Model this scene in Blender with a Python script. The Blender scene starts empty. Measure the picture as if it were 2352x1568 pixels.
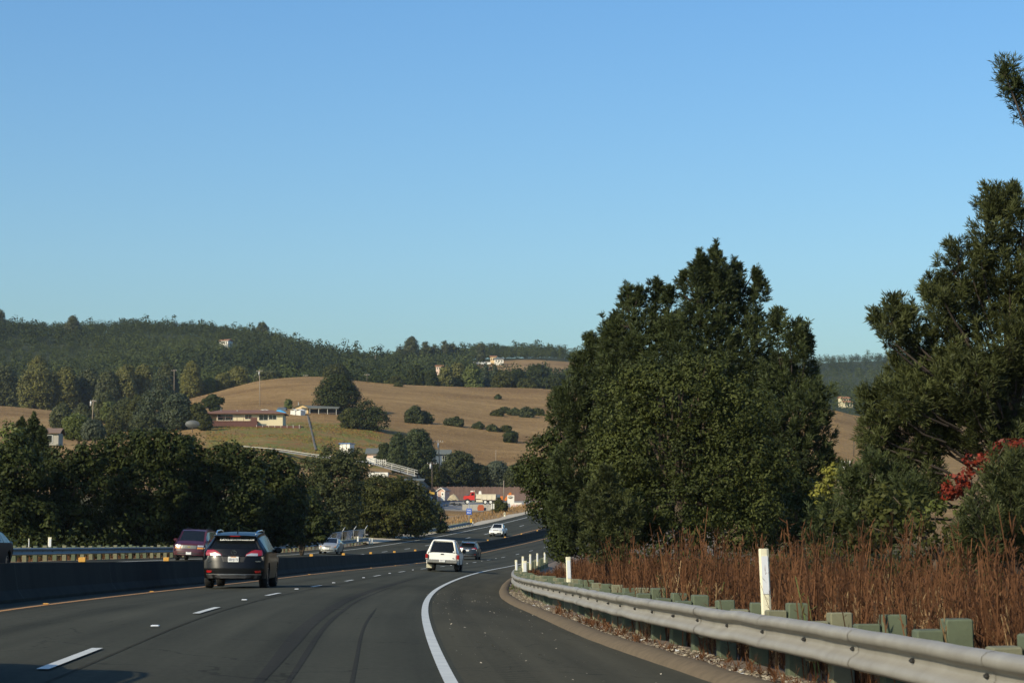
import bpy, bmesh, math, random
import numpy as np
from mathutils import Vector, Matrix
R = math.radians
rng = np.random.default_rng(7)
random.seed(7)
scene = bpy.context.scene
col = scene.collection

# ------------------------------------------------------------------ camera model
CZ = 1.3                      # eye height above the road plane
PW, PH = 2352.0, 1568.0       # the frame the measurements were taken in
HOR = 1255.0                  # row of the horizon
PITCH = math.atan((HOR - PH / 2) / 4840.0)
FC = 4840.0 * math.cos(PITCH)
cam_d = bpy.data.cameras.new("camera")
cam = bpy.data.objects.new("camera", cam_d)
col.objects.link(cam)
cam.location = (0, 0, CZ)
cam.rotation_euler = (math.pi / 2 + PITCH, 0, 0)
cam_d.sensor_width = 36.0
cam_d.lens = FC / PW * 36.0
cam_d.clip_start = 0.1
cam_d.clip_end = 12000
scene.camera = cam
cam_d.dof.use_dof = True
cam_d.dof.focus_distance = 110.0
cam_d.dof.aperture_fstop = 9.0

def at(px, py, Y):
    """the point at depth Y (metres ahead) seen at that place of the photograph"""
    u = (px - PW / 2) / FC
    v = (PH / 2 - py) / FC
    yw = math.cos(PITCH) - math.sin(PITCH) * v
    zw = math.sin(PITCH) + math.cos(PITCH) * v
    t = Y / yw
    return Vector((u * t, Y, CZ + zw * t))

def m_per_px(Y):
    return Y / 4840.0

# ------------------------------------------------------------------ tagging
def tag(o, label=None, cat=None, group=None, kind=None):
    if label: o["label"] = label
    if cat: o["category"] = cat
    if group: o["group"] = group
    if kind: o["kind"] = kind
    return o

def empty(name, loc=(0, 0, 0), rot=(0, 0, 0), label=None, cat=None, group=None):
    o = bpy.data.objects.new(name, None)
    o.empty_display_size = 0.3
    col.objects.link(o)
    o.location = loc
    o.rotation_euler = rot
    return tag(o, label, cat, group)

def link(name, me, mat=None, parent=None, loc=None, rot=None):
    o = bpy.data.objects.new(name, me)
    col.objects.link(o)
    if mat is not None and len(me.materials) == 0:
        me.materials.append(mat)
    if parent is not None: o.parent = parent
    if loc is not None: o.location = loc
    if rot is not None: o.rotation_euler = rot
    return o

def children(o):
    return list(o.children)

def copy_tree(o, parent=None):
    kids = children(o)
    c = o.copy()
    col.objects.link(c)
    c.parent = parent
    for ch in kids:
        copy_tree(ch, c)
    return c

# ------------------------------------------------------------------ mesh collector
class MB:
    """collects boxes, bars, tubes and panels into one mesh"""
    def __init__(s):
        s.v, s.f = [], []
    def add(s, vs, fs):
        b = len(s.v)
        s.v += [tuple(p) for p in vs]
        s.f += [tuple(i + b for i in f) for f in fs]
        return s
    def box(s, c, d, rz=0.0, bev=0.0, taper=1.0):
        x, y, z = d[0] / 2, d[1] / 2, d[2] / 2
        cr, sr = math.cos(rz), math.sin(rz)
        def P(a, b, h):
            return (c[0] + a * cr - b * sr, c[1] + a * sr + b * cr, c[2] + h)
        if bev <= 0:
            vs = [P(-x, -y, -z), P(x, -y, -z), P(x, y, -z), P(-x, y, -z)]
            t = taper
            vs += [P(-x * t, -y * t, z), P(x * t, -y * t, z), P(x * t, y * t, z), P(-x * t, y * t, z)]
            s.add(vs, [(3, 2, 1, 0), (4, 5, 6, 7), (0, 1, 5, 4), (1, 2, 6, 5), (2, 3, 7, 6), (3, 0, 4, 7)])
            return s
        b = min(bev, x * .9, y * .9, z * .9)
        rings = []
        for (h, i) in ((-z, b), (-z + b, 0), (z - b, 0), (z, b)):
            X, Y2 = x - i, y - i
            k = b if i == 0 else b * .6
            rings.append([P(-X + k, -Y2, h), P(X - k, -Y2, h), P(X, -Y2 + k, h), P(X, Y2 - k, h),
                          P(X - k, Y2, h), P(-X + k, Y2, h), P(-X, Y2 - k, h), P(-X, -Y2 + k, h)])
        vs = [p for r in rings for p in r]
        fs = [tuple(reversed(range(8))), tuple(range(24, 32))]
        for r in range(3):
            for k in range(8):
                a, b2 = r * 8 + k, r * 8 + (k + 1) % 8
                fs.append((a, b2, b2 + 8, a + 8))
        return s.add(vs, fs)
    def tube(s, pts, rad, n=8, cap=True):
        pts = [Vector(p) for p in pts]
        if not hasattr(rad, "__len__"): rad = [rad] * len(pts)
        vs, fs = [], []
        prev = None
        for i, p in enumerate(pts):
            a = pts[max(i - 1, 0)]; b = pts[min(i + 1, len(pts) - 1)]
            t = (b - a)
            if t.length < 1e-9: t = Vector((0, 0, 1))
            t.normalize()
            if prev is None:
                ref = Vector((0, 0, 1)) if abs(t.z) < .9 else Vector((1, 0, 0))
                n1 = t.cross(ref).normalized()
            else:
                n1 = (prev - t * prev.dot(t)).normalized()
            prev = n1
            n2 = t.cross(n1)
            for k in range(n):
                an = 2 * math.pi * k / n
                vs.append(p + (n1 * math.cos(an) + n2 * math.sin(an)) * rad[i])
        for i in range(len(pts) - 1):
            for k in range(n):
                a = i * n + k; b = i * n + (k + 1) % n
                fs.append((a, a + n, b + n, b))
        if cap:
            fs.append(tuple(range(n)))
            fs.append(tuple(reversed(range((len(pts) - 1) * n, len(pts) * n))))
        return s.add(vs, fs)
    def prism(s, poly, axis, a, b):
        """extrude a 2D polygon: axis 'x' takes (y,z), 'y' takes (x,z), 'z' takes (x,y)"""
        def P(p, h):
            if axis == 'x': return (h, p[0], p[1])
            if axis == 'y': return (p[0], h, p[1])
            return (p[0], p[1], h)
        n = len(poly)
        vs = [P(p, a) for p in poly] + [P(p, b) for p in poly]
        fs = [tuple(reversed(range(n))), tuple(range(n, 2 * n))]
        for k in range(n):
            j = (k + 1) % n
            fs.append((k, j, j + n, k + n))
        return s.add(vs, fs)
    def sheet(s, rows):
        n = len(rows[0])
        vs = [p for r in rows for p in r]
        fs = []
        for i in range(len(rows) - 1):
            for k in range(n - 1):
                a = i * n + k
                fs.append((a, a + 1, a + n + 1, a + n))
        return s.add(vs, fs)
    def mesh(s, name, smooth=False, fix=True):
        me = bpy.data.meshes.new(name)
        me.from_pydata(s.v, [], s.f)
        if fix:
            bm = bmesh.new(); bm.from_mesh(me)
            bmesh.ops.recalc_face_normals(bm, faces=bm.faces)
            bm.to_mesh(me); bm.free()
        if smooth:
            me.polygons.foreach_set("use_smooth", [True] * len(me.polygons))
        me.update()
        return me
    def build(s, name, mat, parent=None, smooth=False, loc=None, rot=None, fix=True):
        return link(name, s.mesh(name, smooth, fix), mat, parent, loc, rot)

# ------------------------------------------------------------------ materials
MATS = {}
def nt_new(name):
    m = bpy.data.materials.new(name)
    m.use_nodes = True
    nt = m.node_tree
    b = nt.nodes["Principled BSDF"]
    MATS[name] = m
    return m, nt, b

def rgba(c): return (c[0], c[1], c[2], 1.0)

def mat(name, c, rough=.6, metal=0.0, c2=None, scale=3.0, spec=.4, bump=0.0, coat=0.0, detail=5, mix=.5, stretch=None, coord='Object'):
    """plain procedural material: a base colour broken by noise towards c2"""
    m, nt, b = nt_new(name)
    b.inputs["Roughness"].default_value = rough
    b.inputs["Metallic"].default_value = metal
    b.inputs["Specular IOR Level"].default_value = spec
    if coat: 
        b.inputs["Coat Weight"].default_value = coat
        b.inputs["Coat Roughness"].default_value = .06
    if c2 is None:
        c2 = tuple(x * .82 for x in c)
    tc = nt.nodes.new("ShaderNodeTexCoord")
    src = tc.outputs[coord]
    if stretch:
        mp = nt.nodes.new("ShaderNodeMapping")
        mp.inputs["Scale"].default_value = stretch
        nt.links.new(src, mp.inputs["Vector"]); src = mp.outputs["Vector"]
    no = nt.nodes.new("ShaderNodeTexNoise")
    no.inputs["Scale"].default_value = scale
    no.inputs["Detail"].default_value = detail
    no.inputs["Roughness"].default_value = .6
    nt.links.new(src, no.inputs["Vector"])
    cr = nt.nodes.new("ShaderNodeValToRGB")
    cr.color_ramp.elements[0].position = .5 - mix * .4
    cr.color_ramp.elements[1].position = .5 + mix * .4
    cr.color_ramp.elements[0].color = rgba(c2)
    cr.color_ramp.elements[1].color = rgba(c)
    nt.links.new(no.outputs["Fac"], cr.inputs["Fac"])
    nt.links.new(cr.outputs["Color"], b.inputs["Base Color"])
    if bump:
        bp = nt.nodes.new("ShaderNodeBump")
        bp.inputs["Strength"].default_value = bump
        bp.inputs["Distance"].default_value = .02
        nt.links.new(no.outputs["Fac"], bp.inputs["Height"])
        nt.links.new(bp.outputs["Normal"], b.inputs["Normal"])
    return m

def leaf_mat(name, dark, light, extra=None, trans=.18, rough=.55, spec=.25, hue_scale=.35, pos=(.1, .95)):
    """foliage: each leaf clump carries its own value 'lv'; larger patches drift with the tree"""
    m, nt, b = nt_new(name)
    at_ = nt.nodes.new("ShaderNodeAttribute"); at_.attribute_name = "lv"
    tc = nt.nodes.new("ShaderNodeTexCoord")
    no = nt.nodes.new("ShaderNodeTexNoise"); no.inputs["Scale"].default_value = hue_scale
    no.inputs["Detail"].default_value = 3
    nt.links.new(tc.outputs["Object"], no.inputs["Vector"])
    ad = nt.nodes.new("ShaderNodeMath"); ad.operation = 'MULTIPLY_ADD'
    nt.links.new(no.outputs["Fac"], ad.inputs[0]); ad.inputs[1].default_value = .9
    sb = nt.nodes.new("ShaderNodeMath"); sb.operation = 'MULTIPLY_ADD'
    nt.links.new(at_.outputs["Fac"], sb.inputs[0]); sb.inputs[1].default_value = .6; sb.inputs[2].default_value = -.25
    nt.links.new(sb.outputs[0], ad.inputs[2])
    cr = nt.nodes.new("ShaderNodeValToRGB")
    e = cr.color_ramp.elements
    e[0].position, e[0].color = pos[0], rgba(dark)
    e[1].position, e[1].color = pos[1], rgba(light)
    if extra:
        x = e.new(.99); x.color = rgba(extra)
    nt.links.new(ad.outputs[0], cr.inputs["Fac"])
    nt.links.new(cr.outputs["Color"], b.inputs["Base Color"])
    b.inputs["Roughness"].default_value = rough
    b.inputs["Specular IOR Level"].default_value = spec
    if trans > 0:
        tr = nt.nodes.new("ShaderNodeBsdfTranslucent")
        nt.links.new(cr.outputs["Color"], tr.inputs["Color"])
        mx = nt.nodes.new("ShaderNodeMixShader"); mx.inputs["Fac"].default_value = trans
        nt.links.new(b.outputs[0], mx.inputs[1]); nt.links.new(tr.outputs[0], mx.inputs[2])
        nt.links.new(mx.outputs[0], nt.nodes["Material Output"].inputs["Surface"])
    return m

# ------------------------------------------------------------------ light
SUN_EL, SUN_AZ = 29.0, 45.0           # height; degrees left of straight behind the camera
sv = Vector((-math.sin(R(SUN_AZ)) * math.cos(R(SUN_EL)), -math.cos(R(SUN_AZ)) * math.cos(R(SUN_EL)), math.sin(R(SUN_EL))))
sun_d = bpy.data.lights.new("sun", 'SUN')
sun_d.energy = 5.0
sun_d.angle = R(.53)
sun_d.color = (1.0, .88, .66)
sun = bpy.data.objects.new("sun", sun_d)
col.objects.link(sun)
sun.rotation_euler = (-sv).to_track_quat('-Z', 'Y').to_euler()
sun.location = sv * 50
SKY_SAT, SKY_GAM, SKY_STR = 1.35, 1.0, .15
w = bpy.data.worlds.new("World")
scene.world = w
w.use_nodes = True
wn = w.node_tree
bg = wn.nodes["Background"]
sky = wn.nodes.new("ShaderNodeTexSky")
sky.sky_type = 'NISHITA'
sky.sun_disc = False
sky.sun_elevation = R(SUN_EL)
sky.sun_rotation = math.atan2(sv.x, sv.y)
sky.altitude = 0
sky.air_density = 1.3
sky.dust_density = 2.0
sky.ozone_density = 1.0
hs = wn.nodes.new("ShaderNodeHueSaturation")
hs.inputs["Saturation"].default_value = SKY_SAT
gm = wn.nodes.new("ShaderNodeGamma")
gm.inputs["Gamma"].default_value = SKY_GAM
wn.links.new(sky.outputs["Color"], gm.inputs["Color"])
wn.links.new(gm.outputs["Color"], hs.inputs["Color"])
tn = wn.nodes.new("ShaderNodeMix"); tn.data_type = "RGBA"; tn.blend_type = "MULTIPLY"; tn.inputs[0].default_value = 1.0
tn.inputs[7].default_value = (.655, .865, 1.12, 1)
wn.links.new(hs.outputs["Color"], tn.inputs[6])
wn.links.new(tn.outputs[2], bg.inputs["Color"])
bg.inputs["Strength"].default_value = SKY_STR
vs = scene.view_settings
vs.view_transform = 'Standard'
vs.look = 'None'
vs.gamma = 1.0
vs.exposure = 0.0
vs.use_curve_mapping = False
scene.render.engine = 'CYCLES'
scene.cycles.use_denoising = True
scene.cycles.max_bounces = 6
scene.cycles.diffuse_bounces = 3
scene.cycles.glossy_bounces = 3
scene.cycles.transmission_bounces = 3
scene.cycles.volume_bounces = 0
scene.cycles.use_adaptive_sampling = True
scene.cycles.adaptive_threshold = .01
# ------------------------------------------------------------------ splines
def nspline(xs, ys):
    """natural cubic spline, linear outside"""
    xs = np.asarray(xs, float); ys = np.asarray(ys, float)
    n = len(xs); h = np.diff(xs)
    A = np.zeros((n, n)); b = np.zeros(n)
    A[0, 0] = A[-1, -1] = 1
    for i in range(1, n - 1):
        A[i, i - 1] = h[i - 1]; A[i, i] = 2 * (h[i - 1] + h[i]); A[i, i + 1] = h[i]
        b[i] = 3 * ((ys[i + 1] - ys[i]) / h[i] - (ys[i] - ys[i - 1]) / h[i - 1])
    c = np.linalg.solve(A, b)
    bb = np.diff(ys) / h - h * (2 * c[:-1] + c[1:]) / 3
    d = np.diff(c) / (3 * h)
    def f(x):
        x = np.asarray(x, float)
        i = np.clip(np.searchsorted(xs, x) - 1, 0, n - 2)
        t = x - xs[i]
        tl = np.clip(t, 0, h[i])
        v = ys[i] + bb[i] * tl + c[i] * tl ** 2 + d[i] * tl ** 3
        sl = bb[i] + 2 * c[i] * tl + 3 * d[i] * tl ** 2
        return v + sl * (t - tl)
    return f

def smooth01(x, a, b):
    t = np.clip((np.asarray(x, float) - a) / (b - a), 0, 1)
    return t * t * (3 - 2 * t)

# the dashed line between our two lanes, as seen in the photo, is the road's axis
Dx = nspline([-60, -30, 0, 19, 33, 48, 62, 80, 106, 120, 142, 164, 193, 208, 223, 237, 270, 300, 350, 400, 450],
             [4.06, .15, -2.82, -4.21, -5.0, -5.6, -5.95, -6.12, -5.75, -5.3, -4.35, -3.15, -1.12, .25, 1.75, 3.4, 7.9, 12.7, 22, 33.5, 47])
Dz_rel = nspline([-60, 0, 19, 33, 48, 62, 77, 91, 120, 164, 193, 208, 223, 237, 273, 330, 400, 450],
                 [-1.1, -1.12, -1.10, -1.07, -1.13, -1.21, -1.29, -1.32, -1.33, -1.32, -1.10, -.9, -.6, -.26, .85, 3.75, 8.2, 11.5])
def Dz(Y): return Dz_rel(Y) + CZ
def Dh(Y):
    """heading of the road (to the right of straight ahead)"""
    return np.arctan((Dx(Y + .5) - Dx(Y - .5)))
superL = lambda Y: np.interp(Y, [-60, 60, 126, 170, 212, 273, 450], [-.012, -.012, -.008, .01, .034, .05, .05])
stepL = lambda Y: np.interp(Y, [0, 100, 160, 200, 240, 274, 330, 450], [.2, .22, .25, .3, .42, .62, .68, .68])
curbX = nspline([-60, -20, 0, 10, 17, 21, 24, 31, 45, 57, 72, 85, 105, 135, 164, 193, 237, 300, 400],
                [11.5, 5.9, 3.6, 2.75, 2.3, 2.0, 1.75, 1.24, .55, -.02, -.42, -.48, -.2, .95, 2.3, 4.3, 8.9, 18.5, 40])
curbZ_rel = nspline([-60, 0, 17, 24, 34, 48, 60, 72, 85, 105, 135, 164, 200, 237, 270, 330, 430],
                    [-1.3, -1.32, -1.34, -1.37, -1.43, -1.52, -1.6, -1.68, -1.72, -1.7, -1.6, -1.48, -1.1, -.42, .45, 3.4, 9.5])
EDGE_R, YEL, BAR, YEL2, DASH2, EDGE_L, PAVE_L, RAIL_L = 3.66, -3.66, -5.1, -6.5, -10.1, -13.65, -15.6, -15.9

def rpos(Y, o, dz=0.0):
    """point of the road surface: Y along, o metres right of the axis"""
    Y = float(Y)
    h = float(Dh(Y))
    x = float(Dx(Y)) + o * math.cos(h)
    y = Y - o * math.sin(h)
    if o <= 0:
        z = float(Dz(Y)) - max(o, BAR) * float(superL(Y)) + (float(stepL(Y)) + .042 * (BAR - o) if o < BAR else 0)
    else:
        e = float(Dz(Y)) - .034 * EDGE_R
        if o <= EDGE_R:
            z = float(Dz(Y)) - .034 * o
        else:
            cx = float(curbX(Y)); co = (cx - float(Dx(Y))) * 1.0
            t = (o - EDGE_R) / max(co - EDGE_R, .3)
            z = e + (CZ + float(curbZ_rel(Y)) - e) * t
    return Vector((x, y, z + dz))

YS = list(np.arange(-40, 110, 1.5)) + list(np.arange(110, 431, 3.0))

def strip(name, o0, o1, mat_, dz=0.0, ys=YS, n=1, z_extra=None):
    """a ribbon of the road between two offsets, with (offset, distance) as UV"""
    rows = []; uv = []
    for Y in ys:
        a = o0(Y) if callable(o0) else o0
        b = o1(Y) if callable(o1) else o1
        rows.append([rpos(Y, a + (b - a) * k / n, dz) for k in range(n + 1)])
        uv.append([(a + (b - a) * k / n, Y) for k in range(n + 1)])
    mb = MB().sheet(rows)
    me = mb.mesh(name, smooth=True, fix=False)
    ul = me.uv_layers.new(name="road")
    flat = [p for r in uv for p in r]
    for lp in me.loops:
        ul.data[lp.index].uv = flat[lp.vertex_index]
    return tag(link(name, me, mat_), kind="structure")

# ------------------------------------------------------------------ road materials
def road_material(name, base, dark, lanes=True):
    m, nt, b = nt_new(name)
    L = nt.links.new
    uv = nt.nodes.new("ShaderNodeUVMap"); uv.uv_map = "road"
    sep = nt.nodes.new("ShaderNodeSeparateXYZ"); L(uv.outputs[0], sep.inputs[0])
    tc = nt.nodes.new("ShaderNodeTexCoord")
    n1 = nt.nodes.new("ShaderNodeTexNoise"); n1.inputs["Scale"].default_value = 14; n1.inputs["Detail"].default_value = 8
    n1.inputs["Roughness"].default_value = .75
    L(tc.outputs["Object"], n1.inputs["Vector"])
    mp = nt.nodes.new("ShaderNodeMapping"); mp.inputs["Scale"].default_value = (2.2, .05, 1)
    L(uv.outputs[0], mp.inputs["Vector"])
    n2 = nt.nodes.new("ShaderNodeTexNoise"); n2.inputs["Scale"].default_value = 1.0; n2.inputs["Detail"].default_value = 5
    L(mp.outputs[0], n2.inputs["Vector"])
    n3 = nt.nodes.new("ShaderNodeTexNoise"); n3.inputs["Scale"].default_value = .12; n3.inputs["Detail"].default_value = 3
    L(tc.outputs["Object"], n3.inputs["Vector"])
    def math_(op, a, b_=None, c=None):
        x = nt.nodes.new("ShaderNodeMath"); x.operation = op
        for i, v in enumerate((a, b_, c)):
            if v is None: continue
            if isinstance(v, (int, float)): x.inputs[i].default_value = v
            else: L(v, x.inputs[i])
        return x.outputs[0]
    f = math_('MULTIPLY_ADD', n1.outputs["Fac"], .75, -.1)
    f = math_('MULTIPLY_ADD', n2.outputs["Fac"], .55, f)
    f = math_('MULTIPLY_ADD', n3.outputs["Fac"], .35, f)
    if lanes:
        # paler worn wheel paths, darker oil strip between them
        for c, wdt, amt in ((.95, .38, .05), (2.72, .38, .06), (-.95, .38, .05), (-2.72, .38, .05), (1.83, .3, -.10), (-1.83, .3, -.10),
                            (-8.3, .3, -.1), (-11.9, .3, -.1)):
            d = math_('ABSOLUTE', math_('SUBTRACT', sep.outputs[0], c))
            g = math_('SUBTRACT', 1.0, math_('MINIMUM', math_('DIVIDE', d, wdt * 1.6), 1.0))
            f = math_('MULTIPLY_ADD', g, amt, f)
    else:
        # milled rumble grooves just outside the edge line
        d = math_('ABSOLUTE', math_('SUBTRACT', sep.outputs[0], 4.35))
        g = math_('LESS_THAN', d, .17)
        wv = math_('GREATER_THAN', math_('SINE', math_('MULTIPLY', sep.outputs[1], 20.9)), .25)
        f = math_('MULTIPLY_ADD', math_('MULTIPLY', g, wv), -.16, f)
    # fine cracks
    vo = nt.nodes.new("ShaderNodeTexVoronoi"); vo.feature = 'DISTANCE_TO_EDGE'; vo.inputs["Scale"].default_value = .22
    nw_ = nt.nodes.new("ShaderNodeTexNoise"); nw_.inputs["Scale"].default_value = .8; nw_.inputs["Detail"].default_value = 6
    L(tc.outputs["Object"], nw_.inputs["Vector"])
    mx_ = nt.nodes.new("ShaderNodeMix"); mx_.data_type = 'VECTOR'; mx_.inputs[0].default_value = .35
    L(tc.outputs["Object"], mx_.inputs[4]); L(nw_.outputs["Color"], mx_.inputs[5])
    ad_ = nt.nodes.new("ShaderNodeVectorMath"); ad_.operation = 'MULTIPLY_ADD'; ad_.inputs[1].default_value = (1.6, 1.6, 0)
    L(nw_.outputs["Color"], ad_.inputs[0]); L(tc.outputs["Object"], ad_.inputs[2])
    L(ad_.outputs[0], vo.inputs["Vector"])
    ck = math_('LESS_THAN', vo.outputs["Distance"], .0035)
    f = math_('MULTIPLY_ADD', ck, -.22, f)
    cr = nt.nodes.new("ShaderNodeValToRGB")
    e = cr.color_ramp.elements
    e[0].position, e[0].color = .42, rgba(dark)
    e[1].position, e[1].color = 1.0, rgba(base)
    L(f, cr.inputs["Fac"])
    L(cr.outputs["Color"], b.inputs["Base Color"])
    b.inputs["Roughness"].default_value = .95
    b.inputs["Specular IOR Level"].default_value = .06
    bp = nt.nodes.new("ShaderNodeBump"); bp.inputs["Strength"].default_value = .25; bp.inputs["Distance"].default_value = .01
    L(n1.outputs["Fac"], bp.inputs["Height"]); L(bp.outputs[0], b.inputs["Normal"])
    return m

M_road = road_material("asphalt", (.070, .069, .050), (.024, .0245, .0175))
M_shld = road_material("shoulder_asphalt", (.088, .080, .052), (.032, .030, .020), lanes=False)
M_mark = road_material("tyre_rubber_mark", (.047, .045, .036), (.0165, .0165, .0135), lanes=False)
M_white = mat("road_paint_white", (.62, .61, .53), .6, c2=(.42, .42, .38), scale=3, mix=.8)
M_yellow = mat("road_paint_yellow", (.55, .25, .045), .6, c2=(.36, .17, .04), scale=3, mix=.8)
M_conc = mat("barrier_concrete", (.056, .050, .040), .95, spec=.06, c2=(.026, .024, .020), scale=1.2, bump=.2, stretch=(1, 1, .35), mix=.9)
M_curb = mat("curb_asphalt", (.165, .125, .08), .95, spec=.08, c2=(.09, .07, .046), scale=5, bump=.3, mix=.9)
M_dirt = mat("dirt", (.20, .145, .09), .95, c2=(.10, .07, .045), scale=2.2, bump=.4, mix=1.0)
M_sand = mat("pale_sand", (.50, .44, .33), .95, c2=(.36, .3, .21), scale=1.2, bump=.3, mix=1.0)

strip("road", -4.7, EDGE_R + .12, M_road, n=8)
strip("opposite_road", PAVE_L, -5.45, M_road, n=8)
strip("median", -5.47, -4.68, M_shld, dz=.0, n=2)
strip("right_shoulder", EDGE_R + .10, lambda Y: float(curbX(Y) - Dx(Y)), M_shld, dz=-.003, n=4)

def line(name, o, w, mat_, y0=-40, y1=430, dz=.005):
    ys = [y for y in YS if y0 <= y <= y1]
    return strip(name, (lambda Y: (o(Y) if callable(o) else o) - w / 2), (lambda Y: (o(Y) if callable(o) else o) + w / 2), mat_, dz, ys)

line("edge_line", EDGE_R, .125, M_white)
line("opposite_edge_line", EDGE_L, .15, M_white)
line("yellow_line", YEL, .15, M_yellow)
line("opposite_yellow_line", YEL2, .15, M_yellow)

def dashes(name, o, y0, y1, period=14.63, ln=3.66, w=.12):
    mb = MB()
    Y = y0
    while Y < y1:
        ys = np.linspace(Y, Y + ln, 5)
        mb.sheet([[rpos(y, o - w / 2, .005), rpos(y, o + w / 2, .005)] for y in ys])
        Y += period
    me = mb.mesh(name, fix=False)
    return tag(link(name, me, M_white), kind="structure")
dashes("lane_dashes", 0, 19.0 - 14.63 * 3, 420, w=.115)
dashes("opposite_lane_dashes", DASH2, 12.0, 420, w=.14)

# dark rubber streaks of braking tyres in our lane
def mark(name, o, y0, y1, w):
    ys = np.linspace(y0, y1, 60)
    def wob(Y): return o + .02 * math.sin(Y * .11) + .01 * math.sin(Y * .37)
    def ww(Y):
        t = (Y - y0) / (y1 - y0)
        return w * min(1, 6 * t, 6 * (1 - t)) + .01
    return strip(name, lambda Y: wob(Y) - ww(Y) / 2, lambda Y: wob(Y) + ww(Y) / 2, M_mark, .003, ys)
mark("tyre_mark", 1.95, 13, 92, .20)
mark("tyre_mark", 2.20, 13, 70, .06)
mark("pavement_seam", .26, 8, 240, .022)
mark("pavement_seam", -3.35, 20, 240, .02)
mark("tyre_mark", 2.75, 13, 40, .03)

# ------------------------------------------------------------------ curb and verge on the right
def curb_o(Y): return float(curbX(Y) - Dx(Y))
rows = []
for Y in [y for y in YS if y < 330]:
    co = curb_o(Y)
    base = rpos(Y, co)
    h = float(Dh(Y)); nx, ny = math.cos(h), -math.sin(h)
    prof = [(-.02, -.03), (.03, .045), (.14, .095), (.27, .10), (.36, .055), (.42, -.04)]
    j = .012 * math.sin(Y * 1.7) + .01 * math.sin(Y * .53)
    rows.append([(base.x + a * nx + j * nx, base.y + a * ny, base.z + b + j * .4) for a, b in prof])
tag(MB().sheet(rows).build("curb", M_curb, smooth=True, fix=False), kind="structure")

rows = []
for Y in [y for y in YS if y < 330]:
    co = curb_o(Y); base = rpos(Y, co)
    h = float(Dh(Y)); nx, ny = math.cos(h), -math.sin(h)
    r = []
    for a, b in ((.34, .03), (.7, .06), (1.2, .02), (1.8, -.12), (3.0, -.32), (6, -.6), (11, -.9), (20, -1.2)):
        j = .05 * math.sin(Y * 1.1 + a * 3) * min(1, a) + .02 * math.sin(Y * 3.3 + a)
        r.append((base.x + a * nx, base.y + a * ny, base.z + b + j))
    rows.append(r)
tag(MB().sheet(rows).build("right_verge", M_dirt, smooth=True, fix=False), kind="structure")

# sandy pull-out past the end of the far guardrail
rows = []
for Y in np.linspace(214, 258, 16):
    t = (Y - 214) / 44
    wd = 6.0 * math.sin(math.pi * min(1, t * 1.02)) ** .6 + .2
    rows.append([rpos(Y, PAVE_L + .1, .02), rpos(Y, PAVE_L - wd * .5, .06), rpos(Y, PAVE_L - wd, .14)])
tag(MB().sheet(rows).build("sandy_pullout", M_sand, smooth=True, fix=False), kind="structure")
rows = []
for Y in np.linspace(268, 400, 26):
    wd = 1.2 + .4 * math.sin(Y * .3)
    rows.append([rpos(Y, PAVE_L + .1, .02), rpos(Y, PAVE_L - wd, .12)])
tag(MB().sheet(rows).build("sandy_edge", M_sand, smooth=True, fix=False), kind="structure")
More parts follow.
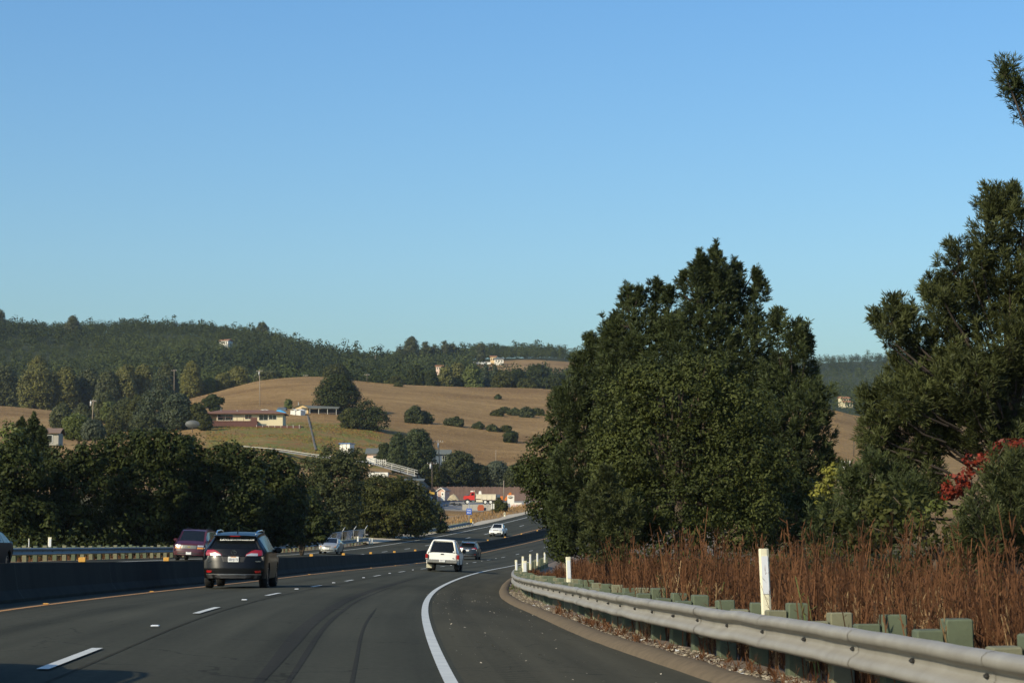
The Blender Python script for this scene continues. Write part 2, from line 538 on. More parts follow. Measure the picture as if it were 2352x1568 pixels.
# ------------------------------------------------------------------ terrain (heights read off the photograph at measured distances)
T_PX = [-900, -200, 0, 115, 300, 450, 600, 720, 850, 940, 1000, 1125, 1250, 1400, 1650, 1880, 1960, 2100, 2400, 3200]
T_ROWS = {
 # Z: row of the ground in the photo for each column above
 300: [1250, 1230, 1215, 1215, 1210, 1212, 1215, 1220, 1222, 1217, 1215, 1200, 1172, 1180, 1195, 1200, 1210, 1225, 1235, 1240],
 400: [1180, 1170, 1160, 1155, 1150, 1150, 1150, 1155, 1160, 1150, 1182, 1188, 1178, 1140, 1135, 1105, 1110, 1130, 1150, 1160],
 445: [1160, 1140, 1125, 1122, 1112, 1110, 1110, 1115, 1108, 1105, 1167, 1170, 1164, 1130, 1110, 1085, 1090, 1105, 1120, 1130],
 500: [1120, 1100, 1088, 1085, 1075, 1070, 1065, 1072, 1076, 1075, 1151, 1151, 1146, 1120, 1080, 1040, 1048, 1070, 1090, 1100],
 540: [1090, 1070, 1058, 1055, 1045, 1035, 1030, 1042, 1058, 1058, 1095, 1110, 1110, 1090, 1050, 1005, 1015, 1035, 1060, 1070],
 600: [1040, 1022, 1012, 1010, 1005, 988, 990, 998, 1015, 1035, 1045, 1060, 1062, 1050, 1015, 965, 978, 1000, 1025, 1040],
 640: [1020, 1000, 995, 995, 985, 968, 972, 975, 985, 1003, 1012, 1028, 1035, 1025, 990, 945, 958, 982, 1010, 1020],
 690: [1000, 985, 983, 985, 978, 952, 946, 948, 956, 968, 975, 992, 1000, 998, 975, 940, 955, 985, 1010, 1015],
 740: [980, 965, 967, 972, 968, 934, 923, 920, 927, 937, 943, 958, 966, 970, 965, 945, 962, 995, 1015, 1015],
 800: [960, 946, 950, 958, 955, 915, 896, 890, 897, 905, 910, 923, 930, 945, 958, 955, 975, 1000, 1015, 1012],
 860: [945, 933, 935, 946, 952, 915, 878, 872, 880, 885, 888, 896, 902, 925, 955, 965, 985, 1005, 1012, 1005],
 910: [950, 940, 940, 952, 955, 925, 882, 869, 877, 881, 884, 889, 893, 915, 955, 970, 990, 1005, 1005, 1000],
 980: [955, 950, 950, 958, 955, 940, 905, 890, 893, 895, 897, 900, 903, 915, 950, 968, 985, 995, 995, 990],
 1080: [930, 925, 925, 928, 925, 920, 915, 912, 910, 911, 912, 912, 912, 918, 940, 955, 970, 975, 975, 970],
 1220: [870, 865, 868, 872, 872, 872, 878, 880, 885, 889, 892, 895, 897, 902, 920, 940, 950, 952, 950, 945],
 1380: [800, 800, 805, 812, 815, 818, 828, 838, 852, 862, 868, 872, 874, 880, 905, 928, 938, 938, 935, 930],
 1500: [768, 764, 772, 778, 775, 780, 792, 822, 848, 856, 852, 854, 853, 862, 895, 920, 930, 928, 920, 918],
 1560: [762, 758, 764, 768, 766, 772, 785, 822, 850, 852, 846, 844, 842, 852, 890, 915, 925, 922, 915, 910],
 1640: [775, 770, 775, 775, 772, 778, 790, 826, 848, 846, 838, 833, 830, 845, 885, 910, 918, 915, 908, 905],
 1720: [790, 790, 790, 788, 786, 790, 802, 825, 838, 834, 832, 823, 820, 835, 880, 905, 912, 908, 902, 898],
 1850: [820, 820, 820, 818, 816, 820, 830, 845, 850, 843, 838, 830, 830, 842, 872, 895, 900, 896, 890, 885],
 2100: [850, 850, 850, 850, 850, 850, 855, 860, 865, 861, 858, 855, 852, 855, 862, 875, 876, 872, 866, 862],
 2500: [870, 870, 870, 870, 870, 870, 872, 872, 872, 871, 870, 868, 862, 856, 848, 842, 838, 836, 836, 838],
 2700: [880, 880, 880, 880, 880, 880, 880, 880, 880, 879, 878, 874, 866, 856, 842, 836, 832, 830, 830, 832],
 3200: [920, 920, 920, 920, 920, 920, 920, 920, 920, 917, 915, 910, 905, 895, 885, 880, 878, 876, 876, 880],
}
T_Z = sorted(T_ROWS)
T_H = np.array([[at(px, py, Z).z for px, py in zip(T_PX, T_ROWS[Z])] for Z in T_Z])

def _cr(p0, p1, p2, p3, t):
    # Catmull-Rom with limited tangents
    m1 = (p2 - p0) * .5; m2 = (p3 - p1) * .5
    d = p2 - p1
    lim = 1.6 * np.abs(d) + 1e-6
    m1 = np.clip(m1, -lim, lim); m2 = np.clip(m2, -lim, lim)
    t2 = t * t; t3 = t2 * t
    return (2 * t3 - 3 * t2 + 1) * p1 + (t3 - 2 * t2 + t) * m1 + (-2 * t3 + 3 * t2) * p2 + (t3 - t2) * m2

_px = np.array(T_PX, float); _tz = np.array(T_Z, float)
def table_h(X, Y):
    X = np.asarray(X, float); Y = np.asarray(Y, float)
    px = PW / 2 + 4840.0 * X / np.maximum(Y, 120)
    px = np.clip(px, _px[0], _px[-1]); Yc = np.clip(Y, _tz[0], _tz[-1])
    i = np.clip(np.searchsorted(_px, px) - 1, 0, len(_px) - 2)
    j = np.clip(np.searchsorted(_tz, Yc) - 1, 0, len(_tz) - 2)
    tx = (px - _px[i]) / (_px[i + 1] - _px[i]); ty = (Yc - _tz[j]) / (_tz[j + 1] - _tz[j])
    def row(jj):
        jj = np.clip(jj, 0, len(_tz) - 1)
        g = lambda k: T_H[jj, np.clip(k, 0, len(_px) - 1)]
        return _cr(g(i - 1), g(i), g(i + 1), g(i + 2), tx)
    return _cr(row(j - 1), row(j), row(j + 1), row(j + 2), ty)

def ground(X, Y):
    """height of the ground anywhere"""
    X = np.atleast_1d(np.asarray(X, float)); Y = np.atleast_1d(np.asarray(Y, float))
    Yc = np.clip(Y, -60, 450)
    h = Dh(Yc)
    o = (X - Dx(Yc)) * np.cos(h)
    dz = Dz(Yc)
    left = dz - BAR * superL(Yc) + .44 + stepL(Yc) - .1 + .018 * np.clip(-o - 16, 0, 80)
    right = CZ + curbZ_rel(Yc) - .25 - .08 * np.clip(o - 7, 0, 12)
    mid = dz - .8
    cor = np.where(o < -15.6, left, np.where(o > 7, right, mid))
    # keep the sheet below the road strips near the corridor
    cor = cor - .35 * (1 - smooth01(np.abs(o + 4), 20, 34))
    wc_far = 1 - smooth01(np.abs(o + 4), 16, 30)
    k = smooth01(Y, 235, 330)
    wc = 1 - k * (1 - wc_far)
    wc = wc * (1 - smooth01(Y, 430, 470))
    back = 55 * smooth01(-Y, 120, 600) + 4 * np.sin(X * .02) * smooth01(-Y, 120, 300)  # unseen hill added behind the camera for dark reflections in car paint
    cor = cor + back
    n = .35 * np.sin(X * .045 + Y * .021) + .25 * np.sin(X * .09 - Y * .06) + .5 * np.sin(X * .017 + 1.3) * np.sin(Y * .013)
    return cor * wc + (table_h(X, Y) + n * smooth01(Y, 560, 640)) * (1 - wc)

def gz(x, y): return float(ground(x, y)[0])
def on_ground(px, Y, dx=0.0):
    x = (px - PW / 2) / 4840.0 * Y + dx
    return Vector((x, Y, gz(x, Y)))

# one sheet to the horizon
gy = np.concatenate([np.arange(-900, -60, 40.0), np.arange(-60, 240, 6.0), np.arange(240, 1000, 7.0), np.arange(1000, 1900, 16.0), np.linspace(1900, 3400, 50)])
gs = np.linspace(-1, 1, 300)
SX = []
for Y in gy:
    W = 190 + .62 * max(Y, 0) + .9 * max(-Y - 60, 0)
    SX.append(np.sign(gs) * (np.abs(gs) ** 1.15) * W + 0.0)
SX = np.array(SX)
GY = np.repeat(gy[:, None], len(gs), 1)
GZ = ground(SX.ravel(), GY.ravel()).reshape(SX.shape)
verts = np.stack([SX, GY, GZ], -1).reshape(-1, 3)
ny_, nx_ = SX.shape
idx = np.arange(ny_ * nx_).reshape(ny_, nx_)
quads = np.stack([idx[:-1, :-1], idx[:-1, 1:], idx[1:, 1:], idx[1:, :-1]], -1).reshape(-1, 4)

def np_mesh(name, verts, quads, smooth=False, face_attr=None):
    me = bpy.data.meshes.new(name)
    n, f = len(verts), len(quads)
    k = quads.shape[1]
    me.vertices.add(n); me.vertices.foreach_set("co", np.ascontiguousarray(verts, dtype=np.float32).ravel())
    me.loops.add(f * k); me.loops.foreach_set("vertex_index", np.ascontiguousarray(quads, dtype=np.int32).ravel())
    me.polygons.add(f); me.polygons.foreach_set("loop_start", np.arange(0, f * k, k, dtype=np.int32))
    if smooth: me.polygons.foreach_set("use_smooth", np.ones(f, dtype=bool))
    if face_attr is not None:
        a = me.attributes.new("lv", 'FLOAT', 'FACE')
        a.data.foreach_set("value", np.ascontiguousarray(face_attr, dtype=np.float32))
    me.update(calc_edges=True)
    return me

def hill_material():
    m, nt, b = nt_new("dry_hill_grass")
    L = nt.links.new
    tc = nt.nodes.new("ShaderNodeTexCoord")
    def noise(scale, detail=5, rough=.6, stretch=None, rot=0):
        mp = nt.nodes.new("ShaderNodeMapping")
        if stretch: mp.inputs["Scale"].default_value = stretch
        mp.inputs["Rotation"].default_value = (0, 0, rot)
        L(tc.outputs["Object"], mp.inputs["Vector"])
        n = nt.nodes.new("ShaderNodeTexNoise"); n.inputs["Scale"].default_value = scale
        n.inputs["Detail"].default_value = detail; n.inputs["Roughness"].default_value = rough
        L(mp.outputs[0], n.inputs["Vector"]); return n.outputs["Fac"]
    def ramp(f, stops):
        r = nt.nodes.new("ShaderNodeValToRGB"); e = r.color_ramp.elements
        e[0].position, e[0].color = stops[0][0], rgba(stops[0][1])
        e[1].position, e[1].color = stops[-1][0], rgba(stops[-1][1])
        for p, c in stops[1:-1]:
            x = e.new(p); x.color = rgba(c)
        L(f, r.inputs["Fac"]); return r.outputs["Color"]
    def mixc(f, a, b_, mode='MIX'):
        x = nt.nodes.new("ShaderNodeMix"); x.data_type = 'RGBA'; x.blend_type = mode
        if isinstance(f, float): x.inputs[0].default_value = f
        else: L(f, x.inputs[0])
        for sck, v in ((x.inputs[6], a), (x.inputs[7], b_)):
            if isinstance(v, tuple): sck.default_value = rgba(v)
            else: L(v, sck)
        return x.outputs[2]
    big = noise(.022, 5, .6, (.8, 1.6, 1), .5)
    mid = noise(.10, 7, .68, (.8, 1.25, 1), .5)
    fine = noise(.7, 10, .8)
    base = ramp(mid, [(.30, (.232, .146, .060)), (.48, (.282, .182, .076)), (.70, (.33, .218, .095))])
    tone = ramp(big, [(.36, (.60, .55, .52)), (.60, (1.0, 1.0, 1.0))])
    c = mixc(.85, base, tone, 'MULTIPLY')
    fi = ramp(fine, [(.32, (.48, .45, .40)), (.66, (1.2, 1.2, 1.2))])
    c = mixc(.8, c, fi, 'MULTIPLY')
    at_ = nt.nodes.new("ShaderNodeAttribute"); at_.attribute_name = "cover"
    sp = nt.nodes.new("ShaderNodeSeparateColor"); L(at_.outputs["Color"], sp.inputs[0])
    # red = ice plant and green ground cover, green = gravel, blue = woodland floor
    gcov = ramp(noise(.3, 8, .75), [(.40, (.25, .10, .033)), (.47, (.18, .125, .035)), (.535, (.10, .125, .028)), (.62, (.17, .17, .045))])
    patch = noise(.13, 6, .7, (1, 1.0, 1), -.5)
    pm = nt.nodes.new("ShaderNodeMath"); pm.operation = 'MULTIPLY_ADD'; pm.use_clamp = True
    L(patch, pm.inputs[0]); pm.inputs[1].default_value = 7; pm.inputs[2].default_value = -2.7
    mm = nt.nodes.new("ShaderNodeMath"); mm.operation = 'MULTIPLY'; L(pm.outputs[0], mm.inputs[0]); L(sp.outputs[0], mm.inputs[1])
    c = mixc(mm.outputs[0], c, gcov)
    grav = ramp(noise(2.0, 5), [(.3, (.2, .195, .18)), (.7, (.32, .31, .285))])
    c = mixc(sp.outputs[1], c, grav)
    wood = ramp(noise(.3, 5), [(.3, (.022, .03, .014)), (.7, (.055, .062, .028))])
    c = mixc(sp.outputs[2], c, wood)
    L(c, b.inputs["Base Color"])
    b.inputs["Roughness"].default_value = .95
    b.inputs["Specular IOR Level"].default_value = .1
    bp = nt.nodes.new("ShaderNodeBump"); bp.inputs["Strength"].default_value = .35; bp.inputs["Distance"].default_value = .35
    L(mid, bp.inputs["Height"])
    bp2 = nt.nodes.new("ShaderNodeBump"); bp2.inputs["Strength"].default_value = .6; bp2.inputs["Distance"].default_value = .12
    L(fine, bp2.inputs["Height"]); L(bp.outputs[0], bp2.inputs["Normal"]); L(bp2.outputs[0], b.inputs["Normal"])
    return m

def field(X, Y):
    """1 where the far slopes are open brown field instead of woodland"""
    px = PW / 2 + 4840.0 * X / np.maximum(Y, 1)
    a = (px > 1085) & (px < 1330) & (Y > 1350) & (Y < 1660)
    b_ = (px > 2070) & (px < 2110) & (Y > 1700) & (Y < 1800)
    return a | b_

def wooded(X, Y):
    px = PW / 2 + 4840.0 * X / np.maximum(Y, 1)
    return (Y > 975) & (~field(X, Y)) & ~((px > 1600) & (Y < 1150))

Xf, Yf = SX.ravel(), GY.ravel()
pxf = PW / 2 + 4840.0 * Xf / np.maximum(Yf, 1)
cov = np.zeros((len(Xf), 4), np.float32); cov[:, 3] = 1
ice = smooth01(Yf, 490, 510) * (1 - smooth01(Yf, 650, 665)) * smooth01(pxf, 455, 490) * (1 - smooth01(pxf, 850, 960))
cov[:, 0] = ice
cov[:, 1] = smooth01(Yf, 432, 440) * (1 - smooth01(Yf, 515, 522)) * smooth01(pxf, 960, 985) * (1 - smooth01(pxf, 1290, 1320))
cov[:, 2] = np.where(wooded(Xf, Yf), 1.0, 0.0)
# dark woodland floor on the added hill behind and under the roadside trees
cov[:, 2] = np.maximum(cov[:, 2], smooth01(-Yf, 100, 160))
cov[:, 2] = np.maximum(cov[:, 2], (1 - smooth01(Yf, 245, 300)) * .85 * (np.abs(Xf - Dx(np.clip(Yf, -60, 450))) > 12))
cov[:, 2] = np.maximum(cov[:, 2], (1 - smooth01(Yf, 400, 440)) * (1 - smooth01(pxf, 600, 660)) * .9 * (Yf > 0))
me = np_mesh("terrain", verts, quads, smooth=True)
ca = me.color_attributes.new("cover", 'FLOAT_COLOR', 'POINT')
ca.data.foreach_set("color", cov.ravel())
M_hill = hill_material()
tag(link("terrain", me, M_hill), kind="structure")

rows = []
M_verge = mat("verge_grass", (.30, .20, .09), .95, c2=(.15, .09, .04), scale=1.4, bump=.5, mix=1.0)
for Y in [y for y in YS if y < 420]:
    base = rpos(Y, PAVE_L)
    h = float(Dh(Y)); nx, ny = math.cos(h), -math.sin(h)
    r = []
    for a, b in ((.02, -.01), (-.5, -.02), (-1.2, -.05), (-3, -.1), (-8, -.15), (-20, -.1)):
        j = .06 * math.sin(Y * .9 + a * 2) * min(1, -a)
        x_, y_ = base.x + a * nx, base.y + a * ny
        t_ = float(smooth01(-a, 2, 9))
        r.append((x_, y_, (base.z + b + j) * (1 - t_) + (gz(x_, y_) + .05) * t_))
    rows.append(r)
tag(MB().sheet(rows).build("left_verge", M_verge, smooth=True, fix=False), kind="structure")

# ------------------------------------------------------------------ foliage
M_bark = mat("bark", (.11, .08, .055), .95, c2=(.05, .038, .028), scale=6, bump=.5, mix=1.0)
M_bark_pale = mat("pale_bark", (.33, .27, .21), .9, c2=(.17, .13, .1), scale=5, bump=.3, mix=1.0)
L_oak = leaf_mat("oak_leaves", (.012, .018, .005), (.058, .071, .018), spec=.1)
L_oak_warm = leaf_mat("olive_oak_leaves", (.020, .024, .006), (.082, .086, .022), spec=.1)
L_grey = leaf_mat("grey_oak_leaves", (.020, .026, .009), (.086, .096, .036), spec=.1)
L_euc = leaf_mat("eucalyptus_leaves", (.040, .044, .010), (.185, .175, .040))
L_eucd = leaf_mat("dark_eucalyptus_leaves", (.022, .029, .010), (.105, .112, .034))
L_lime = leaf_mat("bright_leaves", (.04, .055, .012), (.14, .16, .035))
L_yel = leaf_mat("yellow_leaves", (.07, .075, .012), (.30, .28, .045))
L_red = leaf_mat("red_leaves", (.06, .010, .004), (.27, .036, .014))
L_silver = leaf_mat("silver_leaves", (.04, .05, .03), (.12, .135, .085), spec=.1)
L_pine = leaf_mat("pine_needles", (.015, .022, .008), (.072, .090, .029), trans=.1, rough=.6, spec=.2)
L_pine_b = leaf_mat("sunlit_pine_needles", (.020, .026, .009), (.086, .098, .031), trans=.1, rough=.6, spec=.2)  # paler copy of the pine needles, with sunlight put into the colour
L_broad = leaf_mat("broad_leaves", (.015, .021, .005), (.085, .098, .024), trans=.15, rough=.6, spec=.15)
L_cedar = leaf_mat("cedar_needles", (.016, .026, .012), (.07, .085, .036), trans=.08)

def unit(n, r=None):
    r = rng if r is None else r
    v = r.normal(size=(n, 3)); return v / np.linalg.norm(v, axis=1, keepdims=True)

def leaf_quads(P, size, r, nrm=None, nbias=.6, aspect=.62, jit=.35):
    """one small bent leaf card (two triangles' worth) per point, loosely facing nrm"""
    n = len(P)
    N = unit(n, r)
    if nrm is not None:
        N = N * (1 - nbias) + nrm * nbias
        N /= np.linalg.norm(N, axis=1, keepdims=True) + 1e-9
    A = np.cross(N, unit(n, r)); A /= np.linalg.norm(A, axis=1, keepdims=True) + 1e-9
    B = np.cross(N, A)
    s = (size * (1 + jit * r.uniform(-1, 1, n)))[:, None]
    a, b = A * s * .5, B * s * .5 * aspect
    V = np.stack([P - a, P - b * .9 + a * .1, P + a, P + b], 1)   # a pointed leaf shape
    return V.reshape(-1, 3)

def blob_points(blobs, dens, r, inner=.25):
    """points in lumpy shells of ellipsoids; each blob = (cx,cy,cz,rx,ry,rz)"""
    Ps, Ns = [], []
    for (cx, cy, cz, rx, ry, rz) in blobs:
        area = 4 * math.pi * ((rx * ry) ** 1.6 / 3 + (rx * rz) ** 1.6 / 3 + (ry * rz) ** 1.6 / 3) ** (1 / 1.6)
        n = max(20, int(area * dens))
        d = unit(n, r)
        # lumps: the shell swells and sinks
        k = unit(7, r) * 2.6; ph = r.uniform(0, 6.28, 7)
        lump = np.zeros(n)
        for q in range(7): lump += np.sin(d @ k[q] * 1.7 + ph[q])
        rad = .9 + .05 * lump + r.normal(0, .05, n)
        deep = r.random(n) < inner
        rad = np.where(deep, rad * r.uniform(.45, .95, n), rad)
        Ps.append(np.stack([cx + d[:, 0] * rx * rad, cy + d[:, 1] * ry * rad, cz + d[:, 2] * rz * rad], 1))
        Ns.append(d)
    return np.concatenate(Ps), np.concatenate(Ns)

def clumped(blobs, r, clump_r, n_clumps_per_m2, leaves_per_clump, flat=.75):
    """small leafy tufts set over the blobs' surfaces: leaf positions, outward normals and a value per leaf"""
    C, N = blob_points(blobs, n_clumps_per_m2, r, inner=.18)
    m = len(C)
    cr = clump_r * r.uniform(.55, 1.35, m)
    val = r.uniform(0, 1, m)
    L = leaves_per_clump
    d = unit(m * L, r)
    rad = np.repeat(cr, L)[:, None] * (r.uniform(.35, 1, m * L) ** .6)[:, None]
    off = d * rad; off[:, 2] *= flat
    P = np.repeat(C, L, 0) + off
    NN = np.repeat(N, L, 0) * .35 + d * .65 + np.array([0, 0, .25])
    NN /= np.linalg.norm(NN, axis=1, keepdims=True)
    lv = np.repeat(val, L) * .6 + r.uniform(0, 1, m * L) * .4
    return P, NN, lv

def leaf_obj(name, P, N, lv, size, material, parent, r, nbias=.68, aspect=.62):
    V = leaf_quads(P, size, r, N, nbias, aspect)
    q = np.arange(len(V), dtype=np.int32).reshape(-1, 4)
    me = np_mesh(name, V, q, face_attr=lv)
    return link(name, me, material, parent)

def limbs(base, tips, r0, r, mb=None, bend=.15):
    mb = mb or MB()
    for t in tips:
        t = Vector(t); b = Vector(base)
        pts = []
        for k in range(6):
            u = k / 5
            p = b.lerp(t, u)
            p.z += bend * (t - b).length * (u * (1 - u))
            p.x += r.normal(0, .04) * (t - b).length * u * (1 - u) * 2
            p.y += r.normal(0, .04) * (t - b).length * u * (1 - u) * 2
            pts.append(p)
        mb.tube(pts, [r0 * (1 - .85 * k / 5) for k in range(6)], 6)
    return mb

def broad_tree(name, label, cat, Y, blobs_px, base_px, base_y=None, leaf=.2, dens=1.0, clump=.45, lpc=22, material=None, group=None,
               seed=1, depth=.9, bark=None, trunk_r=.18, dY=0.0, flat=.75):
    """blobs_px: (px, py, rx_px, ry_px[, dY]) outlines of the crown's masses in the photo at distance Y"""
    r = np.random.default_rng(seed)
    mp = m_per_px(Y)
    bx = (base_px - PW / 2) / 4840.0 * Y
    bz = gz(bx, Y) if base_y is None else at(base_px, base_y, Y).z
    base = Vector((bx, Y, bz))
    root = empty(name, base, label=label, cat=cat, group=group)
    bl = []
    for q in blobs_px:
        p = at(q[0], q[1], Y) - base
        dy = q[4] if len(q) > 4 else 0
        bl.append((p.x, p.y + dy, p.z, q[2] * mp, q[2] * mp * depth, q[3] * mp))
    P, N, lv = clumped(bl, r, clump, dens, lpc, flat)
    keep = P[:, 2] > -.15
    leaf_obj("crown", P[keep], N[keep], lv[keep], leaf, material or L_oak, root, r)
    mb = MB()
    top = max(b[2] for b in bl)
    fork = Vector((r.normal(0, .1), r.normal(0, .1), max(.5, top * .32)))
    mb.tube([(0, 0, -.5), (0, 0, .1), fork * .5, fork], [trunk_r * 1.5, trunk_r * 1.15, trunk_r, trunk_r * .9], 8)
    tips = [(b[0] * .8, b[1] * .8, b[2] + .2 * b[5]) for b in bl]
    limbs(fork, tips, trunk_r * .75, r, mb)
    mb.build("trunk", bark or M_bark, root, smooth=True)
    return root

# ------------------------------------------------------------------ pines
def needle_tufts(C, D, length, width, per, r, spread=.9):
    """brushes of needles: per card a thin pointed blade leaning out of the shoot direction D"""
    m = len(C)
    d = np.repeat(D, per, 0); c = np.repeat(C, per, 0)
    side = unit(m * per, r)
    v = d + side * spread * r.uniform(.3, 1.1, m * per)[:, None]
    v /= np.linalg.norm(v, axis=1, keepdims=True)
    base = c + d * (r.uniform(-.5, .5, m * per) * length)[:, None]
    L = (length * r.uniform(.6, 1.15, m * per))[:, None]
    sd = np.cross(v, unit(m * per, r)); sd /= np.linalg.norm(sd, axis=1, keepdims=True) + 1e-9
    wv = sd * width * .5
    V = np.stack([base - wv * .5, base + v * L * .55 - wv, base + v * L, base + v * L * .5 + wv], 1).reshape(-1, 3)
    return V

def pine_tree(name, label, Y, leaders, base_px, base_y, seed=3, needle=.2, nw=.035, per=14, step=.42, slope=.42, rmax=2.6, low=None, material=None,
              group=None, tuft=1.0, depth=1.0, upsweep=.6, extra_blobs=(), trunk_r=.2):
    """leaders: (px_top, py_top, reach_px_max, py_bottom[, dY]) each an upright leader with whorls of upswept branches"""
    r = np.random.default_rng(seed)
    mp = m_per_px(Y)
    base = at(base_px, base_y, Y)
    root = empty(name, base, label=label, cat="tree", group=group)
    C, D, lv = [], [], []
    mb = MB()
    tall = max(at(l[0], l[1], Y).z for l in leaders) - base.z
    mb.tube([(0, 0, -.6), (0, 0, tall * .2), (0, 0, tall * .5)], [trunk_r * 1.3, trunk_r, trunk_r * .6], 8)
    for l in leaders:
        dY = l[4] if len(l) > 4 else 0
        top = at(l[0], l[1], Y) - base; top.y += dY
        bot = at(l[0], l[3], Y) - base; bot.y += dY
        reach = l[2] * mp
        Lh = top.z - bot.z
        mb.tube([(0, 0, max(.3, bot.z * .4)), (bot.x * .7, bot.y * .7, bot.z), (top.x, top.y, bot.z + Lh * .4), (top.x, top.y, top.z - .1)],
                [trunk_r * .5, trunk_r * .35, trunk_r * .18, .012], 6)
        # the leading shoot
        for q in np.arange(.12, min(.75, Lh), .07):
            C.append((top.x + r.normal(0, .02), top.y + r.normal(0, .02), top.z - q)); D.append((r.normal(0, .1), r.normal(0, .1), 1)); lv.append(.55)
        s = .35
        while s < Lh:
            rad = min(reach, .09 + .78 * slope * max(0.0, s - .5) ** 1.05)
            rad *= .66 + .46 * abs(math.sin(s * 2.0 + l[0])) ** .7
            nb = int(4 + rad * 2.2)
            a0 = r.uniform(0, 6.28)
            for k in range(nb):
                a = a0 + 6.283 * k / nb + r.normal(0, .25)
                ln = rad * r.uniform(.42, 1.25)
                dirv = np.array([math.cos(a), math.sin(a) * depth, 0])
                p0 = np.array([top.x, top.y, top.z - s - .1])
                up = upsweep * r.uniform(.6, 1.3)
                nt_ = max(1, int(ln / .22))
                bv = r.uniform(.1, .9)
                for t in np.linspace(.35, 1, nt_):
                    if t < .8 and r.random() < .25: continue
                    p = p0 + dirv * ln * t + np.array([0, 0, up * ln * t * t * .55])
                    p += r.normal(0, .07 + .05 * ln, 3)
                    dd = dirv * .8 + np.array([0, 0, .35 + .9 * t])
                    C.append(p); D.append(dd); lv.append(bv * .5 + .5 * r.random())
                    if t > .5:
                        for q in range(4 if t > .85 else 2):
                            C.append(p + r.normal(0, .15, 3)); D.append(dd + r.normal(0, .6, 3)); lv.append(bv * .5 + .5 * r.random())
                tip = p0 + dirv * ln + np.array([0, 0, up * ln * .55])
                for q in np.arange(0, .2 + .28 * r.random(), .06):
                    C.append(tip + np.array([r.normal(0, .015), r.normal(0, .015), .12 + q])); D.append(np.array([r.normal(0, .12), r.normal(0, .12), 1.0])); lv.append(bv * .6 + .4)
                for (cc, rr_, m_) in ((tip, .24, 13), (p0 + dirv * ln * .62 + np.array([0, 0, up * ln * .22]), .20, 8)):
                    uu = unit(m_, r)
                    for u_ in uu:
                        C.append(cc + u_ * rr_ * (.5 + .5 * min(1.6, ln))); D.append(u_ * .75 + dirv * .25 + np.array([0, 0, .55])); lv.append(bv * .75 + .25 * r.random())
                if k % 2 == 0 and ln > .8:
                    mb.tube([p0, p0 + dirv * ln * .6 + [0, 0, up * ln * .15], p0 + dirv * ln + [0, 0, up * ln * .5]], [.035, .025, .01], 4, cap=False)
            nf = int(20 * rad * step * tuft)
            if nf and rad > .3:
                aa = r.uniform(0, 6.283, nf); qq = r.uniform(.1, 1.0, nf) ** .7 * rad * .68
                for a_, q_ in zip(aa, qq):
                    dv = np.array([math.cos(a_), math.sin(a_) * depth, 0])
                    C.append(np.array([top.x, top.y, top.z - s - r.uniform(0, step) + q_ * .2]) + dv * q_); D.append(dv * .6 + r.normal(0, .3, 3) + np.array([0, 0, .6])); lv.append(r.random() * .7)
            s += step * r.uniform(.8, 1.2)
    for (px, py, rx, ry, dy) in extra_blobs:
        p = at(px, py, Y) - base
        b = [(p.x, p.y + dy, p.z, rx * mp, rx * mp * .8, ry * mp)]
        Q, N = blob_points(b, 14.0 * tuft, r, inner=.35)
        for a_, n_ in zip(Q, N):
            C.append(a_); D.append(n_ * .8 + np.array([0, 0, .6])); lv.append(r.random())
    C = np.array(C, float); D = np.array(D, float); D /= np.linalg.norm(D, axis=1, keepdims=True)
    V = needle_tufts(C, D, needle, nw, per, r)
    q = np.arange(len(V), dtype=np.int32).reshape(-1, 4)
    me = np_mesh("crown", V, q, face_attr=np.repeat(np.array(lv), per) * .7 + r.uniform(0, .3, len(lv) * per))
    link("crown", me, material or L_pine, root)
    mb.build("trunk", M_bark, root, smooth=True)
    return root

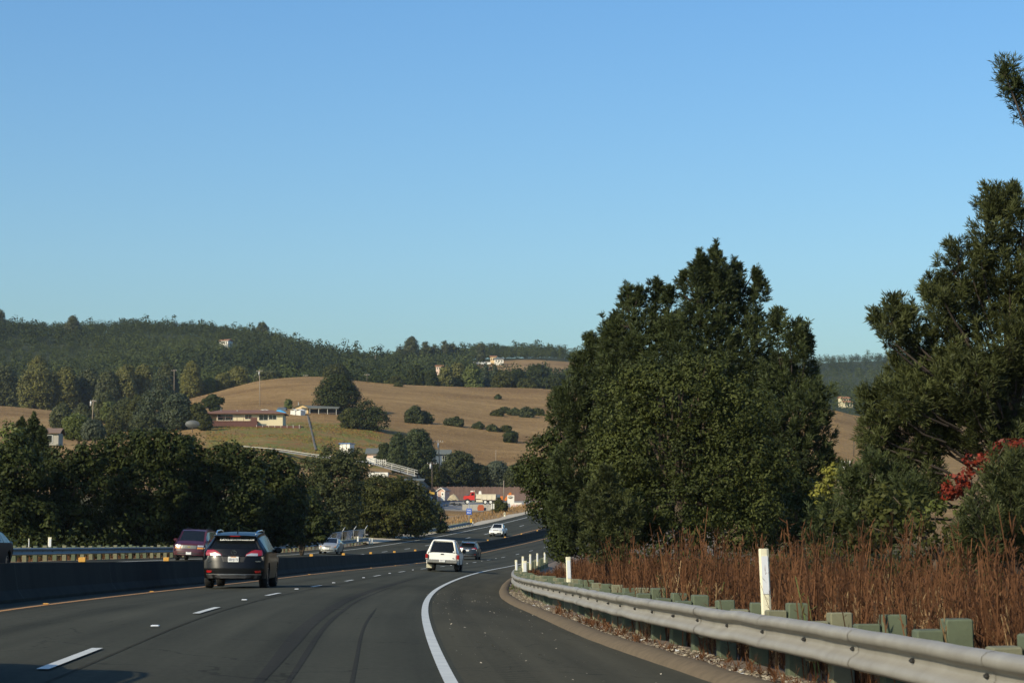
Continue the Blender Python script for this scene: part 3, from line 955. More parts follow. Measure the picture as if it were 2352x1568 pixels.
M_bark_pine = mat("dark_pine_bark", (.045, .034, .026), .95, c2=(.025, .019, .015), scale=6, mix=1.0)
def bough_pine(name, label, Y, blobs_px, leaders, base_px, base_y, seed=3, bough=(.34, .72), gap=.46, needle=.2, nw=.03, per=11, tufts=26, material=None, group=None, trunk_r=.25, depth=.85, minz=.2):
    """pine whose crown is made of separate upswept boughs of needles over the masses blobs_px, with upright leading shoots"""
    r = np.random.default_rng(seed)
    mp = m_per_px(Y)
    base = at(base_px, base_y, Y)
    root = empty(name, base, label=label, cat="tree", group=group)
    bl = []
    for q in blobs_px:
        p = at(q[0], q[1], Y) - base
        dy = q[4] if len(q) > 4 else r.normal(0, .35)
        bl.append((p.x, p.y + dy, p.z, q[2] * mp * .83, max(q[2], q[3] * .6) * mp * depth * .83, q[3] * mp * .86))
    B = np.array(bl)
    # spaced points over the outside of the union
    P, N = blob_points(bl, 9.0 / (gap * gap) * .35, r, inner=.12)
    keep = np.ones(len(P), bool)
    for b in bl:
        d = ((P - np.array(b[:3])) / np.array(b[3:])) ** 2
        keep &= ~(d.sum(1) < .50)
    keep &= P[:, 2] > minz
    P, N = P[keep], N[keep]
    order = r.permutation(len(P)); cell = {}; sel = []
    for i in order:
        k = tuple(np.floor(P[i] / gap).astype(int))
        ok = True
        for a in (-1, 0, 1):
            for b_ in (-1, 0, 1):
                for c in (-1, 0, 1):
                    for j in cell.get((k[0] + a, k[1] + b_, k[2] + c), ()):
                        if np.sum((P[i] - P[j]) ** 2) < gap * gap: ok = False
        if ok:
            cell.setdefault(k, []).append(i); sel.append(i)
    C, D, lv = [], [], []
    mb = MB()
    def add_bough(p, a, s, w, v, m_):
        a = a / np.linalg.norm(a)
        t = r.uniform(0, 1, m_) ** .8
        rad = s * w * np.sqrt(np.clip(np.sin(np.pi * (.12 + .86 * t)), 0, 1)) * r.uniform(.3, 1, m_)
        u = unit(m_, r); u -= (u @ a)[:, None] * a; u /= np.linalg.norm(u, axis=1, keepdims=True) + 1e-9
        pos = p + a * ((t - .55) * s * 1.5)[:, None] + u * rad[:, None]
        dd = u * .75 + a * (.45 + .7 * t)[:, None]
        C.append(pos); D.append(dd); lv.append(np.clip(v + r.normal(0, .12, m_), 0, 1))
    for i in sel:
        s = r.uniform(*bough)
        a = N[i] * .62 + np.array([0, 0, .75]) + r.normal(0, .18, 3)
        add_bough(P[i], a, s, r.uniform(.36, .52), r.random(), int(tufts * (s / bough[1]) ** 1.5) + 6)
        # a pale candle at the tip of many boughs
        if r.random() < .55:
            an = a / np.linalg.norm(a)
            add_bough(P[i] + an * s * .75 + np.array([0, 0, .08]), np.array([0, 0, 1.0]) + r.normal(0, .15, 3), s * .42, .22, r.uniform(.5, 1), 6)
        if r.random() < .3:
            q = P[i] * .6 + np.array([0, 0, P[i][2] * .25])
            mb.tube([q, (q + P[i]) / 2 + np.array([0, 0, -.1]), P[i]], [.03, .025, .012], 4, cap=False)
    for l in leaders:
        p = at(l[0], l[1], Y) - base
        p = np.array([p.x, p.y + (l[3] if len(l) > 3 else 0), p.z])
        h = l[2] * mp * 1.15
        # shoot, then whorls that widen downwards
        n = max(3, int(h / .10))
        for k in range(n):
            z = h * k / n
            add_bough(p - np.array([0, 0, z + .1]), np.array([r.normal(0, .1), r.normal(0, .1), 1.0]), .26, .10 + .22 * k / n, .5 + .2 * r.normal(), 6)
        z = h * .30
        while z < h * 1.15:
            w_ = .14 + .30 * (z - h * .3)
            for q in range(4):
                an = r.uniform(0, 6.283)
                dv = np.array([math.cos(an), math.sin(an), 0])
                add_bough(p + dv * w_ * r.uniform(.6, 1.2) - np.array([0, 0, z - w_ * .3]), dv * .5 + np.array([0, 0, .9]), .24 + .24 * w_, .44, r.random(), 14)
            z += r.uniform(.26, .42)
        c_ = B[np.argmin(((B[:, :3] - p) ** 2).sum(1)), :3]
        mb.tube([c_, (c_ + p) / 2, p - np.array([0, 0, .1])], [trunk_r * .25, trunk_r * .14, .012], 5)
    C = np.concatenate(C); D = np.concatenate(D); lv = np.concatenate(lv)
    D /= np.linalg.norm(D, axis=1, keepdims=True)
    V = needle_tufts(C, D, needle, nw, per, r)
    me = np_mesh("crown", V, np.arange(len(V), dtype=np.int32).reshape(-1, 4), face_attr=np.clip(np.repeat(lv, per) * .8 + r.uniform(0, .25, len(lv) * per), 0, 1))
    link("crown", me, material or L_pine, root)
    top = float(B[:, 2].max())
    mb.tube([(0, 0, -.6), (0, 0, .2), (r.normal(0, .1), r.normal(0, .1), top * .45), (0, 0, top * .8)], [trunk_r * 1.4, trunk_r, trunk_r * .75, trunk_r * .3], 8)
    for b in bl[::2]:
        q = np.array([0, 0, max(.6, b[2] * .55)])
        mb.tube([q, (q + np.array(b[:3])) / 2 + np.array([0, 0, .1]), np.array(b[:3])], [trunk_r * .24, trunk_r * .14, .015], 5)
    mb.build("trunk", M_bark_pine, root, smooth=True)
    return root
# ================================================================== far woodland (one mass nobody could count)
def forest(name, label, n, pxr, Yr, size, seed, material, pred, cards=70):
    r = np.random.default_rng(seed)
    Vs, Ls = [], []
    # even spread over the ground
    out = []
    tries = 0
    while len(out) < n and tries < n * 40:
        k = 4000; tries += k
        Y = np.sqrt(r.uniform(Yr[0] ** 2, Yr[1] ** 2, k)); px = r.uniform(pxr[0], pxr[1], k)
        X = (px - PW / 2) / 4840.0 * Y
        ok = pred(px, X, Y)
        out += list(zip(px[ok], X[ok], Y[ok]))
    out = np.array(out[:n])
    X, Y = out[:, 1], out[:, 2]
    Z = ground(X, Y)
    m = len(X)
    kind = r.random(m)
    grp = .5 + .5 * np.sin(X * .021 + 1.7 * np.sin(Y * .013)) * np.sin(Y * .017 + X * .006)
    H = size * r.uniform(.6, 1.2, m) * (.65 + .7 * grp) * np.where(kind > .9, 1.35, 1.0)
    W = H * np.where(kind > .86, r.uniform(.26, .36, m), r.uniform(.36, .56, m))
    tone = np.clip(.55 * r.uniform(0, 1, m) + .45 * (.5 + .5 * np.sin(X * .03 - Y * .011 + 2 * np.sin(X * .008))), 0, 1)
    # three lobes per crown, cards over their shells
    for lobe, (fh, fw, fz, share) in enumerate(((.55, 1.0, .58, .5), (.42, .75, .42, .3), (.3, .62, .82, .2))):
        c = max(6, int(cards * share))
        d = unit(m * c, r)
        rad = r.uniform(.12, 1.08, m * c) ** .5
        ox = r.normal(0, .28, m) * W * (lobe > 0); oy = r.normal(0, .28, m) * W * (lobe > 0)
        P = np.stack([np.repeat(X + ox, c) + d[:, 0] * rad * np.repeat(W * fw, c),
                      np.repeat(Y + oy, c) + d[:, 1] * rad * np.repeat(W * fw, c),
                      np.repeat(Z + H * fz, c) + d[:, 2] * rad * np.repeat(H * fh * .5, c)], 1)
        s = np.repeat(.085 * H, c)
        V = leaf_quads(P, s, r, d * .9 + np.array([0, 0, .25]), .8, .8)
        Vs.append(V); Ls.append(np.repeat(tone, c) * .75 + r.uniform(0, .25, m * c))
    V = np.concatenate(Vs)
    q = np.arange(len(V), dtype=np.int32).reshape(-1, 4)
    me = np_mesh(name, V, q, face_attr=np.concatenate(Ls))
    o = link(name, me, material)
    return tag(o, label, "woodland", kind="stuff")

L_forest = leaf_mat("woodland_leaves", (.012, .020, .007), (.075, .090, .028), trans=.03, hue_scale=.006, spec=.05, rough=.9)
def pred_main(px, X, Y):
    crest = wooded(X, Y)
    return crest & ((px < 1420) | (Y > 1500)) & ~((px > 1000) & (px < 1340) & (Y < 1040))
forest("woodland", "dark green woodland covering the far ridges under the sky", 9500, (-160, 1480), (985, 1840), 9.6, 11, L_forest, pred_main, 110)
forest("hazy_woodland", "hazy blue green woodland on the far hill seen between the two big pines", 5200, (1500, 2620), (1150, 2720), 10.0, 12, L_forest, lambda px, X, Y: wooded(X, Y), 90)

# ================================================================== single trees, far to near
def solve_Y(px, row, Y0, lo=.72, hi=1.3):
    """distance, near the guess, at which the ground shows at that row of the photo"""
    ys = np.linspace(Y0 * lo, Y0 * hi, 240)
    xs = (px - PW / 2) / 4840.0 * ys
    rows_p = HOR - (ground(xs, ys) - CZ) * 4840.0 / ys
    d = rows_p - row
    k = np.nonzero((d[:-1] > 0) & (d[1:] <= 0))[0]
    if len(k) == 0: return Y0
    return float(ys[k[np.argmin(np.abs(ys[k] - Y0))]])

def simple_tree(name, label, px, top, hw, Y, base=None, material=None, seed=0, group=None, shape="round", leaf=None, bark=None, cat="tree", dens=None, lpc=14):
    """one crown with a rounded, conical or spreading outline; hw = half width in the photo"""
    if base is not None:
        Y = solve_Y(px, base, Y)
    mp = m_per_px(Y)
    x = (px - PW / 2) / 4840.0 * Y
    gy_ = gz(x, Y)
    if base is None:
        # the row of the photo where the ground under the tree lies
        h = gy_ - CZ
        base = HOR - h * 4840.0 / Y
    H = base - top
    if shape == "round":
        bl = [(px, top + H * .42, hw * .92, H * .42), (px - hw * .35, top + H * .62, hw * .66, H * .34), (px + hw * .38, top + H * .60, hw * .62, H * .36), (px + hw * .1, top + H * .2, hw * .55, H * .2)]
    elif shape == "cone":
        bl = [(px, top + H * .10, hw * .16, H * .12), (px, top + H * .28, hw * .38, H * .16), (px - hw * .1, top + H * .5, hw * .62, H * .18), (px + hw * .1, top + H * .7, hw * .82, H * .2), (px, top + H * .86, hw * .9, H * .13)]
    elif shape == "low":
        bl = [(px - hw * .45, top + H * .6, hw * .5, H * .42), (px + hw * .4, top + H * .62, hw * .52, H * .4), (px, top + H * .48, hw * .5, H * .48)]
    elif shape == "airy":
        bl = [(px, top + H * .18, hw * .5, H * .14), (px - hw * .5, top + H * .36, hw * .42, H * .13), (px + hw * .5, top + H * .33, hw * .42, H * .14), (px - hw * .1, top + H * .55, hw * .6, H * .16), (px + hw * .2, top + H * .76, hw * .5, H * .14)]
    elif shape == "tall":
        bl = [(px, top + H * .2, hw * .7, H * .2), (px - hw * .2, top + H * .45, hw * .85, H * .25), (px + hw * .25, top + H * .65, hw * .85, H * .28), (px, top + H * .82, hw * .8, H * .2)]
    size_m = hw * mp
    lf = leaf or max(.22, min(1.1, 1.9 * Y / 2107.0))
    cl = max(.35, .0011 * Y, size_m * .2)
    dn = dens or 3.6 / (cl * cl * 2.2)
    return broad_tree(name, label, cat, Y, bl, px, base, leaf=lf, dens=dn, clump=cl, lpc=lpc, material=material or L_oak, group=group, seed=seed + 50, trunk_r=max(.1, size_m * .06), bark=bark)

G1 = "eucalyptus trees at the foot of the far left ridge"
rows_ = [
 # name, label, px, top, hw, Y, material, shape
 ("eucalyptus", "olive eucalyptus with the broadest dome, above the small brown field at far left", 84, 840, 36, 900, L_euc, "round"),
 ("eucalyptus", "golden topped eucalyptus rising just behind the broadest dome at far left", 88, 816, 24, 945, L_euc, "round"),
 ("eucalyptus", "upright eucalyptus just right of the broadest dome", 150, 842, 26, 905, L_euc, "round"),
 ("eucalyptus", "dark eucalyptus cut by the left edge of the photo above the brown field", 8, 838, 32, 930, L_eucd, "round"),
 ("eucalyptus", "dark low eucalyptus behind the leaning utility pole", 205, 846, 26, 915, L_eucd, "round"),
 ("eucalyptus", "shadowed eucalyptus standing at the right of the leaning utility pole", 246, 852, 22, 900, L_eucd, "round"),
 ("eucalyptus", "pale rounded eucalyptus left of centre behind the yellowish bush", 286, 840, 24, 905, L_euc, "round"),
 ("eucalyptus", "brownish eucalyptus directly behind the big dark cedar's left shoulder", 330, 838, 22, 915, L_euc, "round"),
 ("eucalyptus", "dark eucalyptus behind the top of the big cedar", 384, 832, 20, 930, L_eucd, "round"),
 ("eucalyptus", "tall pointed eucalyptus at the left end of the brown hill's crest", 440, 832, 21, 900, L_euc, "round"),
 ("eucalyptus", "small bright green tree on the hill's skyline beside the tall pointed eucalyptus", 478, 866, 15, 910, L_lime, "round"),
 ("eucalyptus", "round topped tree halfway between the pointed eucalyptus and the tallest pole", 512, 858, 18, 915, L_euc, "round"),
 ("eucalyptus", "olive tree rising behind the tallest utility pole on the hill", 548, 842, 22, 925, L_euc, "round"),
 ("eucalyptus", "dark tree just right of the tallest utility pole on the hill", 615, 848, 26, 940, L_eucd, "round"),
]
for i, (n, lb, px, top, hw, Y, m_, sh) in enumerate(rows_):
    simple_tree(n, lb, px, top, hw * 1.22, Y, material=m_, seed=i, group=G1, shape=sh, bark=M_bark_pale)

G2 = "trees along the crest behind the brown hill"
rows_ = [
 ("crest_tree", "rounded tree directly behind the top of the big hill oak", 770, 836, 30, 985, L_oak_warm, "round"),
 ("crest_tree", "low flat bush on the crest right of the big hill oak", 908, 864, 26, 960, L_oak_warm, "low"),
 ("crest_tree", "upright tree on the crest with a pale house at its left", 955, 842, 19, 985, L_oak, "round"),
 ("crest_tree", "dark tree between the upright crest tree and the row of dense trees", 990, 850, 18, 985, L_oak, "tall"),
 ("crest_tree", "first of the dense tall trees below the brown field's left end", 1024, 840, 18, 1000, L_euc, "tall"),
 ("crest_tree", "tallest of the dense trees below the brown field's left end", 1052, 834, 20, 1010, L_euc, "tall"),
 ("crest_tree", "yellowish tree at the right of the dense trees below the brown field", 1086, 840, 22, 1000, L_lime, "tall"),
 ("crest_tree", "slim conifer in front of the brown field's left part", 1116, 840, 12, 1010, L_cedar, "cone"),
 ("crest_tree", "second slim conifer close to the right of the first", 1137, 842, 10, 1010, L_cedar, "cone"),
 ("crest_tree", "large smooth round tree on the crest in front of the brown field", 1160, 854, 32, 965, L_oak_warm, "round"),
 ("crest_tree", "tree behind the right shoulder of the large smooth round tree", 1190, 848, 18, 990, L_oak, "round"),
 ("crest_tree", "low brownish bush on the crest right of the smooth round tree", 1214, 866, 26, 960, L_oak_warm, "low"),
 ("crest_tree", "wide dark tree in front of the middle of the brown field", 1232, 838, 34, 1040, L_oak, "round"),
 ("crest_tree", "dark spreading tree at the right end of the brown hill's crest", 1278, 860, 34, 965, L_oak, "round"),
 ("crest_tree", "grey green tree at the brown field's right end beside the pine", 1325, 838, 28, 1040, L_grey, "round"),
]
for i, (n, lb, px, top, hw, Y, m_, sh) in enumerate(rows_):
    simple_tree(n, lb, px, top, hw, Y, material=m_, seed=100 + i, group=G2, shape=sh)

G3 = "eucalyptus trees on the skyline"
rows_ = [
 ("skyline_tree", "tallest dark tree on the skyline cut by the photo's left edge", 0, 712, 15, 1500, L_eucd, "tall"),
 ("skyline_tree", "single round tree standing above the left ridge's skyline", 167, 727, 17, 1480, L_eucd, "round"),
 ("skyline_tree", "ragged tree poking above the middle of the left ridge", 602, 738, 16, 1540, L_eucd, "airy"),
 ("skyline_tree", "thin ragged eucalyptus at the left of the skyline clump in the middle", 917, 790, 9, 1560, L_eucd, "airy"),
 ("skyline_tree", "tallest full eucalyptus of the skyline clump in the middle", 943, 774, 19, 1570, L_eucd, "round"),
 ("skyline_tree", "eucalyptus right beside the tallest one of the middle skyline clump", 977, 783, 15, 1570, L_eucd, "airy"),
 ("skyline_tree", "smaller feathery eucalyptus at the right of the middle skyline clump", 997, 788, 10, 1575, L_eucd, "airy"),
 ("skyline_tree", "feathery eucalyptus apart from the clump with a gap of sky at its left", 1022, 780, 12, 1580, L_eucd, "airy"),
 ("skyline_tree", "last feathery eucalyptus before the even wooded skyline", 1038, 784, 11, 1585, L_eucd, "airy"),
 ("skyline_tree", "small round tree bump on the wooded skyline above the white house", 1104, 788, 9, 1640, L_eucd, "round"),
]
for i, (n, lb, px, top, hw, Y, m_, sh) in enumerate(rows_):
    simple_tree(n, lb, px, top, hw, Y, material=m_, seed=200 + i, group=G3, shape=sh, bark=M_bark_pale)

# ---- trees and shrubs on and around the brown hill
rows_ = [
 ("oak_tree", "large dark green oak beside the small yellow house on the hill", 776, 861, 51, 700, 948, L_oak, "round", "tree"),
 ("round_shrub", "wide dark domed shrub downhill from the large hill oak", 842, 920, 54, 655, 988, L_oak, "low", "shrub"),
 ("willow_shrub", "paler willowy shrub against the left side of the wide domed shrub", 803, 938, 24, 648, 985, L_oak_warm, "tall", "shrub"),
 ("loquat_tree", "ragged dark tree behind the left end of the long ranch house", 489, 905, 27, 665, 950, L_oak, "airy", "tree"),
 ("cedar_tree", "big dark cedar with layered branches left of the long ranch house", 368, 862, 72, 600, 990, L_cedar, "cone", "tree"),
 ("shrub", "olive shrub between the big cedar and the ranch house", 452, 925, 24, 630, 985, L_oak_warm, "round", "shrub"),
 ("shrub", "grey green shrub in front of the big cedar's left side", 288, 916, 38, 560, 992, L_grey, "round", "shrub"),
 ("shrub", "dull olive tree filling the gap left of the big cedar", 322, 905, 34, 585, 992, L_oak_warm, "round", "tree"),
 ("cedar_tree", "second dark cedar hugging the right side of the big cedar", 408, 905, 34, 592, 990, L_cedar, "round", "tree"),
 ("shrub", "dark tree between the leaning pole and the yellow green bush", 236, 900, 26, 640, 975, L_eucd, "round", "tree"),
 ("shrub", "dark low bush at the foot of the shadowed eucalyptus", 190, 925, 26, 650, 985, L_eucd, "low", "shrub"),
 ("shrub", "olive bush peeping out right of the ranch house's board fence", 470, 950, 16, 612, 990, L_oak_warm, "round", "shrub"),
 ("shrub", "brownish bush in the hollow left of the big cedar's foot", 262, 950, 22, 470, 1006, L_oak_warm, "low", "shrub"),
 ("shrub", "yellow green bush with a leafy top left of the grey green shrub", 250, 920, 22, 575, 985, L_lime, "airy", "shrub"),
 ("shrub", "dark brownish tree left of the leaning utility pole", 142, 928, 26, 530, 992, L_eucd, "round", "tree"),
 ("shrub", "bright green leafy bush below the leaning utility pole", 176, 952, 36, 430, 1012, L_lime, "round", "shrub"),
 ("shrub", "bluish silver bush in front of the bright green bush", 214, 966, 26, 415, 1012, L_silver, "round", "shrub"),
 ("shrub", "low green bush on the bank at the foot of the big cedar", 330, 955, 34, 520, 1000, L_grey, "round", "shrub"),
 ("hill_bush", "largest bush on the open brown slope, with a taller left half", 953, 931, 24, 640, 974, L_grey, "low", "bush"),
 ("hill_bush", "flat bush trailing down the slope at the right of the largest one", 978, 945, 18, 635, 974, L_grey, "low", "bush"),
 ("hill_bush", "squat bush in the middle of the open brown slope", 1044, 958, 24, 615, 980, L_grey, "low", "bush"),
 ("hill_bush", "small bush just right of the squat middle one", 1099, 970, 14, 605, 986, L_grey, "low", "bush"),
 ("hill_bush", "small bush next down the line towards the dark round one", 1130, 975, 15, 600, 992, L_grey, "low", "bush"),
 ("hill_bush", "pale bush touching the top of the dark round bush", 1162, 978, 12, 602, 994, L_oak_warm, "round", "bush"),
 ("hill_bush", "dark round bush at the low end of the line of bushes", 1173, 991, 15, 585, 1018, L_oak, "round", "bush"),
 ("hill_bush", "left bush of the long high group on the brown slope", 1142, 941, 15, 690, 957, L_oak_warm, "low", "bush"),
 ("hill_bush", "pale bush second in the long high group on the slope", 1160, 934, 14, 700, 950, L_grey, "low", "bush"),
 ("hill_bush", "middle bush of the long high group on the slope", 1184, 937, 18, 692, 955, L_grey, "low", "bush"),
 ("hill_bush", "tallest bush of the long high group on the slope", 1210, 934, 18, 690, 960, L_grey, "low", "bush"),
 ("hill_bush", "right end bush of the long high group on the slope", 1234, 938, 16, 695, 955, L_oak_warm, "low", "bush"),
 ("hill_bush", "tiny bush alone near the hill's crest", 915, 880, 9, 850, 889, L_oak_warm, "low", "bush"),
 ("hill_bush", "tiny dark tuft alone on the upper right of the brown slope", 1144, 908, 6, 780, 917, L_oak, "low", "bush"),
 ("garden_tree", "small green sapling above the blue tarp on the hill", 662, 918, 7, 720, 940, L_lime, "round", "tree"),
 ("dark_pine", "big dark broad pine in front of the peach house below the hill", 956, 986, 44, 470, 1094, L_pine, "round", "tree"),
 ("dark_pine", "smaller dark tree on the left side of the big pine by the peach house", 913, 995, 22, 475, 1090, L_pine, "round", "tree"),
 ("garden_tree", "small leafy tree in front of the peach house wall", 884, 1020, 17, 470, 1072, L_oak, "round", "tree"),
 ("garden_tree", "olive bushes between the blue roofed shed and the peach house", 848, 1034, 20, 470, 1070, L_oak_warm, "low", "shrub"),
 ("yard_tree", "tallest grey green tree behind the pink shed", 1052, 1036, 42, 530, 1122, L_grey, "round", "tree"),
 ("yard_tree", "bright olive tree behind the pink shed's left side", 992, 1062, 32, 520, 1125, L_oak_warm, "round", "tree"),
 ("yard_tree", "grey green tree above the red truck", 1092, 1066, 34, 525, 1122, L_grey, "round", "tree"),
 ("yard_tree", "pale tree above the truck's white bed", 1140, 1060, 34, 530, 1122, L_silver, "round", "tree"),
 ("yard_tree", "dull green tree behind the white sign board", 1190, 1066, 32, 525, 1125, L_grey, "round", "tree"),
 ("bank_bush", "brownish bush on the grass bank in front of the white sign board", 1148, 1144, 18, 375, 1178, L_oak_warm, "low", "bush"),
]
for i, (n, lb, px, top, hw, Y, base, m_, sh, ct) in enumerate(rows_):
    simple_tree(n, lb, px, top, hw, Y, base=base, material=m_, seed=300 + i, shape=sh, cat=ct,
                group="bushes on the open brown slope" if n == "hill_bush" else None, lpc=18)

# ---- dark trees along the far side of the road, left
def roadside(label, px, Y, blobs, seed, m_=None, **k):
    blobs = blobs + [(px, 1212, 70 * 130 / Y, 46 * 130 / Y, 1.0)]
    return broad_tree("roadside_oak", label, "tree", Y, blobs, px, None, leaf=k.pop("leaf", .24), dens=k.pop("dens", 2.3) * 1.5, clump=k.pop("clump", .5), lpc=k.pop("lpc", 30),
                      material=m_ or L_oak, seed=seed, group="dark trees beyond the far guardrail", **k)
roadside("dark oak at the photo's left edge behind the far guardrail", 20, 128, [(-20, 1100, 70, 75), (40, 1075, 65, 62), (10, 1180, 80, 70), (70, 1200, 60, 60), (-60, 1160, 60, 90)], 21)
roadside("yellowish young tree rising behind the leftmost dark oak", 30, 150, [(28, 1005, 26, 36), (40, 1050, 40, 40), (10, 1060, 40, 40)], 22, L_lime, dens=1.6)
roadside("leafy dark oak in front of the small pale house", 150, 132, [(150, 1075, 55, 50), (110, 1120, 60, 65), (185, 1130, 65, 70), (140, 1200, 80, 60), (205, 1050, 40, 40)], 23)
roadside("tallest broad oak of the left mass, below the big cedar", 310, 136, [(300, 1040, 62, 58), (355, 1035, 58, 52), (400, 1040, 50, 45), (330, 1120, 95, 80), (260, 1090, 55, 60), (300, 1200, 90, 60)], 24)
roadside("oak whose rounded right shoulder borders the brown slope", 430, 140, [(430, 1035, 34, 36), (420, 1090, 55, 60), (445, 1140, 50, 70), (400, 1190, 70, 60)], 25)
roadside("dark oak with a peaked top left of the grassy slope", 530, 140, [(525, 1055, 42, 42), (560, 1080, 45, 50), (490, 1090, 45, 60), (530, 1140, 80, 70), (520, 1205, 85, 55)], 26)
roadside("dark oak at the right end of the left mass", 625, 146, [(620, 1082, 50, 46), (655, 1110, 45, 55), (590, 1120, 50, 60), (640, 1165, 66, 65), (600, 1210, 80, 50)], 27)
roadside("shadowy low oak filling the gap behind the black car", 690, 160, [(690, 1165, 45, 55), (670, 1205, 60, 45), (725, 1205, 45, 40)], 28)
roadside("grey airy oak left of the dome shaped oak", 770, 222, [(765, 1060, 42, 34), (810, 1068, 36, 36), (725, 1085, 40, 34), (775, 1110, 60, 48), (730, 1150, 50, 50), (790, 1170, 45, 50), (740, 1200, 60, 40)], 29, L_grey, leaf=.28, dens=1.3, clump=.7)
roadside("big dome shaped olive oak above the far lanes", 880, 238, [(880, 1132, 70, 42), (820, 1160, 62, 48), (935, 1150, 58, 50), (880, 1180, 100, 55), (960, 1190, 40, 42), (800, 1195, 50, 40)], 30, L_oak_warm, leaf=.28, dens=1.6, clump=.65)
roadside("small leafy bush at the right foot of the dome shaped oak", 993, 262, [(985, 1175, 30, 32), (1002, 1195, 24, 28), (970, 1205, 30, 24)], 31, L_grey, leaf=.28, dens=1.8, clump=.45)
pine_tree("small_pine", "small pine with a pointed top among the dark oaks at far left", 160, [(78, 957, 34, 1060), (43, 962, 22, 1050, 1), (104, 985, 18, 1060, -1)], 75, 1235, seed=40, needle=.32, nw=.08, per=10, step=.55, slope=.55)
# low growth that closes the foot of the tree line
def undergrowth(name, label, pts, seed, m_, hgt, n, leaf=.2):
    r = np.random.default_rng(seed)
    P = []; 
    for (Y0, Y1, o0, o1) in pts:
        Y = r.uniform(Y0, Y1, n); o = r.uniform(o0, o1, n)
        X = Dx(np.clip(Y, -60, 450)) + o
        Z = ground(X, Y)
        h = hgt * (.5 + .5 * np.sin(X * .7 + Y * .31) * np.sin(Y * .23) + .2 * r.random(n))
        P.append(np.stack([X, Y, Z + np.abs(h) * r.random(n) ** .8], 1))
    P = np.concatenate(P)
    V = leaf_quads(P, leaf, r, None)
    me = np_mesh(name, V, np.arange(len(V), dtype=np.int32).reshape(-1, 4), face_attr=r.random(len(P)))
    return tag(link(name, me, m_), label, "undergrowth", kind="stuff")
undergrowth("undergrowth", "dark undergrowth at the foot of the roadside oaks", [(80, 205, -34, -19), (215, 250, -34, -23)], 60, L_oak, 2.6, 30000, .24)

# ---- the right side: pines, broad leaved tree, shrubs
bough_pine("pine_tree", "tallest pine with many pointed tops in the middle of the right side", 88,
           [(1645, 700, 44, 80), (1600, 705, 34, 66, -.8), (1690, 705, 36, 65, .5), (1724, 735, 24, 55), (1600, 780, 110, 90, -.5), (1690, 780, 80, 90), (1506, 755, 40, 60), (1545, 765, 30, 45, -.9), (1445, 755, 30, 48), (1478, 790, 70, 70, -.4),
            (1420, 800, 48, 60, .5), (1560, 870, 150, 110, -1.0), (1690, 870, 110, 110, -.4), (1450, 890, 95, 100), (1600, 990, 160, 120), (1740, 820, 45, 70), (1480, 1000, 120, 110), (1720, 1000, 100, 110), (1600, 1120, 150, 110), (1470, 1130, 110, 110), (1730, 1130, 90, 110)],
           [(1645, 556, 90), (1602, 580, 70, -.8), (1690, 592, 66, .5), (1735, 614, 64), (1573, 620, 40, .4), (1506, 641, 56), (1537, 668, 36, -.9), (1441, 655, 52), (1468, 664, 38, -.3), (1415, 716, 44, .5), (1622, 606, 40, -.6), (1664, 622, 44, .3), (1410, 742, 24)],
           1600, 1290, seed=41, gap=.38, tufts=34, needle=.21, nw=.034, trunk_r=.28)
bough_pine("pine_tree", "narrow pine on the right flank of the tallest pine, with open dark branches", 84,
           [(1786, 770, 22, 40), (1832, 795, 26, 45), (1845, 860, 34, 50), (1795, 870, 46, 60), (1862, 930, 40, 45), (1825, 970, 58, 60), (1885, 1000, 32, 40), (1850, 1060, 56, 60), (1898, 1080, 24, 30), (1795, 1050, 60, 80), (1830, 1150, 70, 70), (1880, 1140, 34, 40), (1770, 960, 50, 80)],
           [(1786, 709, 48), (1832, 733, 50), (1852, 770, 34, .3), (1878, 900, 34), (1908, 1040, 30)], 1830, 1275, seed=42, gap=.38, tufts=34, needle=.21, nw=.034, trunk_r=.22)
bough_pine("pine_tree", "lower pine on the left flank of the tallest pine, above the far road", 92,
           [(1357, 825, 20, 36), (1395, 830, 28, 42), (1338, 870, 26, 45), (1390, 900, 60, 70), (1310, 940, 42, 60), (1360, 980, 70, 80), (1285, 945, 22, 40), (1330, 1080, 70, 90), (1400, 1060, 70, 90), (1310, 1180, 60, 70)],
           [(1357, 763, 46), (1393, 767, 46), (1334, 812, 34), (1422, 758, 40), (1284, 898, 26)], 1360, 1285, seed=43, gap=.38, tufts=34, needle=.21, nw=.034, trunk_r=.2)
broad_tree("broadleaf_tree", "big broad leaved tree with glossy small leaves in front of the tallest pine", "tree", 72,
           [(1560, 920, 130, 80), (1430, 940, 85, 75), (1680, 950, 95, 80), (1500, 1040, 130, 90), (1640, 1060, 130, 95), (1420, 1090, 70, 110), (1560, 1160, 150, 95), (1740, 1100, 70, 110), (1480, 870, 60, 40), (1620, 865, 60, 40), (1700, 1190, 95, 75), (1450, 1200, 80, 60), (1500, 852, 13, 34), (1578, 838, 12, 38), (1640, 842, 12, 34), (1440, 880, 15, 34), (1705, 882, 14, 34), (1545, 858, 22, 26), (1380, 1010, 30, 40), (1790, 1060, 34, 50)],
           1560, 1300, leaf=.105, dens=13, clump=.27, lpc=22, material=L_broad, seed=44, trunk_r=.16, depth=.75)
broad_tree("oak_shrub", "dark leafy oak leaning over the bend of the road, left of the pines", "tree", 100,
           [(1250, 1040, 42, 50), (1290, 1010, 36, 50), (1225, 1095, 45, 40), (1275, 1110, 60, 60), (1300, 1180, 50, 70), (1255, 1160, 42, 48), (1330, 1230, 60, 50), (1290, 1250, 34, 40), (1205, 1075, 25, 22)],
           1300, 1288, leaf=.14, dens=10, clump=.33, lpc=24, material=L_oak, seed=45, trunk_r=.14, bark=M_bark_pale)
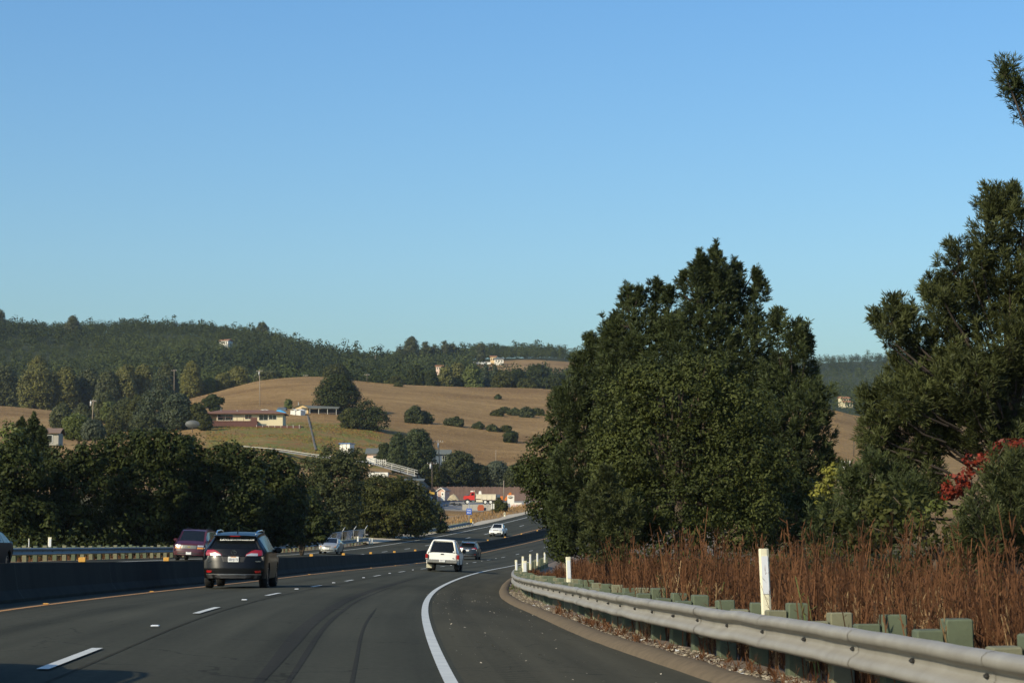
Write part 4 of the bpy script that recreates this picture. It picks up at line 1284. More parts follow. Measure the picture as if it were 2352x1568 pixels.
bough_pine("young_pine", "soft young pine in front of the broad leaved tree's left side", 70,
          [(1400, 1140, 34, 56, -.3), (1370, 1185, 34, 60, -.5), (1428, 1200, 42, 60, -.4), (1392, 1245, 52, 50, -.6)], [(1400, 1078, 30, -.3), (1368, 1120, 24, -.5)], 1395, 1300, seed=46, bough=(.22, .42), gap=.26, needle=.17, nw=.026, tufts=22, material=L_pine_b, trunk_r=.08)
bough_pine("pine_tree", "large sunlit pine filling the right edge of the photo", 48,
           [(2050, 748, 36, 42), (2090, 775, 42, 42), (2030, 785, 20, 26), (2140, 700, 32, 38), (2168, 712, 40, 45), (2200, 618, 38, 38), (2232, 628, 40, 46), (2292, 500, 44, 46), (2345, 505, 60, 62), (2268, 560, 44, 52), (2330, 620, 90, 95), (2235, 720, 85, 80),
            (2300, 800, 120, 115), (2160, 800, 76, 62), (2105, 855, 76, 52), (2210, 890, 125, 85), (2330, 930, 110, 95), (2080, 925, 70, 55), (2025, 950, 44, 50), (1998, 935, 18, 34), (2120, 1000, 92, 55), (2250, 990, 105, 55), (2420, 700, 90, 190), (2030, 1010, 50, 40), (2040, 1075, 60, 50), (2120, 1075, 60, 46), (2000, 1020, 30, 40), (2090, 1140, 76, 40), (2320, 1060, 60, 30, -.8)],
           [(2280, 428, 50), (2268, 482, 26, -.3), (2312, 452, 34, .2), (2340, 430, 40, .3), (2195, 562, 34), (2240, 572, 30, -.2), (2140, 645, 34), (2170, 656, 28), (2050, 692, 34), (2078, 718, 24), (2028, 738, 24), (2004, 900, 26)],
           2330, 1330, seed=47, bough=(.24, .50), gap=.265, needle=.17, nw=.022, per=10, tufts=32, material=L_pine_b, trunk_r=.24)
bough_pine("pine_branch_tree", "tall pine mostly outside the frame whose branch tip enters at upper right", 40,
           [(2308, 180, 4, 18), (2322, 212, 8, 14), (2340, 222, 10, 20), (2354, 255, 13, 22), (2380, 230, 26, 40), (2480, 120, 90, 130), (2600, 0, 130, 180), (2560, 300, 120, 150), (2600, 600, 160, 250)],
           [(2305, 150, 30), (2333, 184, 20), (2352, 200, 24)],
           2520, 1340, seed=48, bough=(.14, .30), gap=.2, needle=.15, nw=.017, per=10, tufts=20, trunk_r=.22)
bough_pine("young_pine", "low young pine under the gap between the two big pines", 46,
          [(1960, 1140, 52, 56), (2012, 1115, 50, 60), (1925, 1190, 46, 54), (2066, 1165, 66, 60), (1990, 1215, 86, 60), (1900, 1235, 50, 40)], [(1962, 1082, 24), (2014, 1050, 28)], 1985, 1340, seed=49, bough=(.2, .40), gap=.25, needle=.15, nw=.02, tufts=24, trunk_r=.08)
bough_pine("young_pine", "soft young pine at the photo's right edge under the red leaves", 38,
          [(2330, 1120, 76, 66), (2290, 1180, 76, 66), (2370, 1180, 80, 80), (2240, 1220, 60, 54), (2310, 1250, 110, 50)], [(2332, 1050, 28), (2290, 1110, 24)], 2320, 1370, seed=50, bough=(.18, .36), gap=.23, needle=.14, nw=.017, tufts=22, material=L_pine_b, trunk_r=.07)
broad_tree("yellow_shrub", "bright yellow green shrub in the gap between the two big pines", "shrub", 66,
           [(1912, 1080, 22, 20), (1945, 1098, 20, 16), (1900, 1110, 24, 18), (1885, 1135, 28, 22)], 1915, 1290, leaf=.12, dens=9, clump=.18, lpc=12, material=L_yel, seed=51, trunk_r=.05)
broad_tree("red_shrub", "autumn red shrub glowing between the pine branches at right", "shrub", 43,
           [(2230, 1090, 42, 32), (2262, 1062, 36, 22), (2200, 1115, 36, 20), (2330, 1020, 40, 12), (2185, 1130, 26, 14)], 2230, 1290, leaf=.10, dens=4.5, clump=.15, lpc=9, material=L_red, seed=52, trunk_r=.05)
broad_tree("yellow_shrub", "dull yellow shrub low under the red leaves at right", "shrub", 44,
           [(2150, 1165, 30, 14), (2215, 1172, 26, 18), (2105, 1190, 26, 16)], 2150, 1340, leaf=.09, dens=8, clump=.13, lpc=10, material=L_lime, seed=53, trunk_r=.04)
broad_tree("dark_shrub", "dark tangled shrub behind the dry weeds under the right pine", "shrub", 42,
           [(2080, 1200, 110, 60), (2200, 1230, 110, 70), (1960, 1220, 100, 60), (2320, 1220, 100, 80), (2030, 1150, 60, 50)], 2140, 1345, leaf=.12, dens=6, clump=.2, lpc=14, material=L_oak_warm, seed=54, trunk_r=.06)
broad_tree("dark_shrub", "dark dense shrub at the foot of the narrow right hand pine", "shrub", 78,
           [(1830, 1190, 85, 70), (1760, 1215, 60, 50), (1890, 1215, 60, 55), (1820, 1120, 50, 50)], 1830, 1290, leaf=.13, dens=9, clump=.28, lpc=20, material=L_oak, seed=55, trunk_r=.06)
undergrowth("bank_undergrowth", "dark undergrowth behind the dry weeds beneath the pines", [(50, 125, 10.0, 36)], 61, L_oak, 3.4, 90000, .16)

# ---- dry weeds behind the right guardrail
def weeds(name, label, n, Yr, orr, hr, seed, material, w=.012, heads=True, near_rail=True, pw=1.0):
    r = np.random.default_rng(seed)
    Y = Yr[0] + (Yr[1] - Yr[0]) * r.random(n) ** pw
    o = r.uniform(orr[0], orr[1], n)
    X = curbX(Y) + o
    Z = CZ + curbZ_rel(Y) - .12 - .06 * np.clip(o - .5, 0, 9)
    H = r.uniform(hr[0], hr[1], n) * (.75 + .35 * np.sin(Y * .7 + X) * np.sin(X * 1.9))
    P0 = np.stack([X, Y, Z], 1)
    H = H * np.where(Y > 46, .38 + .62 * smooth01(o, 1.6, 4.2), 1.0)
    lean = np.stack([r.normal(0, .13, n), r.normal(0, .13, n), np.ones(n)], 1)
    tone = r.random(n)
    Vs, Ls = [], []
    segs = 3
    ang = r.uniform(0, 3.14, n)
    sd = np.stack([np.cos(ang), np.sin(ang), np.zeros(n)], 1)
    ww = (w * (1 + Y / 60.0))[:, None]
    A = P0; B = P0 + lean * (H * .55)[:, None]; C = P0 + lean * H[:, None] + r.normal(0, .05, (n, 3))
    for a, b, s0, s1 in ((A, B, 1, .8), (B, C, .8, .4)):
        Vs.append(np.stack([a - sd * ww * s0, a + sd * ww * s0, b + sd * ww * s1, b - sd * ww * s1], 1).reshape(-1, 3)); Ls.append(tone)
    # side twigs and seed heads
    k = 20 if heads else 5
    t = r.uniform(.3, 1.0, (n, k)) 
    base = (P0[:, None, :] + lean[:, None, :] * (H[:, None] * t)[:, :, None]).reshape(-1, 3)
    d = unit(n * k, r); d[:, 2] = np.abs(d[:, 2]) * .9 + .2; d[:, :2] *= .7
    L = (.05 + .11 * r.random(n * k)) * np.repeat(.7 + H * .25, k)
    tip = base + d * L[:, None]
    sw = np.repeat(ww, k, 0) * .75
    s2 = np.repeat(sd, k, 0)
    Vs.append(np.stack([base - s2 * sw * .4, (base + tip) / 2 - s2 * sw, tip, (base + tip) / 2 + s2 * sw], 1).reshape(-1, 3)); Ls.append(np.repeat(tone, k) * .7 + .3 * r.random(n * k))
    V = np.concatenate(Vs)
    me = np_mesh(name, V, np.arange(len(V), dtype=np.int32).reshape(-1, 4), face_attr=np.concatenate(Ls))
    return tag(link(name, me, material), label, "weeds", kind="stuff")
L_weed = leaf_mat("dry_weed", (.045, .019, .009), (.175, .082, .038), trans=.15, hue_scale=.5, spec=.1, rough=.8)
L_straw = leaf_mat("dry_straw", (.16, .095, .04), (.40, .27, .14), trans=.2, hue_scale=.5, spec=.1, rough=.8)
L_gweed = leaf_mat("green_weed", (.06, .08, .02), (.14, .17, .06), trans=.2, hue_scale=.5, spec=.1)
weeds("dry_weeds", "tall reddish brown dry weeds behind the near guardrail", 17000, (11, 112), (.85, 6.5), (1.0, 1.85), 71, L_weed, .0065, pw=1.35)
weeds("dry_straw", "pale dry straw behind the near guardrail at the right", 1700, (9, 34), (.9, 5.0), (.7, 1.25), 72, L_straw, .007)
weeds("weeds_under_rail", "short rusty weeds growing under the near guardrail", 700, (13, 90), (.36, .62), (.16, .42), 73, L_weed, .006)
weeds("green_weeds", "thin green weeds at the bend of the near guardrail", 130, (62, 100), (.4, 1.4), (.6, 1.1), 74, L_gweed, .012, heads=False)
weeds("green_weeds", "sparse green stalks among the posts of the near guardrail", 60, (20, 60), (.9, 1.6), (.9, 1.3), 75, L_gweed, .009, heads=False)

# dry grass tufts on the banks across the road
def tufts(name, label, n, pts, seed, material, hr, w):
    r = np.random.default_rng(seed)
    X, Y = pts(r, n)
    Z = ground(X, Y)
    H = r.uniform(hr[0], hr[1], n)
    ang = r.uniform(0, 3.14, n); sd = np.stack([np.cos(ang), np.sin(ang), np.zeros(n)], 1) * w
    P0 = np.stack([X, Y, Z - .05], 1)
    tip = P0 + np.stack([r.normal(0, .2, n) * H, r.normal(0, .2, n) * H, H], 1)
    V = np.stack([P0 - sd, P0 + sd, tip + sd * .4, tip - sd * .4], 1).reshape(-1, 3)
    me = np_mesh(name, V, np.arange(len(V), dtype=np.int32).reshape(-1, 4), face_attr=r.random(n))
    return tag(link(name, me, material), label, "grass", kind="stuff")
L_dryg = leaf_mat("dry_bank_grass", (.17, .095, .035), (.40, .255, .115), trans=.15, hue_scale=.12, spec=.05, rough=.9)
def bank_pts(r, n):
    Y = r.uniform(272, 402, n); px = r.uniform(1000, 1300, n)
    X = (px - PW / 2) / 4840 * Y
    o = X - Dx(np.clip(Y, -60, 450))
    ok = (o < -17.2)
    return X[ok], Y[ok]
def _tuft_wrap(r, n): return bank_pts(r, n)
def tufts2(name, label, n, f, seed, material, hr, w):
    r = np.random.default_rng(seed); X, Y = f(r, n)
    return tufts(name, label, len(X), lambda r_, n_: (X, Y), seed + 1, material, hr, w)
tufts2("bank_grass", "tall dry golden grass on the bank below the parked truck", 9000, bank_pts, 81, L_dryg, (.2, .6), .045)
def rail_pts(r, n):
    Y = r.uniform(60, 216, n); o = r.uniform(-19.5, -16.3, n)
    return Dx(Y) + o, Y
tufts2("verge_dry_grass", "rusty dry grass behind the far guardrail", 6000, rail_pts, 82, L_weed, (.25, .7), .035)

def hill_pts(r, n):
    Y = np.sqrt(r.uniform(545 ** 2, 925 ** 2, n)); px = r.uniform(400, 1360, n)
    X = (px - PW / 2) / 4840 * Y
    ice = (Y > 500) & (Y < 655) & (px < 860) & (px > 470)
    ok = ~ice | (r.random(n) < .05)
    return X[ok], Y[ok]
L_hillg = leaf_mat("hill_straw", (.21, .132, .056), (.37, .25, .118), trans=.1, hue_scale=.05, spec=.02, rough=.95)
tufts2("hill_grass", "short dry straw coloured grass over the brown hill", 60000, hill_pts, 83, L_hillg, (.05, .2), .11)
def hill2_pts(r, n):
    Y = np.sqrt(r.uniform(420 ** 2, 720 ** 2, n)); px = r.uniform(1840, 2020, n)
    return (px - PW / 2) / 4840 * Y, Y
tufts2("hill_grass", "short dry grass on the slope seen between the two big pines", 9000, hill2_pts, 84, L_hillg, (.05, .2), .10)
def hill3_pts(r, n):
    Y = np.sqrt(r.uniform(640 ** 2, 900 ** 2, n)); px = r.uniform(-60, 260, n)
    return (px - PW / 2) / 4840 * Y, Y
tufts2("hill_grass", "short dry grass on the small brown field at far left", 12000, hill3_pts, 85, L_hillg, (.05, .2), .11)
def ice_pts(r, n):
    Y = np.sqrt(r.uniform(515 ** 2, 650 ** 2, n)); px = r.uniform(470, 880, n)
    X = (px - PW / 2) / 4840 * Y
    m = np.sin(X * .21 + 1.3 * np.sin(Y * .11)) + np.sin(Y * .17 - X * .05) + .8 * r.normal(size=n)
    ok = m > .35
    return X[ok], Y[ok]
L_ice = leaf_mat("ice_plant", (.20, .085, .03), (.14, .175, .035), extra=(.22, .21, .05), trans=.1, hue_scale=.09, spec=.1)
tufts2("ground_cover", "patchy green and rusty ice plant below the ranch house", 26000, ice_pts, 86, L_ice, (.06, .22), .26)
# ================================================================== vehicles
def paint(name, c, rough=.32, coat=.5, metal=.0, spec=.5):
    return mat(name, c, rough, metal, c2=tuple(x * .9 for x in c), scale=1.5, spec=spec, coat=coat)
M_black = paint("black_paint", (.004, .0042, .0045), .3, .08, spec=.22)
M_wpaint = paint("white_paint", (.82, .80, .72), .4, .4)
M_dgrey = paint("dark_grey_paint", (.024, .03, .032), .28, .2, metal=.2)
M_burg = paint("burgundy_paint", (.062, .010, .014), .3, .3)
M_silver = paint("silver_paint", (.42, .41, .36), .35, metal=.4)
M_dblue = paint("dark_blue_paint", (.005, .009, .016), .45, .0, spec=.12)
M_red = paint("red_paint", (.62, .035, .02), .35, .5)
M_cream = paint("cream_paint", (.72, .64, .46), .5, .2)
M_glass = mat("dark_glass", (.010, .013, .014), .10, spec=.4, c2=(.008, .010, .012))
M_glass2 = mat("tinted_glass", (.006, .007, .007), .22, spec=.22, c2=(.004, .005, .005))
M_rubber = mat("tyre_rubber", (.018, .018, .017), .85)
M_rim = mat("alloy", (.40, .40, .39), .3, .9)
M_chrome = mat("chrome", (.75, .75, .73), .16, 1.0)
M_plast = mat("black_plastic", (.018, .018, .018), .6)
M_tail = mat("tail_lens_red", (.30, .009, .008), .15, spec=.8, coat=.6)
M_clear = mat("clear_lens", (.62, .60, .55), .12, spec=.9, coat=.8, metal=.45)
M_amber = mat("amber_lens", (.75, .30, .05), .2, spec=.7, coat=.5)
M_plate = mat("plate_white", (.74, .74, .70), .35, c2=(.68, .68, .66))
M_plink = mat("plate_ink", (.03, .05, .14), .5)
M_under = mat("underbody", (.012, .012, .012), .9)

def wheel_at(parent, x, y, r, w, rim=M_rim, spokes=5):
    """tyre lathed round its axle with a spoked rim as its sub-part"""
    prof = [(r * .62, -w / 2 + .01), (r * .84, -w / 2), (r * .95, -w * .44), (r, -w * .34), (r, w * .34), (r * .95, w * .44), (r * .84, w / 2), (r * .62, w / 2 - .01)]
    n = 28; vs_, fs = [], []
    for (a, h) in prof:
        for k in range(n):
            t = 2 * math.pi * k / n
            vs_.append((h, a * math.cos(t), a * math.sin(t)))
    m = len(prof)
    for i in range(m - 1):
        for k in range(n):
            fs.append((i * n + k, i * n + (k + 1) % n, (i + 1) * n + (k + 1) % n, (i + 1) * n + k))
    t = MB().add(vs_, fs).build("wheel", M_rubber, parent, smooth=True, loc=(x, y, r))
    rb = MB()
    s = 1 if x > 0 else -1
    disc = [(0, r * .64 * math.cos(2 * math.pi * k / n), r * .64 * math.sin(2 * math.pi * k / n)) for k in range(n)]
    rb.add([(s * (w / 2 - .06), p[1], p[2]) for p in disc], [tuple(range(n))])
    for k in range(spokes):
        a = 2 * math.pi * k / spokes
        c, d = math.cos(a), math.sin(a)
        q = .05
        rb.add([(s * (w / 2 - .012), -d * q, c * q), (s * (w / 2 - .012), d * q, -c * q), (s * (w / 2 - .025), c * r * .6 + d * q * .8, d * r * .6 - c * q * .8), (s * (w / 2 - .025), c * r * .6 - d * q * .8, d * r * .6 + c * q * .8)], [(0, 1, 2, 3)])
    ring = []
    for rr in (r * .57, r * .645):
        ring += [(s * (w / 2 - .008), rr * math.cos(2 * math.pi * k / n), rr * math.sin(2 * math.pi * k / n)) for k in range(n)]
    rb.add(ring, [(k, (k + 1) % n, n + (k + 1) % n, n + k) for k in range(n)])
    rb.build("rim", rim, t, smooth=False)
    return t

class Shell:
    """car body draped over a side profile. profile: (y, z, half width, tag of the piece that follows)"""
    def __init__(s, profile, W, belt, rear_bulge=.12, front_bulge=.25, wheels=(), rock=.26, arch=.40, plan=(1.7, .045), wins=(), yr=0.0, yf=0.9, step=.07, lowpull=.06):
        s.W, s.belt, s.wins = W, belt, wins
        P = [(p[0], p[1], p[2]) for p in profile]; tags = [p[3] for p in profile[:-1]]
        Q, T = [], []
        for i in range(len(P) - 1):
            a, b = np.array(P[i]), np.array(P[i + 1])
            n = max(1, int(np.linalg.norm((b - a)[:2]) / step))
            p0 = np.array(P[max(i - 1, 0)]); p3 = np.array(P[min(i + 2, len(P) - 1)])
            for k in range(n):
                t = k / n
                lin = a + (b - a) * t
                # soft curve through neighbours, weak so that corners stay readable
                m1 = (b - p0) * .5; m2 = (p3 - a) * .5
                t2, t3 = t * t, t * t * t
                cr_ = (2 * t3 - 3 * t2 + 1) * a + (t3 - 2 * t2 + t) * m1 + (-2 * t3 + 3 * t2) * b + (t3 - t2) * m2
                Q.append(lin * .55 + cr_ * .45); T.append(tags[i])
        Q.append(np.array(P[-1])); T.append(tags[-1])
        s.Q = np.array(Q); s.T = T
        y = s.Q[:, 0]
        for i in range(1, len(y)):
            if y[i] <= y[i - 1]: y[i] = y[i - 1] + 1e-3
        s.y0, s.y1 = y[0], y[-1]
        s.rb, s.fb, s.yr, s.yf = rear_bulge, front_bulge, yr, yf
        s.wheels, s.rock, s.arch, s.plan, s.lowpull = wheels, rock, arch, plan, lowpull
    def bulge(s, y):
        r = np.clip((s.yr - y) / (s.yr - s.y0), 0, 1) ** 2 * s.rb
        f = np.clip((y - s.yf) / (s.y1 - s.yf), 0, 1) ** 2 * s.fb
        return r - f
    def hw_low(s, y, z):
        d = max(0, abs(y) - s.plan[0])
        w = s.W / 2 - s.plan[1] * d * d * 2
        w -= s.lowpull * max(0, (.72 - z) / .5) ** 2
        w -= .02 * max(0, (z - .8) / .3) ** 2
        return w
    def build(s, parent, mats):
        NS = 15
        ss = np.linspace(-1, 1, NS)
        V, F = [], {}
        top = []
        for (y, z, hw), t in zip(s.Q, s.T):
            row = []
            for q in ss:
                a = abs(q)
                row.append(len(V)); V.append((q * hw, y + s.bulge(y) * a ** 3, z - (.035 if t in ('roof', 'hood') else .012) * a ** 2.4))
            top.append(row)
        for i in range(len(top) - 1):
            for k in range(NS - 1):
                t = s.T[i]
                if t in ('rear_window', 'windshield'):
                    edge = k in (0, NS - 2)
                    name = 'body' if edge else t
                elif t in ('roof', 'hood', 'body'): name = 'body'
                elif t == 'bumper': name = 'rear_bumper' if s.Q[i][0] < 0 else 'front_bumper'
                else: name = t if 0 < k < NS - 2 else 'body'
                F.setdefault(name, []).append((top[i][k], top[i + 1][k], top[i + 1][k + 1], top[i][k + 1]))
        for sd in (-1, 1):
            grid = []
            for i, (y, z, hw) in enumerate(s.Q):
                ev = V[top[i][0 if sd < 0 else -1]]
                zt = ev[2]
                zb = s.rock
                for wy in s.wheels:
                    d = abs(y - wy)
                    if d < s.arch: zb = max(zb, .06 + math.sqrt(s.arch ** 2 - d * d) + .28)
                zb = min(zb, zt)
                belt = min(s.belt, zt)
                zs = [zt, zt - (zt - belt) * .16, zt - (zt - belt) * .55, belt + .0, belt - (belt - max(zb, .3)) * .12, max(zb, belt - (belt - zb) * .38), max(zb, belt - (belt - zb) * .7), zb]
                for j in range(1, len(zs)): zs[j] = min(zs[j], zs[j - 1])
                col_ = [top[i][0 if sd < 0 else -1]]
                for j in range(1, len(zs)):
                    zz = zs[j]
                    if zz > s.belt:
                        wl = s.hw_low(y, s.belt)
                        u = (zt - zz) / max(zt - s.belt, 1e-6)
                        x = abs(ev[0]) + (wl - abs(ev[0])) * (u ** .85)
                    else:
                        x = s.hw_low(y, zz)
                        if zt < s.belt + .02: x = abs(ev[0]) + (x - abs(ev[0])) * min(1, ((zt - zz) / .10)) if x > abs(ev[0]) else x
                    col_.append(len(V)); V.append((sd * x, ev[1], zz))
                grid.append(col_)
            for i in range(len(grid) - 1):
                ym = (s.Q[i][0] + s.Q[i + 1][0]) / 2
                for j in range(7):
                    name = 'body'
                    if j in (1, 2):
                        for (a, b) in s.wins:
                            if a < ym < b: name = 'side_window' if sd > 0 else 'side_window_'
                    q = (grid[i][j], grid[i][j + 1], grid[i + 1][j + 1], grid[i + 1][j])
                    F.setdefault(name, []).append(q if sd > 0 else tuple(reversed(q)))
        out = {}
        for name, fs in F.items():
            used = sorted({i for f in fs for i in f}); mp = {u: k for k, u in enumerate(used)}
            mb = MB().add([V[u] for u in used], [tuple(mp[i] for i in f) for f in fs])
            nm = name.rstrip('_')
            me = mb.mesh(nm, smooth=True, fix=False)
            bm = bmesh.new(); bm.from_mesh(me)
            bmesh.ops.remove_doubles(bm, verts=bm.verts, dist=1e-4)
            bm.to_mesh(me); bm.free()
            me.polygons.foreach_set("use_smooth", [True] * len(me.polygons))
            out[name] = link(nm, me, mats.get(nm, mats.get(nm.split('_')[-1], mats['body'])), parent)
        # floor pan
        ub = MB().box((0, (s.y0 + s.y1) / 2, s.rock + .08), (s.W * .86, (s.y1 - s.y0) * .90, .22), bev=.05)
        ub.build("underbody", M_under, parent)
        return out
    def rear_y(s, x, z):
        i = int(np.argmax(s.Q[:, 1] > 0))
        k = 0
        while k < len(s.Q) - 1 and s.Q[k + 1, 1] >= s.Q[k, 1]: k += 1
        zs, ys, hs = s.Q[:k + 1, 1], s.Q[:k + 1, 0], s.Q[:k + 1, 2]
        y = np.interp(z, zs, ys); h = np.interp(z, zs, hs)
        return float(y + s.bulge(y) * min(1.15, abs(x) / h) ** 3)
    def front_y(s, x, z):
        k = len(s.Q) - 1
        while k > 0 and s.Q[k - 1, 1] >= s.Q[k, 1]: k -= 1
        zs, ys, hs = s.Q[k:, 1][::-1], s.Q[k:, 0][::-1], s.Q[k:, 2][::-1]
        y = np.interp(z, zs, ys); h = np.interp(z, zs, hs)
        return float(y + s.bulge(y) * min(1.15, abs(x) / h) ** 3)
    def patch(s, name, poly, material, parent, end='rear', proud=.012, sub=4):
        """a lens, badge or panel lying on the rear or front face; poly in (x, z)"""
        f = s.rear_y if end == 'rear' else s.front_y
        sg = -1 if end == 'rear' else 1
        # densify outline
        pts = []
        n = len(poly)
        for i in range(n):
            a, b = poly[i], poly[(i + 1) % n]
            for k in range(sub):
                t = k / sub; pts.append((a[0] + (b[0] - a[0]) * t, a[1] + (b[1] - a[1]) * t))
        cx = sum(p[0] for p in pts) / len(pts); cz = sum(p[1] for p in pts) / len(pts)
        rings = []
        for q in (1.0, .9, .5):
            ex = proud if q < 1 else proud * .3
            rings.append([(cx + (p[0] - cx) * q, f(cx + (p[0] - cx) * q, cz + (p[1] - cz) * q) + sg * ex, cz + (p[1] - cz) * q) for p in pts])
        m = len(pts)
        skirt = [(p[0], f(p[0], p[1]) - sg * .04, p[1]) for p in pts]
        vs_ = skirt + rings[0] + rings[1] + rings[2] + [(cx, f(cx, cz) + sg * proud, cz)]
        fs = []
        for r_ in range(3):
            for k in range(m):
                fs.append((r_ * m + k, r_ * m + (k + 1) % m, (r_ + 1) * m + (k + 1) % m, (r_ + 1) * m + k))
        for k in range(m): fs.append((3 * m + k, 3 * m + (k + 1) % m, 4 * m))
        return MB().add(vs_, fs).build(name, material, parent, smooth=False)

def rect(x0, x1, z0, z1): return [(x0, z0), (x1, z0), (x1, z1), (x0, z1)]
def mirror(poly): return [(-x, z) for x, z in reversed(poly)]

def text(body, size, material, parent, loc, rot, name="lettering", ext=.004, sx=1.0, align='CENTER', shear=0.0, offset=0.0):
    c = bpy.data.curves.new(name, 'FONT')
    c.body = body; c.size = size; c.align_x = align; c.align_y = 'CENTER'; c.extrude = ext; c.shear = shear; c.offset = offset
    c.resolution_u = 2
    c.materials.append(material)
    tmp = bpy.data.objects.new(name + "_curve", c); col.objects.link(tmp)
    dg = bpy.context.evaluated_depsgraph_get()
    me = bpy.data.meshes.new_from_object(tmp.evaluated_get(dg))
    bpy.data.objects.remove(tmp)
    me.name = name
    if not me.materials: me.materials.append(material)
    o = bpy.data.objects.new(name, me); col.objects.link(o)
    o.parent = parent; o.location = loc; o.rotation_euler = rot; o.scale = (sx, 1, 1)
    return o

def plate(sh, parent, x, z, end='rear', txt=None, w=.31, h=.155, face=M_plate):
    f = sh.rear_y if end == 'rear' else sh.front_y
    sg = -1 if end == 'rear' else 1
    y = f(x, z) + sg * .035
    p = MB().box((0, 0, 0), (w, .012, h), bev=.004).build("license_plate", face, parent, loc=(x, y, z))
    MB().box((0, sg * .007, h * .5 - .012), (w * .5, .004, .018)).build("header_strip", M_amber if end == 'rear' else M_plink, p)
    if txt:
        text(txt, .095, M_plink, p, (0, sg * .0085, -.01), (math.pi / 2, 0, 0 if end == 'rear' else math.pi), ext=.001, sx=.82, name="lettering")
    return p

def mirrors(parent, y, z, x, material, size=(.24, .12, .16)):
    for s in (-1, 1):
        m = MB()
        m.box((s * (x + size[0] / 2), y, z), size, bev=.05)
        m.box((s * (x - .02), y + .02, z - .05), (.12, .05, .04))
        m.build("door_mirror", material, parent, smooth=False)

def place(root, Y, o, oncoming=False, extra=0.0, roll=.044, pitch=0.0, scale=1.0):
    p = rpos(Y, o)
    h = float(Dh(Y)) + extra
    root.location = p
    root.rotation_mode = 'XYZ'
    rz = -h + (math.pi if oncoming else 0)
    root.rotation_euler = (pitch * (1 if not oncoming else -1), roll * (1 if not oncoming else -1), rz)
    root.scale = (scale, scale, scale)

